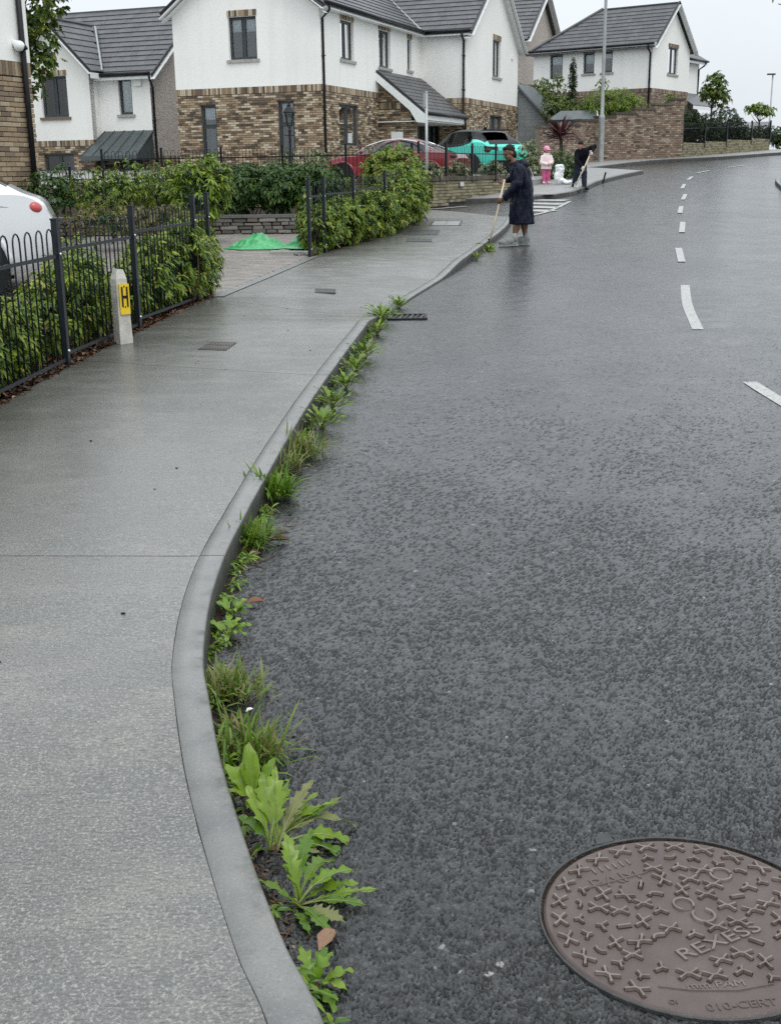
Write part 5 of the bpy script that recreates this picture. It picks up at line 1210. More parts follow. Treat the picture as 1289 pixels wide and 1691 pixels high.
# small white house number plate painted on the wall: indistinct pale figures
npz = thing('number_plaque', 'tiny white house number plaque on the mossy brick wall', 'plaque', (1.93, 31.35, 1.30), math.atan2(5.95, 2.9))
MB().box((0, -.012, 0), (.24, .012, .12)).build('plate', 'sill_stone', npz)
for dx in (-.075, .0, .075): MB().box((dx, -.022, .0), (.045, .008, .09)).build('figure', 'paint_white', npz)

# ---------------------------------------------------------------- stepped brick boundary wall up the street
bw_t = thing('boundary_wall', 'tall stepped brick wall with dark coping behind the lamp post', 'wall', (5.2, 46.4, 0))
seg = [((5.95, 47.4), (6.6, 48.4), 3.28), ((6.6, 48.4), (7.9, 50.4), 3.42), ((7.9, 50.4), (8.9, 51.9), 3.62), ((8.9, 51.9), (9.7, 52.45), 3.80), ((9.7, 52.45), (10.6, 52.9), 3.95), ((10.6, 52.9), (11.55, 53.4), 4.14), ((11.55, 53.4), (12.4, 53.85), 4.34), ((12.4, 53.85), (13.0, 54.15), 4.56)]
ms = []; cp = []
for (a, b, zt) in seg:
    A, B = Vector((*a, 0)) - Vector((5.2, 46.4, 0)), Vector((*b, 0)) - Vector((5.2, 46.4, 0)); u = (B - A).normalized(); n = Vector((u.y, -u.x, 0)); W_ = Wall(A, u, n); L_ = (B - A).length
    zl = g(a[1]) - .2; q = MB(); W_.box(q, 0, L_, zl, zt - .1, -.03, -.24); q.build('wall_panel', 'mortar', bw_t)
    ms += brick_field(W_, 0, L_, zl, zt - .1, [], soldier=False); cp += soldiers(W_, 0, L_, zt - .2, .10)
    q = MB(); W_.box(q, -.03, L_ + .03, zt - .1, zt - .02, .06, -.28); q.build('coping', 'coping_brick', bw_t)
instances('brick', brick_mesh('brick_far'), ms + cp, 'brick_far', bw_t, 300, dist_key(bw_t), 'brickwork')
lw = thing('verge_wall', 'low mossy brick wall under the black fence at the top of the street', 'wall', (13.0, 54.15, 0)); ms = []; pts = [(13.0, 54.2), (14.6, 56.6), (16.2, 58.8), (18.2, 61.6), (20.0, 64.4)]
for a, b in zip(pts[:-1], pts[1:]):
    A, B = Vector((*a, 0)) - Vector((13.0, 54.15, 0)), Vector((*b, 0)) - Vector((13.0, 54.15, 0)); u = (B - A).normalized(); n = Vector((u.y, -u.x, 0)); W_ = Wall(A, u, n); L_ = (B - A).length
    zt = max(g(a[1]), g(b[1])) + .66; q = MB(); W_.box(q, 0, L_, g(a[1]) - .1, zt, -.03, -.22); q.build('wall_panel', 'mortar_dark', lw); ms += brick_field(W_, 0, L_, g(a[1]) - .1, zt, [])
instances('brick', brick_mesh('brick_mossy'), ms, 'brick_mossy', lw, 0, None, 'brickwork')
fp = [(*p, g(p[1]) + .6) for p in pts]
railing('vertical_bar_fence', 'black fence with heavy posts on the low wall at the hilltop', fp, .95, 14, 'fence_black', .085, .010, stepped=False, bolts=False, sides=4)

# ---------------------------------------------------------------- hydrant marker post
hp = thing('hydrant_marker_post', 'chipped concrete post carrying a yellow hydrant plate beside the railing', 'marker post', (-2.235, 10.02, g(10.02) + .105), R(38))
mb = MB(); w0, w1, hh = .060, .054, .54
mb.add([(-w0, -w0, -.1), (w0, -w0, -.1), (w0, w0, -.1), (-w0, w0, -.1), (-w1, -w1, hh), (w1 - .012, -w1, hh - .0), (w1 - .01, w1, hh + .0), (-w1, w1, hh), (-w1, -w1 + .0, hh), (-.03, -.035, hh + .085), (.028, -.03, hh + .075), (.03, .03, hh + .065), (-.035, .03, hh + .09)],
       [(0, 1, 5, 4), (1, 2, 6, 5), (2, 3, 7, 6), (3, 0, 4, 7), (4, 5, 10, 9), (5, 6, 11, 10), (6, 7, 12, 11), (7, 4, 9, 12), (9, 10, 11, 12), (0, 3, 2, 1)])
mb.build('post', 'post_concrete', hp)
MB().box((0, -.0, 0), (.088, .012, .25)).build('plate', 'sign_yellow', hp).location = (.004, -.066, .375)
pl = [c for c in hp.children if c.name.startswith('plate')][0]
for s in (-1, 1): MB().box((s * .022, -.009, .02), (.012, .008, .165)).build('letter_stroke', 'letter_black', pl)
MB().box((0, -.009, .02), (.034, .008, .020)).build('letter_stroke', 'letter_black', pl)
for s in (-1, 1):
    MB().box((0, -.007, .02 + s * .085), (.009, .004, .014)).build('figure', 'letter_black', pl)

# ---------------------------------------------------------------- lamps and posts
lp = thing('street_lamp', 'tall pale grey lamp post standing against the stepped brick wall', 'street lamp', (8.95, 51.35, g(51.3) + .12))
MB().lathe([(.125, -.2), (.125, 1.72), (.13, 1.74), (.12, 1.80), (.075, 1.90), (.07, 3.0), (.055, 8.6)], 12).build('pole', 'lamp_grey', lp, smooth=True, angle=40)
MB().box((0, -.128, .9), (.10, .02, .45)).build('access_door', 'lamp_grey', lp); mb = MB(); mb.tube([(0, 0, 8.5), (.1, -.1, 8.9), (.7, -.4, 9.0)], .045, 8); mb.build('arm', 'lamp_grey', lp); MB().box((1.0, -.55, 9.0), (.7, .25, .12), -.5).build('lamp_head', 'lamp_grey', lp)
l2 = thing('street_lamp', 'thin distant lamp post against the sky at the hilltop', 'street lamp', (24.75, 80.0, g(80)))
MB().lathe([(.10, 0), (.10, 1.4), (.06, 1.5), (.045, 4.6)], 10).build('pole', 'lamp_grey', l2, smooth=True); MB().box((-.12, -.05, 4.62), (.5, .2, .09)).build('lamp_head', 'frame_grey', l2)
sp = thing('sign_post', 'plain grey metal sign post seen edge-on behind the second railing', 'sign post', (.95, 29.05 - .55, g(28.5) + .1)); MB().tube([(0, 0, -.1), (0, 0, 2.55)], .031, 10).build('pole', 'galvanised', sp, smooth=True); MB().box((-.045, .02, 2.38), (.012, .26, .30), R(8)).build('sign_plate', 'galvanised', sp); MB().ellipsoid((0, 0, 2.55), (.04, .04, .02), 10, 6).build('cap', 'galvanised', sp)
lt = thing('lantern_post', 'black Victorian style garden lantern on a post before the brick gable', 'lantern', (-2.55, 33.2, 1.36))
MB().lathe([(.085, 0), (.085, .1), (.05, .16), (.045, .5), (.055, .52), (.038, .56), (.034, 1.34), (.06, 1.37), (.03, 1.42), (.05, 1.46)], 12).build('post', 'fence_black', lt, smooth=True, angle=35)
mb = MB(); mb.bar((-.14, 0, 1.24), (.14, 0, 1.24), .02, .02); mb.build('crossbar', 'fence_black', lt)
ln_ = MB().lathe([(.075, 1.47), (.075, 1.50)], 4).build('lantern', 'fence_black', lt)
for i in range(4):
    a = R(45 + 90 * i); b = R(45 + 90 * (i + 1)); p0, p1 = (.075 * math.cos(a), .075 * math.sin(a), 1.5), (.15 * math.cos(a), .15 * math.sin(a), 1.82); MB().bar(p0, p1, .018, .018).build('lantern_bar', 'fence_black', lt)
    q0, q1 = (.075 * math.cos(b), .075 * math.sin(b), 1.5), (.15 * math.cos(b), .15 * math.sin(b), 1.82); MB().add([p0, q0, q1, p1], [(0, 1, 2, 3)]).build('pane', 'lantern_glass', lt)
MB().lathe([(.20, 1.81), (.20, 1.83), (.10, 1.95), (.055, 1.98), (.055, 2.02), (.02, 2.05), (.035, 2.08), (.0, 2.15)], 8).build('lantern_roof', 'fence_black', lt)

# ---------------------------------------------------------------- round manhole cover
mh = thing('manhole_cover', 'round brown iron manhole cover with raised crosses in the road', 'manhole cover', (.645, 2.255, g(2.25) + .0045)); Rl = .318
lid = MB().lathe([(.05, .0), (.30, .0), (Rl - .006, .0015), (Rl, -.004), (Rl, -.04), (.05, -.04)], 72).build('lid', 'cover_iron', mh)
MB().lathe([(Rl + .006, -.03), (Rl + .006, .003), (Rl + .0075, .0045), (Rl + .0105, .0045), (Rl + .012, .003), (Rl + .012, -.03)], 72).build('frame_ring', 'cover_grey', mh, smooth=True, angle=30)
fr_ = [c for c in mh.children if c.name.startswith('frame_ring')][0]
# the ring lathe is closed top and bottom by caps; cut the middle out so only the rim stays
me = fr_.data; bmv = [p for p in me.polygons if len(p.vertices) > 4]
import bmesh
bm = bmesh.new(); bm.from_mesh(me); bmesh.ops.delete(bm, geom=[f for f in bm.faces if len(f.verts) > 4], context='FACES_ONLY'); bm.to_mesh(me); bm.free()
mb = MB(); mb.lathe([(Rl + .0075, -.02), (Rl + .0076, .0005), (Rl - .001, -.006), (Rl - .001, -.02)], 72); gvo = mb.build('gap_dirt', 'soil', mh)
bm = bmesh.new(); bm.from_mesh(gvo.data); bmesh.ops.delete(bm, geom=[f for f in bm.faces if len(f.verts) > 4], context='FACES_ONLY'); bm.to_mesh(gvo.data); bm.free()
def ribbon(segs, wd, h=.0068):
    mb = MB()
    for pts in segs:
        P = [Vector((*p, 0)) for p in pts]; n = len(P); vs = []
        for i, p in enumerate(P):
            d = (P[min(i + 1, n - 1)] - P[max(i - 1, 0)]).normalized(); s = Vector((d.y, -d.x, 0))
            if i == 0: p = p - d * wd * .3
            if i == n - 1: p = p + d * wd * .3
            vs += [p - s * wd * .5, p - s * wd * .30 + Vector((0, 0, h)), p + s * wd * .30 + Vector((0, 0, h)), p + s * wd * .5]
        fs = [];
        for i in range(n - 1):
            for j in range(3): fs.append((i * 4 + j, i * 4 + j + 1, (i + 1) * 4 + j + 1, (i + 1) * 4 + j))
        fs += [(0, 3, 2, 1), ((n - 1) * 4, (n - 1) * 4 + 1, (n - 1) * 4 + 2, (n - 1) * 4 + 3)]; mb.add(vs, fs)
    return mb
a = .021
STUD = ribbon([[(-a, -.014), (-.004, 0), (-a, .014)], [(-.006, 0), (.006, 0)], [(a, -.014), (.004, 0), (a, .014)]], .0098).mesh('raised_cross')
HALF = ribbon([[(-a * .8, -.007), (0, .004), (a * .8, -.007)], [(0, .004), (0, .015)]], .0092).mesh('raised_chevron')
BARM = ribbon([[(-.014, 0), (.014, 0)]], .0092).mesh('raised_bar')
CURL = ribbon([[(-.016, -.007), (-.010, .003), (.002, .006), (.016, .004)]], .0092).mesh('raised_hook')
for m_ in (STUD, HALF, BARM, CURL): m_.materials.append(M['stud_iron'])
STUD_OUTLINE = []                                                            # dark soil-coloured outlines painting crevice shade and dirt round each raised mark
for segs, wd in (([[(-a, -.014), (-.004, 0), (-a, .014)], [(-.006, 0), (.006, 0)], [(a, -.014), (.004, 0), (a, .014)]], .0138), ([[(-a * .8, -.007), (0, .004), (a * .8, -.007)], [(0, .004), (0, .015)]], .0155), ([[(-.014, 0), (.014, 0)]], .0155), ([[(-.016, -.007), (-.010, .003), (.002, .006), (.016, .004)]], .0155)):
    me = ribbon(segs, wd, .0007).mesh('grit'); me.materials.append(M['soil']); STUD_OUTLINE.append(me)
rs = random.Random(9)
zones = [(-.185, .185, .085, .045, 0.55), (.0, .0, .085, .0, 0)]
clear = [((.02, .03), .052), ((.115, .165), .036)]
def blocked(x, y):
    if any(math.hypot(x - c[0], y - c[1]) < r for c, r in clear): return True
    th = R(27)                                                      # the big name runs obliquely across the lower middle
    u_, v_ = (x - .045) * math.cos(th) + (y + .083) * math.sin(th), -(x - .045) * math.sin(th) + (y + .083) * math.cos(th)
    if abs(u_) < .155 and abs(v_) < .030: return True
    u_, v_ = (x + .135) * math.cos(R(22)) + (y - .165) * math.sin(R(22)), -(x + .135) * math.sin(R(22)) + (y - .165) * math.cos(R(22))
    if abs(u_) < .085 and abs(v_) < .042: return True
    if abs(x - .0) < .115 and abs(y + .222) < .022: return True
    if abs(x - .02) < .15 and abs(y + .283) < .022: return True
    if abs(x - .175) < .05 and abs(y + .168) < .06: return True
    return False
def stud(me, x, y, rot, s=1.0):
    o = bpy.data.objects.new(me.name.split('.')[0], me); COL.objects.link(o); o.parent = mh; o.location = (x, y, .0004); o.rotation_euler = (0, 0, rot); s *= .85; o.scale = (s, s, 1)
    gmesh = STUD_OUTLINE[(STUD, HALF, BARM, CURL).index(me)]; q_ = bpy.data.objects.new('grit', gmesh); COL.objects.link(q_); q_.parent = o; q_.location = (0, 0, -.0003)  # flat dark outline under the stud: painted crevice shade as well as dirt
nO = 26
for i in range(nO):
    an = 2 * math.pi * i / nO
    x, y = .284 * math.cos(an), .284 * math.sin(an)
    if not blocked(x, y): stud(STUD, x, y, an + math.pi / 2, 1.06)
for i in range(27):
    an = 2 * math.pi * (i + .5) / 27; x, y = .240 * math.cos(an), .240 * math.sin(an)
    if not blocked(x, y): stud(HALF if i % 3 else CURL, x, y, an + math.pi / 2 + (math.pi if i % 2 else 0), .82)
for r, n, kinds in ((.196, 21, (STUD, STUD, HALF)), (.150, 16, (STUD, STUD, BARM)), (.104, 11, (STUD, STUD, CURL)), (.062, 6, (HALF, STUD))):
    for i in range(n):
        an = 2 * math.pi * (i + rs.uniform(-.1, .1)) / n + r * 9; x, y = r * math.cos(an), r * math.sin(an)
        if not blocked(x, y): stud(kinds[i % len(kinds)], x, y, rs.choice((0, .2, -.25, math.pi / 2 - .3, an)), rs.uniform(.92, 1.08))
# lifting key hole: a figure-of-eight rim, and a round boss
def ring_mesh(name, r, wd, loc, parent, mat='stud_iron', arc=(0, 360), h=.005):
    pts = [(r * math.cos(R(arc[0] + (arc[1] - arc[0]) * k / 20)), r * math.sin(R(arc[0] + (arc[1] - arc[0]) * k / 20))) for k in range(21)]
    o = ribbon([pts], wd, h).build(name, mat, parent); o.location = loc; return o
kh = MB().lathe([(.022, -.002), (.022, .0009)], 20).build('key_hole', 'cover_iron', mh); kh.location = (.0, .05, 0)
ring_mesh('key_rim', .022, .007, (.0, .05, .0003), mh, arc=(-20, 250)); ring_mesh('key_rim', .024, .010, (.035, .008, .0003), mh, arc=(150, 420)); ring_mesh('boss_rim', .024, .008, (.115, .165, .0003), mh)
MB().lathe([(.018, -.002), (.018, .0008)], 16).build('boss', 'cover_iron', mh).location = (.115, .165, 0)
def lettering(txt, size, loc, rot, parent, mat='stud_iron', ex=.0022, name='lettering', sx=1.0, shear=0.0, space=1.0):
    cu = bpy.data.curves.new(name, 'FONT'); cu.body = txt; cu.size = size; cu.extrude = ex; cu.align_x = 'CENTER'; cu.align_y = 'CENTER'; cu.shear = shear; cu.space_character = space; cu.resolution_u = 4
    tmp = bpy.data.objects.new('tmp', cu); COL.objects.link(tmp); dg = bpy.context.evaluated_depsgraph_get(); dg.update()
    me = bpy.data.meshes.new_from_object(tmp.evaluated_get(dg)); bpy.data.objects.remove(tmp); me.name = name
    o = link(name, me, mat, parent); o.location = loc; o.rotation_euler = (0, 0, rot); o.scale = (sx, 1, 1); return o
lettering('REXESS', .050, (.045, -.083, .0014), R(27), mh, sx=1.38)
lettering('PAM', .058, (-.133, .152, .0008), R(22), mh, sx=1.15, ex=.0014, mat='cover_iron')
for i in range(6): stud_o = ribbon([[(0, 0), (0, .016)]], .005, .003).build('raised_tick', 'stud_iron', mh); stud_o.location = (-.175 + .0175 * i, .178 + .0075 * i, .0004); stud_o.rotation_euler = (0, 0, R(22))
ribbon([[(-.205, .118), (-.055, .180)]], .006, .003).build('raised_border', 'cover_iron', mh)
lettering('mm PAM', .026, (.0, -.222, .0006), R(4), mh, sx=1.25, ex=.0013); ribbon([[(-.115, -.225), (-.05, -.238), (.04, -.240), (.115, -.222)]], .005, .003).build('raised_border', 'cover_iron', mh)
lettering('010-CERT', .030, (.035, -.283, .0006), R(6), mh, sx=1.15, ex=.0013, mat='cover_iron'); lettering('OI', .018, (-.098, -.272, .0006), 0, mh, ex=.0013, mat='cover_iron')
lettering('400', .024, (.155, -.195, .0006), R(32), mh, ex=.0013, mat='cover_iron'); lettering('EN124', .022, (.205, -.135, .0006), R(55), mh, ex=.0013, mat='cover_iron')
# keyway lug at the rim and the hinge notch
lg = MB().prism([(-.150, .300, -.004), (-.105, .318, -.004), (-.115, .352, -.004), (-.142, .345, -.004), (-.152, .330, -.004)], (0, 0, .006)).build('keyway', 'cover_grey', mh); ribbon([[(-.158, .303), (-.158, .335), (-.142, .350), (-.115, .358), (-.098, .324)]], .005, .0012).build('keyway_rim', 'cover_grey', mh)
MB().box((.205, -.285, -.001), (.085, .055, .012), R(-35)).build('hinge_block', 'cover_grey', mh); MB().box((.165, -.300, -.0015), (.05, .02, .010), R(-35)).build('hinge_gap', 'letter_black', mh)
# ---------------------------------------------------------------- weeds along the kerb
def dock_leaf(Ln, Wd, lift, bend, teeth, seed, stalk=.25, twist=0.0):
    """toothed strap leaf rising from the origin along +x and arching over; built as a strip with a raised midrib"""
    r = random.Random(seed); n = 44; vs = []; fs = []; rib = []
    for i in range(n + 1):
        t = i / n; ang = lift - bend * t; 
        if i == 0: px = pz = 0.0
        else: px += math.cos(ang) * Ln / n; pz += math.sin(ang) * Ln / n
        if t < stalk: w_ = Wd * .09
        else:
            s = (t - stalk) / (1 - stalk); w_ = Wd * (math.sin(math.pi * min(1, s * .96 + .04) ** .85) ** .8) * .5
            if teeth: ph = (s * teeth) % 1.0; w_ *= (.50 + .62 * ph ** 1.4) * (1 + r.uniform(-.10, .10))
        cup = .35 * w_; wav = .16 * Wd * math.sin(t * 19 + seed) * (t > stalk); rib.append((px, 0, pz + .0012))
        ca, sa = math.cos(twist * t), math.sin(twist * t)
        for s_, k in ((-1, 0), (0, 1), (1, 2)):
            y = s_ * w_; z = (cup if s_ else 0) + wav * s_ * .6
            vs.append((px - math.sin(ang) * 0, y * ca - z * sa, pz + y * sa + z * ca + (.004 * 0)))
    for i in range(n):
        for j in (0, 1): fs.append((i * 3 + j, i * 3 + j + 1, (i + 1) * 3 + j + 1, (i + 1) * 3 + j))
    mb = MB(); mb.add(vs, fs); mb.rib = rib[::4]; mb.wr = Wd; return mb
def weed(x, y, label, leaves, seed, mat='leaf_weed', group='weeds along the kerb', name='dandelion_weed', old=.15):
    t = thing(name, label, 'weed', (x, y, g(y)), 0, group); r = random.Random(seed)
    for i, (az, ln, wd, lift, bend, teeth) in enumerate(leaves):
        dl = dock_leaf(ln, wd * .9, R(lift), R(bend), teeth, seed * 31 + i, r.uniform(.2, .34), r.uniform(-.25, .25)); o = dl.build('leaf', 'leaf_weed_old' if r.random() < old else mat, t, smooth=True)
        if ln > .15: MB().tube(dl.rib, [max(.0008, .0026 * (1 - k / len(dl.rib))) for k in range(len(dl.rib))], 5).build('midrib', 'midrib', o, smooth=True)
        o.rotation_euler = (0, 0, R(az)); o.location = (r.uniform(-.012, .012), r.uniform(-.012, .012), 0)
    MB().ellipsoid((0, 0, .002), (.012, .012, .010), 8, 5).build('root_crown', 'twig', t)
    return t
weed(-.225, 2.33, 'toothed dandelion nearest the manhole with leaves lying over the asphalt', [(150, .12, .03, 30, 30, 4), (-70, .13, .03, 15, 20, 5), (78, .19, .05, 75, 70, 6), (110, .17, .05, 85, 55, 5), (40, .17, .05, 55, 90, 7), (15, .15, .042, 35, 50, 8), (-8, .16, .038, 25, 40, 8), (-32, .15, .045, 22, 35, 7), (-55, .16, .045, 25, 40, 6), (62, .20, .055, 62, 120, 6), (130, .14, .045, 80, 40, 4), (5, .18, .032, 20, 22, 9), (25, .17, .05, 60, 80, 5)], 3, old=.3)
weed(-.30, 2.56, 'large dandelion with long leaves arching far over the road', [(95, .20, .06, 80, 35, 4), (120, .19, .065, 78, 30, 3), (140, .17, .06, 85, 45, 3), (20, .25, .06, 50, 95, 7), (35, .21, .05, 48, 60, 8), (50, .20, .045, 45, 40, 8), (8, .22, .06, 42, 95, 6), (-12, .20, .06, 30, 70, 5), (70, .19, .06, 75, 60, 4), (28, .21, .036, 35, 28, 9), (160, .13, .05, 70, 60, 3), (60, .21, .05, 60, 50, 6), (44, .23, .03, 25, 20, 7), (-25, .15, .035, 15, 15, 5)], 5, old=.28)
weed(-.36, 2.76, 'upright broad-leaved weed pressed against the kerb above the large dandelion', [(100, .17, .055, 85, 30, 0), (150, .14, .055, 80, 60, 0), (60, .15, .05, 80, 50, 3), (200, .12, .05, 70, 70, 0), (20, .12, .045, 65, 60, 3), (120, .16, .05, 88, 20, 2)], 7, old=.0)
weed(-.17, 2.05, 'small bright curled weed at the bottom edge of the picture', [(a, .09, .04, l, 80, 3) for a, l in ((20, 60), (70, 75), (120, 80), (-30, 50), (170, 70), (45, 85), (-60, 40))], 9, old=0)
for x, y, lab, sd_ in ((-.585, 3.92, 'small bright green rosette weed, lower of two against the kerb', 13), (-.60, 4.12, 'small bright green rosette weed, upper of two against the kerb', 14)):
    weed(x, y, lab, [(a, .10, .04, 50 + (a * 7 % 30), 70, 2) for a in range(-90, 190, 28)], sd_, old=0)
for x, y, lab, sd_, sc in ((-.42, 7.22, 'leafy kerb weed just beyond the straggly clump', 15, 1.0), (-.37, 7.75, 'leafy kerb weed, second beyond the straggly clump', 16, 1.05), (-.31, 8.45, 'leafy kerb weed, third beyond the straggly clump', 17, .95), (-.25, 9.1, 'leafy kerb weed, fourth beyond the straggly clump', 18, 1.0), (-.19, 9.7, 'yellowish kerb weed, fifth beyond the straggly clump', 19, 1.1), (-.10, 10.95, 'small kerb weed just before the gully grate', 20, .9), (-.055, 11.75, 'bushy kerb weed at the gully grate', 29, 1.25), (.12, 12.72, 'little weed at the dropped kerb beyond the gully grate', 30, .9), (2.72, 24.3, 'pale weed in the kerb behind the man in the raincoat', 31, 1.5), (1.32, 17.75, 'tiny weed in the gutter near the tool head', 32, .8)):
    weed(x, y, lab, [(a + sd_ * 11, (.17 + .05 * ((a * 7) % 5) / 5) * sc, .040 * sc, 45 + (a * 13 + sd_ * 7) % 42, 60, 3) for a in range(-170, 190, 17)], sd_, old=.2)
def grass_tuft(x, y, label, n, Ln, mats, seed, spread=.07, lean=(0, 0), name='grass_tuft', wid=.0042):
    t = thing(name, label, 'grass', (x, y, g(y)), 0, 'weeds along the kerb'); rng = np.random.default_rng(seed)
    for mat, share in mats:
        m = int(n * share); B = np.c_[rng.normal(size=(m, 2)) * spread * .5, np.zeros(m)]; D = unit(np.c_[rng.normal(size=(m, 2)) * .42 + np.array(lean), np.ones(m)])
        N = unit(np.cross(D, np.cross(np.array([0, 0, 1.0]), D) + 1e-4 * rng.normal(size=(m, 3)))); V, F = leaf_geo(B, D, N, Ln * rng.uniform(.5, 1.15, m), wid * rng.uniform(1.2, 2.6, m), rng.uniform(.15, .75, m), .1)
        foliage('blades', [(V, F)], mat, t)
    return t
grass_tuft(-.41, 3.02, 'green and straw-coloured grass tuft between the two leafy dandelions', 260, .19, (('grass_blade', .6), ('grass_dry', .4)), 51, .09, (.15, 0))
grass_tuft(-.52, 3.42, 'feathery olive weed tuft just below the small rosettes', 220, .17, (('leaf_weed_old', .5), ('grass_blade', .3), ('grass_dry', .2)), 52, .09, (.12, 0))
grass_tuft(-.62, 4.97, 'fine grass tuft, nearer of two beyond the pavement joint', 240, .19, (('grass_blade', .9), ('grass_dry', .1)), 53, .07, (.2, 0))
grass_tuft(-.58, 5.70, 'broad-bladed grass tuft, farther of two beyond the pavement joint', 150, .24, (('grass_blade', 1.0),), 54, .08, (.25, -.05), wid=.008)
grass_tuft(-.50, 6.55, 'straggly tall weed clump with brown dead stems', 240, .24, (('leaf_weed_old', .45), ('grass_blade', .25), ('grass_dry', .3)), 55, .12, (.2, 0))
grass_tuft(-.54, 6.20, 'thin yellowish weed stalks beside the straggly clump', 90, .22, (('leaf_weed_old', .7), ('grass_dry', .3)), 56, .06, (.1, 0))
rg = np.random.default_rng(61)
def gut_pt(r):
    y = r.choice([r.normal(2.55, .25), r.normal(3.15, .2), r.normal(4.9, .3), r.uniform(1.9, 11.8), r.uniform(6.2, 7.6)]); y = min(max(y, 1.7), 12.0)
    x = np.interp(y, KC[:, 1], KC[:, 0]) + .012 + abs(r.normal()) * .045; return (x, y, g(y))
litter('gutter_debris', gut_pt, 1000, .019, 'leaf_dead', rg, .003, label='crumbs of dead leaf and dirt gathered in the gutter', category='debris')
rgk = np.random.default_rng(66); nk = 150; Yk = np.sort(rgk.uniform(1.9, 12.3, nk)); Xk = np.interp(Yk, KC[:, 1], KC[:, 0]) + .012 + rgk.random(nk) * .03
fr_geo = [rosettes([(x_, y_, g(y_) + .012, .02, .02, .012)], 2, 6, .035 + .03 * rgk.random(), .010, rgk, up=1.4) for x_, y_ in zip(Xk, Yk)]
tag(foliage('kerb_fringe', fr_geo, 'leaf_weed', None, 'stuff'), 'low ragged fringe of seedling weeds along the foot of the kerb', 'weeds')
rg2 = np.random.default_rng(63)
mb = MB()
for _ in range(120):
    p = gut_pt(rg2); a = rg2.uniform(0, 6.3); l = rg2.uniform(.02, .09); mb.bar((p[0], p[1], p[2] + .004), (p[0] + l * math.cos(a), p[1] + l * math.sin(a), p[2] + rg2.uniform(.004, .02)), .0022, .0022)
o = mb.build('gutter_twigs', 'twig', None, kind='stuff'); tag(o, 'thin brown twigs and dead stems lying in the gutter', 'debris')
# gritty dirt line in the angle of kerb and road
V = []; ks = [i for i in range(len(KC)) if 1.2 < KC[i, 1] < 12]; mb = MB(); KO = offset(KC, .006); KO2 = offset(KC, .030)
vs = []
for i in ks:
    q = KO2[i] + (KO2[i] - KO[i]) * (1.3 * mnoise.noise(Vector((KC[i, 1] * 5, 0, 0)))); vs += [(KO[i, 0], KO[i, 1], g(KO[i, 1]) + .012), (q[0], q[1], g(q[1]) + .002)]
mb.add(vs, [(2 * i, 2 * i + 1, 2 * i + 3, 2 * i + 2) for i in range(len(ks) - 1)]); tag(mb.build('gutter_dirt', 'soil', None, kind='stuff'), 'dark dirt packed in the angle between kerb and road', 'dirt')
for x, y, lab, s, rz, mat in ((-.545, 4.98, 'long reddish dead leaf lying by the nearer grass tuft', .10, .1, 'leaf_dead'), (-.53, 5.06, 'second reddish dead leaf tucked beside the nearer grass tuft', .085, .4, 'leaf_dead'), (-.585, 4.78, 'small curled dead leaf at the kerb by the pavement joint', .05, 1.0, 'leaf_dead'), (-.555, 4.22, 'pale dead leaf above the small rosettes', .075, .3, 'leaf_dead'), (-.45, 3.30, 'white scrap of paper among the feathery weeds', .03, .8, 'bag_white'), (-.33, 2.92, 'orange dead leaf beside the straw-coloured tuft', .06, 2.0, 'leaf_dead'), (-.165, 2.15, 'crumpled rusty dead leaf above the lowest weed', .08, 1.2, 'leaf_dead')):
    V, F = leaf_geo(np.array([[0, 0, 0]]), np.array([[math.cos(rz), math.sin(rz), .12]]), np.array([[.1, -.2, 1.0]]), np.array([s]), np.array([s * .45]), np.array([.1]), .4)
    o = link('fallen_leaf' if 'scrap' not in lab else 'paper_scrap', np_mesh('fallen_leaf', V, F, 3), mat); o.location = (x, y, g(y) + .012); tag(o, lab, 'leaf' if 'scrap' not in lab else 'litter')
# loose grit on the road and pavement
rg3 = np.random.default_rng(71); mb = MB()
for _ in range(34):
    x, y = rg3.uniform(-.4, 4.5), rg3.uniform(2, 14) 
    if x < np.interp(y, KC[:, 1], KC[:, 0]) + .08: continue
    s = rg3.uniform(.002, .005); mb.ellipsoid((x, y, g(y) + .005 + s * .5), (s * rg3.uniform(.8, 1.6), s, s * .7), 6, 4)
tag(mb.build('loose_grit', 'mortar_dark', None, kind='stuff'), 'scattered bits of dark grit on the asphalt', 'grit')
mb = MB()
for _ in range(16):
    y = rg3.uniform(2.0, 12); x = np.interp(y, KC[:, 1], KC[:, 0]) - rg3.uniform(.05, 1.6); s = rg3.uniform(.003, .007); mb.ellipsoid((x, y, g(y) + .112 + s * .4), (s * 1.4, s, s * .6), 6, 4)
tag(mb.build('loose_grit', 'letter_black', None, kind='stuff'), 'tiny dark bits of grit on the concrete pavement', 'grit')

# ---------------------------------------------------------------- trees and garden shrubs
def tree(name, label, base, trunk_h, trunk_r, blobs, n, per, Ln, Wd, mat, seed, group=None, limbs=7, lean=(0, 0), **kw):
    rng = np.random.default_rng(seed); t = thing(name, label, 'tree', base, 0, group); b = Vector(base)
    top = Vector((lean[0], lean[1], trunk_h)); MB().tube([(0, 0, -.2), (lean[0] * .3, lean[1] * .3, trunk_h * .5), tuple(top)], [trunk_r * 1.25, trunk_r, trunk_r * .6], 9).build('trunk', 'bark', t, smooth=True)
    mb = MB()
    for i in range(limbs):
        bl = blobs[i % len(blobs)]; e = Vector(bl[:3]) - b + Vector(rng.normal(size=3) * .3 * bl[3]); s = top * rng.uniform(.75, 1.0); m_ = (s + e) / 2 + Vector((0, 0, -.08)); mb.tube([s, m_, e], [trunk_r * .5, trunk_r * .32, trunk_r * .12], 6)
    mb.build('limb', 'bark', t, smooth=True)
    foliage('crown', [rosettes(blobs, n, per, Ln, Wd, rng, shell=kw.pop('shell', .35), **kw)], mat, t, None, base); return t
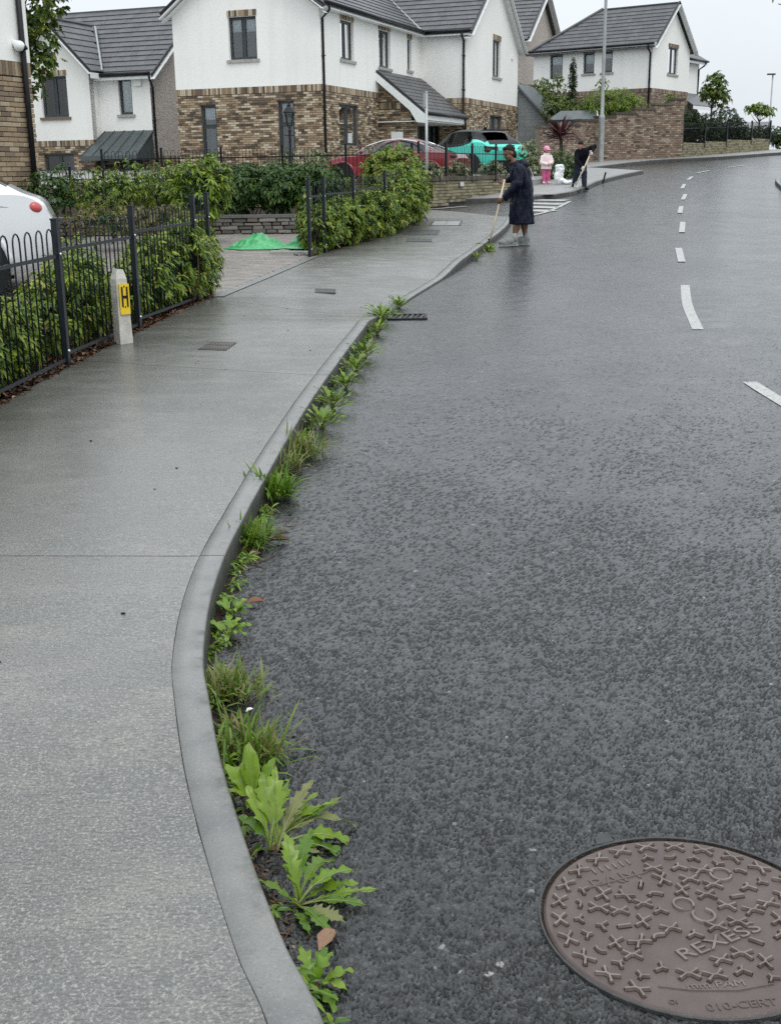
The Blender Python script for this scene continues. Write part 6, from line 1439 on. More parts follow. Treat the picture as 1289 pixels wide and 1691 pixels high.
def ground_shrub(name, label, blobs, n, per, Ln, Wd, mat, seed, base, group=None, **kw):
    return hedge(name, label, 'shrub', blobs, n, per, Ln, Wd, mat, seed, lambda y, b=base: b + 0 * np.asarray(y), group, nst=6, **kw)
rgt = np.random.default_rng(80)
tb = [(-7.6, 28, 5.25, .66, .6, .50), (-7.7, 28, 4.55, .58, .6, .45), (-7.6, 28, 4.0, .50, .5, .26), (-7.55, 28.1, 5.8, .8, .7, .5), (-7.95, 28, 3.50, .32, .4, .14), (-8.4, 28, 4.7, .6, .7, .9)]
tree('maple_tree', 'leafy street tree hanging in front of the left rear house', (-8.75, 28.2, 1.0), 2.6, .07, tb, 620, 6, .13, .085, 'leaf_tree', 81, droop=(.2, .6), limbs=9)
tree('young_tree', 'slim young tree with open rounded crown beside the hilltop house', (15.25, 58.2, g(58) + .5), 2.0, .05, [(15.3, 58, 5.2, .55, .55, .5), (15.0, 58, 4.9, .42, .5, .35), (15.65, 58, 4.75, .42, .5, .35), (15.3, 58, 5.62, .35, .35, .3)], 300, 6, .14, .09, 'leaf_tree', 82, limbs=9)
tree('young_tree', 'small flat-topped young tree beside the distant lamp post', (21.7, 72, g(72)), 1.7, .05, [(21.2, 72, 4.85, .5, .5, .28), (22.0, 72, 4.75, .55, .5, .25), (21.6, 72, 4.95, .5, .5, .25)], 150, 6, .15, .09, 'leaf_lime', 83, limbs=8)
tree('maple_tree', 'overhanging tree whose leaves just touch the upper right edge', (19.3, 40, g(40)), 4.6, .12, [(12.5, 40, 6.72, .26, .4, .18), (13.9, 40, 7.2, .9, 1.0, .5), (17.5, 40, 7.2, 2.0, 2.0, 1.6)], 360, 6, .15, .10, 'leaf_tree', 84, limbs=8)
# garden of the hilltop house, above the stepped wall
ground_shrub('garden_shrub', 'large green bush behind the garage roof, left of the cypress', [(7.2, 63, 4.9, 1.0, .9, .9), (8.4, 63.2, 4.6, 1.0, .9, .8), (7.0, 62.5, 4.2, .9, .8, .7), (8.1, 63.5, 5.5, .7, .6, .6), (7.9, 59.5, 3.6, .7, .6, .7)], 700, 7, .16, .075, 'leaf_tree', 91, 2.3)
ground_shrub('garden_shrub', 'mid green bush behind the small garden shed', [(8.1, 57.5, 4.3, .9, .8, .6), (9.0, 57.6, 4.25, .8, .8, .55)], 380, 7, .15, .065, 'leaf_tree', 92, 3.0)
ground_shrub('bamboo_clump', 'bright lime feathery bamboo clump above the stepped brick wall', [(9.7, 56.5, 4.35, .8, .8, .75), (10.6, 56.6, 4.4, .8, .8, .75), (11.3, 56.6, 4.25, .6, .7, .62)], 640, 8, .20, .032, 'leaf_lime', 93, 2.9, up=1.2)
tree('cypress_tree', 'narrow dark columnar cypress against the white hilltop house', (9.0, 60, 3.2), 2.6, .06, [(9.0, 60, 5.0, .22, .22, .6), (9.0, 60, 5.7, .21, .21, .6), (9.0, 60, 6.3, .14, .14, .45)], 420, 6, .10, .04, 'leaf_cypress', 94, limbs=3, shell=.2, up=1.5)
for i, (x, z, s) in enumerate(((10.2, 5.6, .3), (8.1, 5.9, .25), (7.5, 5.4, .35))):
    tree('sapling', ('wispy sapling against the hilltop house above the bamboo', 'wispy sapling left of the cypress', 'wispy bronze sapling over the large green bush')[i], (x, 58.6, 3.2), z - 3.4, .025, [(x, 58.6, z - .15, s, s, s * .9), (x + .2, 58.6, z - .6, s * .8, s, s * .7)], 34, 5, .13, .07, 'leaf_tree', 95 + i, limbs=4)
ground_shrub('hilltop_hedge', 'dark evergreen hedge behind the hilltop fence beside the brick wall', [(13.9, 56.8, 3.3, .8, .8, .85), (14.9, 58.2, 3.25, .7, .8, .8), (13.6, 56.2, 3.7, .6, .5, .6), (14.4, 57.6, 3.6, .6, .6, .5)], 1150, 7, .11, .045, 'leaf_far_dark', 101, 2.5)
ground_shrub('hilltop_hedge', 'rounded dark bush behind the hilltop fence right of the young tree', [(16.6, 61.0, 3.6, .85, .9, .95), (17.3, 61.6, 3.3, .7, .8, .75), (15.9, 60.2, 3.2, .6, .7, .7)], 1150, 7, .11, .045, 'leaf_far_dark', 102, 2.6)
ground_shrub('hilltop_hedge', 'low dark hedge behind the right end of the hilltop fence', [(19.2, 66.5, 3.25, .9, .9, .5), (20.6, 68, 3.3, .9, .9, .5), (21.8, 69, 3.3, .9, .9, .5)], 760, 7, .12, .05, 'leaf_far_dark', 103, 2.5)
ground_shrub('roadside_bush', 'green roadside bush at the far right beyond the fence', [(22.3, 68.5, 3.1, .8, .8, .75), (23.4, 69.5, 3.2, .9, .9, .85), (24.6, 70.5, 3.2, .9, .9, .85)], 800, 7, .13, .055, 'leaf_tree', 104, 2.5)
ground_shrub('garden_shrub', 'yellow-green shrub at the corner of the hilltop house', [(14.9, 65.0, 4.4, .35, .4, 1.0)], 160, 7, .13, .06, 'leaf_lime', 105, 3.0)
# variegated shrubs behind the mossy wall's railing, and the shrubs by the child
for i, (x, y, lab) in enumerate(((1.75, 31.75, 'cream-variegated shrub behind the railing, in front of the red car tail'), (2.85, 33.9, 'cream-variegated shrub behind the railing, between the red and turquoise cars'), (.9, 29.9, 'cream-variegated shrub at the railing corner beside the sign post'))):
    ground_shrub('variegated_shrub', lab, [(x, y, 1.64, .32, .28, .26), (x + .2, y + .35, 1.60, .28, .26, .24)], 150, 7, .085, .038, 'leaf_variegated', 110 + i, 1.45, 'variegated shrubs behind the railing')
ground_shrub('variegated_shrub', 'tall cream-variegated shrub between the turquoise car and the child', [(4.55, 39.2, 1.95, .36, .35, .62), (4.75, 39.4, 1.7, .4, .35, .5)], 330, 7, .09, .04, 'leaf_variegated', 114, 1.15)
ground_shrub('garden_shrub', 'dark shrub with pale blooms behind the child and the stooping man', [(5.75, 40.3, 1.75, .45, .4, .55), (6.15, 40.6, 1.65, .40, .4, .5), (5.5, 40.2, 1.5, .35, .35, .4)], 420, 7, .085, .036, 'leaf_dark', 115, 1.15)
rgf = np.random.default_rng(117); Pf, Nf = blob_points([(5.75, 40.2, 1.75, .47, .4, .5), (6.1, 40.4, 1.6, .42, .4, .45)], 70, rgf, .95)
# purple cordyline above them
cl = thing('cordyline', 'purple spiky cordyline palm against the brick boundary wall', 'plant', (5.93, 41.8, g(41.8) + .1)); MB().tube([(0, 0, -.1), (.02, 0, .6), (0, 0, 1.28)], [.07, .06, .06], 8).build('stem', 'bark', cl)
rc = random.Random(4); LMESH = []
for k in range(3):
    V, F = leaf_geo(np.array([[0, 0, 0.]]), np.array([[1., 0, 0]]), np.array([[0, 0, 1.]]), np.array([.85]), np.array([.085]), np.array([.1 + .12 * k]), .25); me = np_mesh('leaf', V, F, 3); me.materials.append(M['leaf_cordyline']); LMESH.append(me)
for i in range(92):
    o = bpy.data.objects.new('leaf', LMESH[i % 3]); COL.objects.link(o); o.parent = cl; o.location = (0, 0, 1.25 + rc.uniform(-.1, .08)); el = R(rc.choice([rc.uniform(-10, 85), rc.uniform(10, 60)])); o.rotation_euler = (rc.uniform(-.3, .3), -el, rc.uniform(0, 6.283)); s = rc.uniform(.8, 1.12); o.scale = (s, s, s)
# mixed garden shrubs by the near left house
for i, (bl, lab, mt, n, ln) in enumerate((([(-5.35, 19.4, 1.35, .42, .4, .35), (-5.15, 19.7, 1.5, .3, .3, .3)], 'dark shrub with white blooms beside the near left house', 'leaf_dark', 260, .07),
        ([(-4.55, 19.6, 1.35, .55, .4, .38), (-4.15, 19.9, 1.5, .4, .4, .34)], 'green shrub behind the white car, left of the tall lime shrub', 'leaf_hedge', 330, .07),
        ([(-3.55, 20.2, 1.40, .55, .45, .42)], 'rounded green shrub behind the near railing', 'leaf_hedge', 260, .075),
        ([(-3.05, 19.6, 1.30, .45, .4, .55), (-2.8, 19.8, 1.45, .3, .3, .45)], 'lime-leaved drooping shrub behind the near railing end', 'leaf_lime', 240, .12),
        ([(-4.2, 18.6, .95, .7, .3, .22), (-3.4, 18.7, .95, .5, .3, .2)], 'low brown seeding plants in front of the garden shrubs', 'grass_dry', 300, .07),
        ([(-2.55, 16.0, .72, .3, .3, .32)], 'small lime shrub poking above the near railing', 'leaf_lime', 90, .10),
        ([(-.1, 27.2, 1.65, .42, .4, .5), (.3, 27.4, 1.80, .40, .4, .42)], 'bright green shrub between the second railing and the red car', 'leaf_lime', 330, .10),
        ([(-1.9, 26.4, 1.22, .7, .4, .36), (-1.2, 26.6, 1.28, .6, .4, .36)], 'yellowish green shrub behind the second railing', 'leaf_hedge', 380, .09),
        ([(-2.7, 33.8, 1.9, .35, .3, .35), (-1.9, 33.0, 1.9, .35, .3, .35)], 'pale variegated shrub below the brick gable', 'leaf_variegated', 240, .08))):
    ground_shrub('garden_shrub', lab, bl, n, 8, ln, ln * .36, mt, 120 + i, min(b[2] - b[5] for b in bl) - .12)
# small shed roof behind the stepped wall
sh = thing('garden_shed', 'small shed with a grey metal roof behind the stepped brick wall', 'shed', (8.5, 56.0, 2.6), R(-8))
MB().box((0, .2, .5), (2.0, 1.0, 1.3)).build('wall', 'timber_grey', sh)
MB().prism([(-1.15, -.55, 1.16), (1.05, -.55, 1.16), (.98, .15, 1.56), (-.6, .15, 1.56)], (0, 0, .03)).build('roof_sheet', 'zinc', sh); MB().prism([(-1.15, .85, 1.16), (1.05, .85, 1.16), (.98, .16, 1.56), (-.6, .16, 1.56)], (0, 0, .03)).build('roof_sheet', 'zinc', sh)
for s in (-.55, .85): MB().bar((1.07, s, 1.14), (1.0, .15, 1.56), .04, .09).build('barge_board', 'white_trim', sh)
# ---------------------------------------------------------------- cars
def car(name, label, loc, rz, stations, paint, upper=None, side_glass=(), screens=(), wheels=(1.3, -1.3), wr=.33, glass='car_glass', group=None, clad=False, L=4.3):
    """stations: (x, sill, belt z, half width, top z, half top width) from nose to tail"""
    t = thing(name, label, 'car', loc, rz, group); S = catmull(stations, 10); nA, nB, nC = 9, 6, 9; V = []; P = []
    for x, zs, zb, w_, zt, wt in S:
        cab = min(1.0, max(0.0, (zt - zb) / .25)); wt2 = wt * cab + w_ * .93 * (1 - cab)
        A_ = [(w_ * .90, zs), (w_ * .985, zs + .12), (w_ * 1.0, zs + (zb - zs) * .45), (w_ * .985, zs + (zb - zs) * .72), (w_ * .955, zb)]
        sh = zt - .06 * cab - .015
        B_ = [(w_ * .955, zb), (w_ * .93 * (1 - .45) + wt2 * .45, zb + (sh - zb) * .5), (wt2, max(sh, zb + .002))]
        C_ = [(wt2, max(sh, zb + .002)), (wt2 * .86, max(sh, zb) + (zt - max(sh, zb)) * .62), (wt2 * .5, zt - .008), (0, zt)]
        row = []
        for seg, n in ((A_, nA), (B_, nB), (C_, nC)):
            c = catmull(seg, 8); k = np.linspace(0, len(c) - 1, n + 1); row += [(np.interp(q, range(len(c)), c[:, 0]), np.interp(q, range(len(c)), c[:, 1])) for q in k[:-1]]
        row.append((0, zt)); P.append((x, row))
    m = nA + nB + nC + 1; V = [[], []]
    for x, row in P:
        for y, z in row: V[0].append((x, y, z)); V[1].append((x, -y, z))
    body = MB(); up = MB(); gl = {}; n = len(P)
    for s in (0, 1):
        vs = V[s]
        for i in range(n - 1):
            xc = (P[i][0] + P[i + 1][0]) / 2
            for j in range(m - 1):
                f = (i * m + j, i * m + j + 1, (i + 1) * m + j + 1, (i + 1) * m + j); f = f if s else f[::-1]; q = [vs[k] for k in f]; zc = sum(p[2] for p in q) / 4
                if j < nA and any((xc - wx) ** 2 + (zc - wr) ** 2 < (wr + .06) ** 2 for wx in wheels): continue
                key = None
                if nA <= j < nA + nB:
                    for k, (a, b) in enumerate(side_glass):
                        if b < xc < a and nA < j: key = ('side', s, k)
                elif j >= nA + nB:
                    for k, (a, b) in enumerate(screens):
                        if b < xc < a and j > nA + nB: key = ('screen', 0, k)
                if key: gl.setdefault(key, MB()).add(q, [(0, 1, 2, 3)])
                elif upper and ((j >= nA + 2 and -1.78 < xc < 1.0) or (j >= nA and any(b - .06 < xc < a + .12 for a, b in side_glass))): up.add(q, [(0, 1, 2, 3)])
                else: body.add(q, [(0, 1, 2, 3)])
    for i in (0, n - 1):                                   # close nose and tail
        ring = [V[0][i * m + j] for j in range(m)] + [V[1][i * m + j] for j in range(m - 2, -1, -1)]; body.add(ring, [tuple(range(len(ring)))])
    def weld(mb, nm, mt):
        me = mb.mesh(nm); bm = bmesh.new(); bm.from_mesh(me); bmesh.ops.remove_doubles(bm, verts=bm.verts, dist=1e-4); bm.to_mesh(me); bm.free(); return link(nm, me, mt, t, True, 35)
    weld(body, 'body', paint)
    if upper and up.v: weld(up, 'roof', upper)
    for (k, s, i), mb in gl.items(): weld(mb, 'side_window' if k == 'side' else ('windscreen' if i == 0 else 'rear_window'), glass)
    MB().box((0, 0, .30), (L * .8, 1.35, .22)).build('underbody', 'black_plastic', t)
    w0 = max(s[3] for s in stations)
    for wx in wheels:
        for s in (-1, 1):
            wl = MB(); y = s * (w0 - .115); prof = [(wr * .62, -.1), (wr * .97, -.1), (wr, -.075), (wr, .075), (wr * .97, .1), (wr * .62, .1)]
            wh = wl.lathe(prof, 24).build('wheel', 'tyre', t, True, 30); wh.location = (wx, y, wr); wh.rotation_euler = (math.pi / 2, 0, 0)
            rim = MB(); rim.lathe([(.05, .085), (wr * .60, .085), (wr * .63, .07), (wr * .63, -.07)], 20)
            for k in range(5): a = 2 * math.pi * k / 5; rim.bar((0, 0, .10), (wr * .6 * math.cos(a), wr * .6 * math.sin(a), .098), .05, .02)
            ro = rim.build('rim', 'alloy', wh); ro.scale = (1, 1, -s if s > 0 else 1)
            ar = MB(); pts = [(wx + (wr + .07) * math.cos(R(a)), s * (w0 * .985), wr + (wr + .07) * math.sin(R(a))) for a in range(-8, 190, 11)]; ar.tube(pts, .035, 6); ar.build('wheel_arch', 'black_plastic' if clad else paint, t, True)
            li = MB(); li.lathe([(wr + .06, -.16), (wr + .06, .10)], 20); lo = li.build('arch_liner', 'black_plastic', t); lo.location = (wx, s * (w0 - .16), wr); lo.rotation_euler = (math.pi / 2, 0, 0)
    return t
def lamp(t, name, pts, mat, th=.03):
    c = sum((Vector(p) for p in pts), Vector()) / len(pts); mb = MB(); n = (Vector(pts[1]) - Vector(pts[0])).cross(Vector(pts[2]) - Vector(pts[0])).normalized(); mb.prism(pts, n * th); return mb.build(name, mat, t)
# white coupe-backed car, nose towards the near left house
ST_W = [(2.15, .30, .62, .62, .66, .5), (2.02, .22, .74, .80, .78, .6), (1.55, .20, .90, .90, .95, .6), (.95, .20, .97, .92, 1.02, .6), (.35, .20, 1.0, .93, 1.42, .60), (-.25, .20, 1.02, .93, 1.57, .62), (-.85, .20, 1.05, .93, 1.55, .61), (-1.40, .22, 1.08, .93, 1.38, .57), (-1.85, .26, 1.08, .90, 1.13, .52), (-2.08, .34, .98, .84, 1.03, .5), (-2.18, .40, .82, .76, .86, .45)]
hx = math.atan2(.39, -.92)
hw = math.atan2(-.24, -.97)
wc = car('parked_car', 'white coupe-style car with pale red tail lamp behind the near railing', (-3.84 + 2.16 * math.cos(hw), 14.0 + 2.16 * math.sin(hw), g(13.9) + .1), hw, ST_W, 'car_white', side_glass=((.62, -.20), (-.28, -1.0), (-1.06, -1.42)), screens=((.85, .15), (-1.05, -1.75)), wheels=(1.38, -1.30), wr=.35)
for s in (1, -1): MB().ellipsoid((-2.0, s * .775, .95), (.095, .09, .075), 16, 10, Matrix.Rotation(R(-24), 3, 'Y')).build('tail_lamp', 'tail_red', wc, smooth=True)
for s in (1, -1): MB().bar((-.62, s * .945, .90), (-.86, s * .945, .90), .02, .035).build('door_handle', 'chrome', wc); MB().bar((-1.0, s * .94, .35), (-1.05, s * .925, 1.02), .006, .008).build('door_seam', 'timber_grey', wc); MB().bar((-.1, s * .945, .35), (-.12, s * .93, 1.0), .006, .008).build('door_seam', 'timber_grey', wc)
MB().box((-2.19, 0, .62), (.04, .52, .12)).build('number_plate', 'paint_white', wc)
for s in (1, -1): MB().tube([(-1.45 + .085 * math.cos(k), s * .945, .86 + .085 * math.sin(k)) for k in np.linspace(0, 6.283, 13)], .0035, 5).build('fuel_flap', 'timber_grey', wc) if s > 0 else None; MB().tube([(-1.05, s * .925, 1.03), (-1.5, s * .915, .99), (-1.92, s * .86, .93)], .004, 5).build('body_crease', 'timber_grey', wc)
# second white car, only its nose shows at the right edge
wc2 = car('parked_car', 'white car of which only the nose shows at the right edge', (14.55, 38.0, g(38)), R(184), ST_W, 'car_white', side_glass=((.62, -.20), (-.28, -1.0), (-1.06, -1.42)), screens=((.85, .15), (-1.05, -1.75)), wheels=(1.38, -1.30), wr=.35)
for s in (1, -1): MB().ellipsoid((1.98, s * .62, .66), (.14, .16, .06), 12, 8).build('headlamp', 'glow_free_glass', wc2, smooth=True)
# red saloon in front of the centre house
ST_R = [(2.15, .28, .58, .58, .62, .5), (2.05, .20, .68, .76, .72, .6), (1.55, .18, .80, .87, .86, .6), (.95, .18, .87, .88, .93, .6), (.35, .18, .90, .89, 1.22, .58), (-.15, .18, .92, .89, 1.36, .60), (-.70, .18, .94, .89, 1.34, .59), (-1.25, .20, .93, .88, 1.14, .55), (-1.70, .22, .91, .86, .96, .52), (-2.02, .28, .86, .82, .90, .5), (-2.15, .36, .74, .74, .78, .45)]
rcx = car('parked_car', 'dark red saloon car parked behind the black railing', (.27, 37.0, 1.22), hx + R(4), ST_R, 'car_red', side_glass=((.70, -.20), (-.28, -1.2)), screens=((.92, .15), (-1.0, -1.65)), wheels=(1.35, -1.32), wr=.32, glass='car_glass_pale')
for s in (1, -1):
    MB().tube([(.95, s * .86, .93), (.55, s * .74, 1.17), (.1, s * .65, 1.30), (-.4, s * .63, 1.33), (-.9, s * .66, 1.25), (-1.45, s * .80, 1.04), (-1.32, s * .87, .97)], .018, 6).build('chrome_trim', 'chrome', rcx, smooth=True)
    MB().ellipsoid((-2.02, s * .68, .82), (.12, .16, .09), 12, 8).build('tail_lamp', 'tail_dark', rcx, smooth=True); MB().ellipsoid((.72, s * .95, .98), (.07, .10, .06), 10, 6).build('door_mirror', 'car_red', rcx, smooth=True); MB().bar((-.5, s * .90, .80), (-.72, s * .90, .80), .02, .03).build('door_handle', 'chrome', rcx); MB().ellipsoid((2.02, s * .60, .60), (.12, .16, .06), 12, 8).build('headlamp', 'glow_free_glass', rcx, smooth=True)
# turquoise crossover with black roof
ST_T = [(2.1, .30, .66, .62, .70, .5), (1.98, .22, .80, .80, .84, .6), (1.5, .20, .94, .89, 1.0, .6), (.95, .20, 1.0, .91, 1.06, .6), (.4, .20, 1.02, .92, 1.42, .60), (-.1, .20, 1.03, .92, 1.58, .62), (-.7, .20, 1.06, .92, 1.60, .62), (-1.3, .20, 1.16, .93, 1.53, .60), (-1.72, .24, 1.14, .91, 1.28, .56), (-1.98, .30, 1.0, .88, 1.06, .56), (-2.12, .36, .86, .84, .90, .5)]
ht = math.atan2(.78, -.63)
tcx = car('parked_car', 'bright turquoise crossover car with black roof behind the railing', (4.05 + 2.1 * math.cos(ht), 40.4 + 2.1 * math.sin(ht), 1.36), ht, ST_T, 'car_turquoise', 'car_black', side_glass=((.72, -.22), (-.30, -1.12)), screens=((.95, .15), (-1.38, -1.93)), wheels=(1.3, -1.28), wr=.36, clad=True)
MB().box((-2.10, 0, .44), (.10, 1.64, .30)).build('rear_bumper', 'black_plastic', tcx); MB().box((-1.52, 0, 1.545), (.34, 1.15, .03)).build('roof_spoiler', 'car_black', tcx); MB().box((-2.155, 0, .83), (.02, .50, .11)).build('number_plate', 'paint_white', tcx)
for s in (1, -1):
    MB().prism([(-2.10, s * .86, .98), (-1.86, s * .93, 1.02), (-1.90, s * .92, .92), (-2.13, s * .55, .88), (-2.13, s * .55, .98)], (0, 0, .03)).build('tail_lamp', 'tail_dark', tcx); MB().ellipsoid((.72, s * 1.02, 1.08), (.08, .12, .075), 12, 8).build('door_mirror', 'car_black', tcx, smooth=True)
    MB().ellipsoid((-1.95, s * .84, .90), (.14, .09, .07), 12, 8).build('lamp_cluster', 'tail_dark', tcx, smooth=True)
MB().ellipsoid((-.95, 0, 1.63), (.10, .03, .05), 8, 6).build('roof_aerial', 'car_black', tcx)
# ---------------------------------------------------------------- people
def fuse(mb, voxel, name, mat, parent, smooth=5, fac=.5):
    """fuse overlapping closed shapes into one continuous skin"""
    me = mb.mesh('tmp'); ob = bpy.data.objects.new('tmp', me); COL.objects.link(ob)
    r_ = ob.modifiers.new('r', 'REMESH'); r_.mode = 'VOXEL'; r_.voxel_size = voxel; r_.use_smooth_shade = True
    if smooth: s_ = ob.modifiers.new('s', 'SMOOTH'); s_.iterations = smooth; s_.factor = fac
    dg = bpy.context.evaluated_depsgraph_get(); dg.update(); m2 = bpy.data.meshes.new_from_object(ob.evaluated_get(dg)); bpy.data.objects.remove(ob); m2.materials.clear(); m2.name = name
    return link(name, m2, mat, parent, True)
def limb(mb, pts, rad):
    mb.tube(pts, rad, 12)
    for p, r in ((pts[0], rad[0]), (pts[-1], rad[-1])): mb.ellipsoid(p, (r, r, r), 12, 8)
    for p, r in zip(pts[1:-1], rad[1:-1]): mb.ellipsoid(p, (r * 1.01, r * 1.01, r * 1.01), 12, 8)
def loft(mb, rings, n=28):
    vs = []; fs = []
    for cx, cy, cz, rx, ry, rip in rings:
        for j in range(n):
            a = 2 * math.pi * j / n; k = 1 + rip * math.sin(a * 6 + cz * 9) + rip * .6 * math.sin(a * 11 + 1); vs.append((cx + rx * k * math.cos(a), cy + ry * k * math.sin(a), cz))
    for i in range(len(rings) - 1):
        for j in range(n): fs.append((i * n + j, i * n + (j + 1) % n, (i + 1) * n + (j + 1) % n, (i + 1) * n + j))
    fs += [tuple(range(n - 1, -1, -1)), tuple((len(rings) - 1) * n + j for j in range(n))]; mb.add(vs, fs)
def head(mb, c, f, s=1.0, up=(0, 0, 1)):
    """skull, jaw, nose, brow and ears; f = facing direction. Returns frame (c, f, side, up)"""
    c = Vector(c); f = Vector(f).normalized(); u = Vector(up); sd_ = u.cross(f).normalized(); u = f.cross(sd_).normalized(); m3 = Matrix((f, sd_, u)).transposed()
    P = lambda a, b, d: c + (f * a + sd_ * b + u * d) * s
    mb.ellipsoid(P(-.012, 0, .03), (.098 * s, .076 * s, .09 * s), 18, 12, m3); mb.ellipsoid(P(.018, 0, -.045), (.072 * s, .060 * s, .075 * s), 16, 10, m3); mb.ellipsoid(P(.058, 0, -.088), (.028 * s, .030 * s, .026 * s), 12, 8, m3)
    mb.ellipsoid(P(.094, 0, -.012), (.022 * s, .015 * s, .026 * s), 10, 8, m3); mb.ellipsoid(P(.100, 0, -.028), (.018 * s, .018 * s, .014 * s), 10, 8, m3); mb.ellipsoid(P(.078, 0, .022), (.020 * s, .052 * s, .014 * s), 12, 8, m3); mb.ellipsoid(P(.080, 0, -.062), (.014 * s, .024 * s, .012 * s), 10, 8, m3)
    for b in (-1, 1): mb.ellipsoid(P(-.008, b * .078, -.012), (.020 * s, .011 * s, .032 * s), 10, 8, m3); mb.ellipsoid(P(.062, b * .036, -.030), (.022 * s, .022 * s, .022 * s), 10, 8, m3)
    return P, m3
def hand(mb, wrist, d, nrm, s=1.0, curl=70, flip=1):
    """palm with four unequal curled fingers and a thumb from the side of the palm"""
    w_ = Vector(wrist); d = Vector(d).normalized(); n = Vector(nrm); n = (n - d * n.dot(d)).normalized(); sd_ = d.cross(n).normalized() * flip
    pc = w_ + d * .045 * s; mb.ellipsoid(pc, (.05 * s, .042 * s, .018 * s), 12, 8, Matrix((d, sd_, n)).transposed())
    for k, (o, l) in enumerate(((-.030, .070), (-.010, .080), (.010, .074), (.029, .058))):
        b = w_ + (d * .082 + sd_ * o) * s; a1, a2, a3 = R(curl * .35), R(curl * .9), R(curl * 1.5); p = [b]
        for a_, fr in ((a1, .45), (a2, .32), (a3, .25)): p.append(p[-1] + (d * math.cos(a_) + n * math.sin(a_)) * l * fr * s)
        limb(mb, p, [.0095 * s, .009 * s, .0085 * s, .0075 * s])
    b = w_ + (d * .03 - sd_ * .034) * s; limb(mb, [b, b + (d * .03 - sd_ * .018 + n * .012) * s, b + (d * .048 - sd_ * .008 + n * .036) * s], [.012 * s, .0105 * s, .009 * s])
def shoe(t, x, y, z, ang, s=1.0, up='shoe_grey', sole='shoe_sole', lift=0.0):
    c, sn = math.cos(ang), math.sin(ang); m3 = Matrix(((c, -sn, 0), (sn, c, 0), (0, 0, 1)))
    mb = MB(); P = lambda a, b, h: Vector((x, y, z)) + m3 @ Vector((a * s, b * s, h * s))
    mb.ellipsoid(P(.02, 0, .065), (.115 * s, .056 * s, .062 * s), 14, 8, m3); mb.ellipsoid(P(.12, 0, .052), (.085 * s, .054 * s, .046 * s), 14, 8, m3); mb.ellipsoid(P(-.05, 0, .085), (.065 * s, .050 * s, .065 * s), 12, 8, m3)
    mb.prism([P(a * .96, b_ * .97, .008) for a, b_ in ((-.11, .03), (-.07, .046), (.05, .048), (.13, .052), (.18, .034), (.195, 0), (.18, -.034), (.13, -.052), (.05, -.048), (-.07, -.046), (-.11, -.03))], (0, 0, .045 * s))
    o = fuse(mb, .009, 'shoe', up, t, 3)
    ms_ = MB(); pts = [(-.11, .025), (-.08, .042), (.05, .044), (.13, .046), (.18, .032), (.195, 0), (.18, -.032), (.13, -.046), (.05, -.044), (-.08, -.042), (-.11, -.025)]; ms_.prism([P(a, b, .0) for a, b in pts], (0, 0, .026 * s)); ms_.build('sole', sole, o)
    return o

def folds(o, vert, amp, fine=0.0, seed=0):
    """hanging folds: ridges that run down the cloth"""
    vs_ = [(v.co.copy(), v.normal.copy()) for v in o.data.vertices]; out_ = []
    for c, nn in vs_:
        out_.append(c + nn * (mnoise.noise(Vector((c.x * vert, c.y * vert, c.z * vert * .22 + seed))) * amp + mnoise.noise(Vector((c.x * vert * 2.3, c.y * vert * 2.3, c.z * vert * .8 + seed + 4))) * amp * .45 + mnoise.noise(c * 40 + Vector((seed, 0, 0))) * fine))
    o.data.vertices.foreach_set('co', np.array(out_, np.float32).ravel()); o.data.update()
# ---- man in the long raincoat, raking the gutter
pm = thing('person', 'man in a long dark navy raincoat raking along the kerb', 'person', (2.10, 19.98, g(19.98)))
b = MB(); P, m3 = head(b, (-.10, -.02, 1.455), (-.82, -.42, -.38), 1.02, (-.25, 0, 1))
limb(b, [(.02, 0, 1.26), (-.06, -.01, 1.36)], [.065, .06])                                        # neck
b.ellipsoid((.06, 0, 1.12), (.11, .15, .15), 14, 10); b.ellipsoid((.12, 0, .86), (.09, .11, .17), 14, 10)
limb(b, [(.05, -.19, 1.2), (.0, -.27, .95), (-.20, -.20, .76)], [.055, .048, .032]); limb(b, [(.03, .18, 1.2), (-.02, .22, 1.03), (-.17, .02, 1.03)], [.055, .046, .032])
hand(b, (-.205, -.20, .755), (-.75, .15, -.65), (-.35, .9, -.1), 1.0, 75); hand(b, (-.165, .03, 1.03), (-.75, -.35, -.25), (-.2, -.9, .2), 1.0, 75, -1)
limb(b, [(.11, -.07, .78), (.03, -.10, .44), (.0, -.10, .12)], [.070, .056, .042]); limb(b, [(.12, .08, .78), (.13, .10, .44), (.21, .10, .13)], [.070, .056, .042])
limb(b, [(.0, -.10, .12), (-.06, -.105, .05)], [.042, .036]); limb(b, [(.21, .10, .13), (.15, .10, .05)], [.042, .036])
for x0, y0 in ((.005, -.10), (.015, -.10)): b.ellipsoid((x0 + .02, y0, .30), (.052, .05, .09), 10, 8)
b.ellipsoid((.19, .10, .30), (.05, .05, .09), 10, 8)
fuse(b, .011, 'body', 'skin_brown', pm, 3)
hr = MB(); hr.ellipsoid(P(-.026, 0, .048), (.094, .083, .088), 18, 12, m3); hr.ellipsoid(P(-.052, 0, -.030), (.060, .079, .088), 14, 10, m3); hr.ellipsoid(P(.030, 0, .092), (.050, .064, .036), 12, 8, m3); folds(fuse(hr, .008, 'hair', 'hair_black', pm, 1), 50, .006, .006, 2)
bd = MB(); bd.ellipsoid(P(.048, 0, -.092), (.036, .046, .028), 12, 8, m3); bd.ellipsoid(P(.092, 0, -.050), (.010, .026, .008), 10, 6, m3); bd.build('beard', 'hair_black', pm, smooth=True)
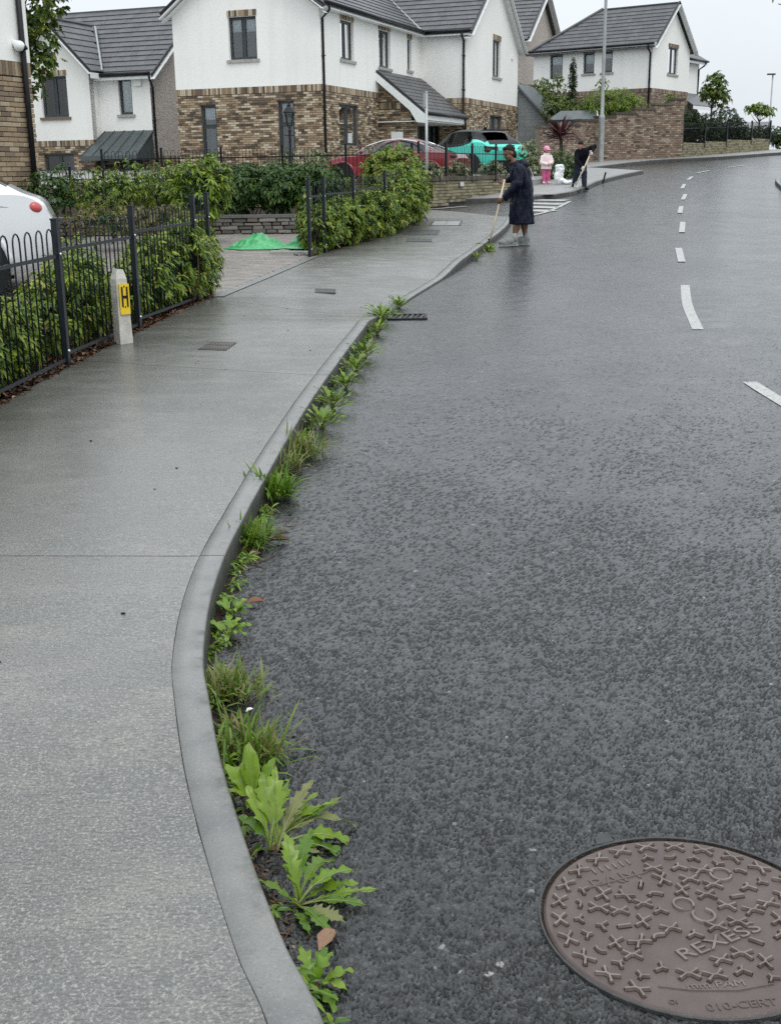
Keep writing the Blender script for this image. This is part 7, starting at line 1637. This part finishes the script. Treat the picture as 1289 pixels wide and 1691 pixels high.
for s in (-1, 1): MB().ellipsoid(P(.084, s * .030, .002), (.010, .013, .008), 10, 6, m3).build('eye', 'letter_black', pm, smooth=True); MB().ellipsoid(P(.093, s * .032, .026), (.008, .022, .006), 10, 6, m3).build('eyebrow', 'hair_black', pm, smooth=True)
c = MB(); loft(c, [(.12, 0, .345, .205, .215, .035), (.118, 0, .45, .195, .205, .03), (.115, 0, .60, .182, .192, .025), (.12, 0, .75, .175, .188, .02), (.125, 0, .90, .172, .19, .02), (.115, 0, 1.02, .175, .20, .015), (.085, 0, 1.14, .172, .205, .01), (.045, 0, 1.24, .140, .175, 0), (.01, 0, 1.31, .095, .10, 0)])
limb(c, [(.055, -.17, 1.20), (.03, -.265, .98), (-.17, -.21, .785)], [.088, .082, .062]); limb(c, [(.04, .17, 1.20), (-.01, .23, 1.05), (-.13, .06, 1.035)], [.085, .076, .058])
c.ellipsoid((.125, 0, 1.275), (.10, .115, .085), 14, 10); c.ellipsoid((-.01, -.0, 1.30), (.095, .105, .055), 14, 10)    # dropped hood and collar
coat = fuse(c, .012, 'raincoat', 'raincoat_navy', pm, 3); folds(coat, 12, .030, .004, 1)
for pts in ([(-.085, -.02, .36), (-.075, -.02, .7), (-.065, -.02, 1.0), (-.085, -.02, 1.2)],): MB().tube(pts, .006, 6).build('zip', 'letter_black', coat)
MB().tube([(.24, -.03, 1.22), (.28, -.06, 1.12), (.30, -.10, 1.03)], .004, 5).build('reflective_piping', 'paint_white', coat)
for x0, y0, x1 in ((.0, -.10, .0), (.21, .10, .21)):
    limb_ = MB(); limb_.tube([(x0 - .012, y0, .07), (x0, y0, .13), (x1, y0, .20)], [.048, .046, .050], 12); limb_.build('sock', 'sock_grey', pm, smooth=True)
shoe(pm, -.06, -.105, .0, R(195), 1.08); shoe(pm, .16, .10, .0, R(180), 1.08)
rk = thing('gutter_rake', 'wooden-handled scraper held by the man in the raincoat', 'garden tool', (1.62, 19.86, g(19.86)))
MB().tube([(.06, .0, .05), (.20, .03, .58), (.312, .115, 1.05)], .0155, 10).build('handle', 'wood_pale', rk, smooth=True)
mb = MB(); mb.tube([(.06, .0, .12), (.045, 0, .03)], .02, 8); mb.box((.02, -.02, .025), (.20, .05, .055), R(25)); mb.build('scraper_head', 'iron_dark', rk)
wp = thing('weed_pile', 'dark heap of scraped weeds and mud in the gutter by the tool', 'debris', (1.50, 19.3, g(19.3)))
V, F = rosettes([(0, 0, .02, .22, .30, .06)], 70, 6, .09, .02, np.random.default_rng(7)); foliage('weed_scraps', [(V, F)], 'leaf_hedge', wp); q = MB(); q.ellipsoid((0, 0, 0), (.18, .28, .035), 12, 6); q.ellipsoid((.1, .12, 0), (.1, .12, .04), 10, 6); q.build('mud', 'soil', wp)

# ---- child in pink
pc = thing('person', 'small child in pink cap, pale pink coat and pink trousers', 'person', (4.92, 37.7, g(37.7) + .107))
b = MB(); P, m3 = head(b, (.0, 0, 1.00), (.45, -.85, -.1), .86)
limb(b, [(0, 0, .84), (0, 0, .93)], [.045, .042]); b.ellipsoid((0, 0, .70), (.10, .085, .14), 12, 8)
for s in (-1, 1):
    limb(b, [(s * .055, 0, .50), (s * .06, 0, .27), (s * .06, 0, .05)], [.06, .045, .034])
limb(b, [(-.12, 0, .80), (-.15, -.04, .62), (.02, -.14, .58)], [.036, .032, .025]); limb(b, [(.12, 0, .80), (.15, -.06, .64), (.10, -.16, .60)], [.036, .032, .025])
hand(b, (.02, -.14, .58), (.9, -.2, -.1), (0, .3, -1), .7, 60); hand(b, (.10, -.16, .60), (.5, -.7, -.2), (-.8, 0, -.5), .7, 60, -1); fuse(b, .010, 'body', 'skin_pink', pc, 2)
cp_ = MB(); cp_.ellipsoid(P(-.010, 0, .05), (.105, .090, .085), 16, 10, m3); cp_.ellipsoid(P(.115, 0, .030), (.085, .074, .016), 14, 8, m3); fuse(cp_, .010, 'cap', 'cap_pink', pc, 2)
hm = MB(); hm.ellipsoid(P(-.035, 0, -.02), (.065, .074, .07), 12, 8, m3); hm.build('hair', 'hair_black', pc, smooth=True)
for s in (-1, 1): MB().ellipsoid(P(.080, s * .030, .0), (.009, .012, .007), 8, 6, m3).build('eye', 'letter_black', pc)
c = MB(); loft(c, [(0, 0, .44, .165, .14, .02), (0, 0, .60, .155, .13, .02), (0, 0, .76, .145, .115, .01), (0, 0, .85, .10, .085, 0), (0, 0, .90, .07, .065, 0)]); limb(c, [(-.12, 0, .80), (-.16, -.05, .63), (-.02, -.15, .585)], [.062, .058, .046]); limb(c, [(.12, 0, .80), (.16, -.06, .65), (.10, -.14, .60)], [.062, .056, .045]); c.ellipsoid((0, .06, .88), (.10, .06, .06), 12, 8); folds(fuse(c, .010, 'coat', 'coat_pink', pc, 2), 14, .016, .003, 3)
tr = MB(); [limb(tr, [(s * .055, 0, .52), (s * .062, 0, .27), (s * .065, 0, .09)], [.082, .066, .058]) for s in (-1, 1)]; folds(fuse(tr, .010, 'trousers', 'trouser_pink', pc, 2), 16, .014, .003, 5)
for s in (-1, 1): shoe(pc, s * .065, 0, 0, R(-75 if s > 0 else -100), .72, 'shoe_pink', 'shoe_sole')
def crumple(name, label, loc, blobs, mat, vox=.02, seed=0):
    mb = MB(); r = random.Random(seed)
    for x, y, z, a, b_, c_ in blobs: mb.ellipsoid((x, y, z), (a, b_, c_), 14, 10, Matrix.Rotation(r.uniform(-.5, .5), 3, 'Z'))
    me = mb.mesh('t'); t = fuse(mb, vox, name, mat, None, 2); md = t.data
    vs_ = [(v.co.copy(), v.normal.copy()) for v in md.vertices]; md.vertices.foreach_set('co', np.array([c + nn * (mnoise.noise(c * 9 + Vector((seed, 0, 0))) * .03 + mnoise.noise(c * 22 + Vector((seed, 5, 0))) * .014) for c, nn in vs_], np.float32).ravel()); md.update()
    t.location = loc; return tag(t, label, 'bag')
crumple('rubbish_bag', 'white plastic sack held open beside the child', (5.22, 37.45, g(37.5) + .11), [(.06, 0, .52, .15, .10, .07), (.08, 0, .42, .155, .11, .12), (.06, 0, .30, .14, .11, .16), (.02, -.02, .20, .13, .11, .16), (.10, -.02, .10, .17, .12, .11), (.28, -.08, .05, .20, .11, .055)], 'bag_white', .022, 3)
crumple('rubbish_bag', 'flat white plastic sack lying behind the child on the pavement', (4.68, 37.9, g(37.9) + .11), [(0, 0, .06, .24, .14, .09), (-.15, .05, .05, .16, .12, .06)], 'bag_white', .022, 5)

# ---- stooping man with a shovel
p2 = thing('person', 'stooping man in dark clothes digging at the kerb with a shovel', 'person', (5.75, 36.25, g(36.25)))
b = MB(); P, m3 = head(b, (-.06, -.20, 1.27), (-.15, -.80, -.58), 1.0, (0, -.5, 1))
limb(b, [(.02, -.06, 1.16), (-.03, -.14, 1.22)], [.062, .058]); b.ellipsoid((.03, -.02, 1.02), (.13, .09, .15), 14, 10); b.ellipsoid((0, .08, .84), (.12, .10, .14), 14, 10)
limb(b, [(-.07, .10, .82), (-.13, .0, .46), (-.20, .03, .20)], [.085, .058, .044]); limb(b, [(.08, .10, .80), (.10, .0, .42), (.09, -.10, .10)], [.085, .058, .044])
limb(b, [(-.14, -.05, 1.10), (-.16, -.18, .86), (-.01, -.26, .66)], [.052, .045, .032]); limb(b, [(.18, -.05, 1.15), (.36, -.08, 1.24), (.27, -.24, 1.08)], [.052, .045, .032])
hand(b, (-.01, -.26, .65), (.5, -.3, -.8), (.6, .5, .3), 1.0, 75); hand(b, (.27, -.24, 1.07), (-.4, -.4, -.8), (-.7, .4, .2), 1.0, 75, -1); fuse(b, .012, 'body', 'skin_pink', p2, 3)
hr = MB(); hr.ellipsoid(P(-.018, 0, .055), (.094, .083, .080), 16, 10, m3); hr.ellipsoid(P(-.06, 0, -.01), (.054, .076, .07), 12, 8, m3); fuse(hr, .012, 'hair', 'hair_black', p2, 2)
for s in (-1, 1): MB().ellipsoid(P(.084, s * .030, .002), (.010, .013, .008), 8, 6, m3).build('eye', 'letter_black', p2)
c = MB(); loft(c, [(0, .10, .70, .175, .16, .02), (.0, .07, .86, .180, .175, .02), (.02, .0, 1.0, .195, .18, .015), (.03, -.05, 1.12, .185, .145, .01), (.0, -.10, 1.21, .10, .09, 0)]); limb(c, [(-.13, -.04, 1.10), (-.17, -.18, .87), (-.03, -.25, .69)], [.08, .068, .052]); limb(c, [(.16, -.04, 1.14), (.36, -.08, 1.235), (.275, -.22, 1.11)], [.08, .070, .052]); folds(fuse(c, .012, 'jacket', 'cloth_dark', p2, 2), 12, .024, .004, 6)
tr = MB(); limb(tr, [(-.06, .10, .82), (-.13, .0, .46), (-.20, .03, .10)], [.115, .085, .068]); limb(tr, [(.07, .10, .82), (.10, .0, .42), (.09, -.10, .07)], [.115, .085, .068]); folds(fuse(tr, .012, 'trousers', 'jeans_dark', p2, 2), 14, .018, .004, 7)
gl_ = MB(); gl_.ellipsoid((.01, -.275, .625), (.05, .05, .06), 12, 8); gl_.build('glove', 'glove_grey', p2, smooth=True); gl_ = MB(); gl_.ellipsoid((.25, -.265, 1.03), (.045, .05, .06), 12, 8); gl_.build('glove', 'glove_grey', p2, smooth=True)
o1 = shoe(p2, -.20, .02, .108, R(-100), 1.0, 'shoe_black', 'shoe_black'); o2 = shoe(p2, .09, -.12, .0, R(-60), 1.0, 'shoe_black', 'shoe_black')
sv = thing('shovel', 'pale-handled shovel held by the stooping man', 'garden tool', (5.58, 35.92, g(35.9)))
MB().tube([(-.02, -.02, .18), (.20, .03, .62), (.42, .07, 1.10)], .017, 10).build('handle', 'wood_pale', sv, smooth=True)
mb = MB(); mb.prism([(-.10, -.04, -.02), (.04, -.10, -.02), (.06, -.02, .22), (-.06, .02, .22)], (.01, .02, .0)); mb.tube([(-.0, 0, .18), (-.02, -.02, .26)], .022, 8); mb.build('blade', 'galvanised', sv); MB().tube([(.36, .01, 1.12), (.48, .12, 1.12)], .016, 8).build('grip', 'glove_grey', sv)
wp = thing('weed_pile', 'dark clod of dug weeds by the stooping man at the far kerb', 'debris', (5.50, 35.75, g(35.75)))
V, F = rosettes([(0, 0, .02, .32, .22, .07)], 60, 6, .09, .02, np.random.default_rng(8)); foliage('weed_scraps', [(V, F)], 'leaf_hedge', wp); q = MB(); q.ellipsoid((0, 0, 0), (.28, .2, .05), 12, 6); q.build('mud', 'soil', wp)

# ---------------------------------------------------------------- crumpled green sheet on the driveway
def sheet_height(u, v):
    ridge = .10 * mnoise.noise(Vector((u * 2.2, 7, 0)))
    h = .17 * max(0, 1 - abs(u + .08) / .50) ** .9 * math.exp(-((v - .05 - ridge) / .24) ** 2) + .17 * max(0, 1 - abs(u - .56) / .20) * math.exp(-((v - .06) / .18) ** 2)
    f1 = abs(((u * 3.1 + v * 5.5 + .7 * mnoise.noise(Vector((u * 3, v * 3, 1)))) % 1.0) - .5) * 2; f2 = abs(((u * 6.3 - v * 4.2 + .9 * mnoise.noise(Vector((u * 4, v * 4, 9)))) % 1.0) - .5) * 2
    crease = f1 ** 3 * .06 + f2 ** 3 * .035
    edge = max(0, 1 - max(abs(u - .07) / .69, abs(v) / .42)); return max(.004, h * min(1, edge * 2.0) + crease * min(1, h * 7 + .25) * min(1, edge * 5))
mb = MB(); nu, nv = 96, 60; vs = []
for j in range(nv + 1):
    for i in range(nu + 1):
        u = -.60 + 1.34 * i / nu; v = -.42 + .84 * j / nv; pin = 1 - .45 * math.exp(-((u - .36) / .10) ** 2); tap = min(1, .22 + 1.3 * max(0, (u + .60)) / .5); vv = v * pin * tap + .05 * mnoise.noise(Vector((u * 5, v * 5, 3)))
        vs.append((u, vv, sheet_height(u, v)))
mb.add(vs, [(j * (nu + 1) + i, j * (nu + 1) + i + 1, (j + 1) * (nu + 1) + i + 1, (j + 1) * (nu + 1) + i) for j in range(nv) for i in range(nu)])
tp = mb.build('green_sheet', 'tarp_green', None, angle=22); tp.location = (-1.93, 18.85, g(18.85) + .115); sol = tp.modifiers.new('thickness', 'SOLIDIFY'); sol.thickness = .004
tag(tp, 'crumpled bright green plastic sheet lying on the block driveway', 'sheet')
sl = MB().box((0, 0, 0), (.62, .22, .07), R(-14)).build('edging_slab', 'sill_stone', None); sl.location = (-1.40, 17.75, g(17.75) + .125); tag(sl, 'pale concrete edging slab beside the green sheet', 'slab')
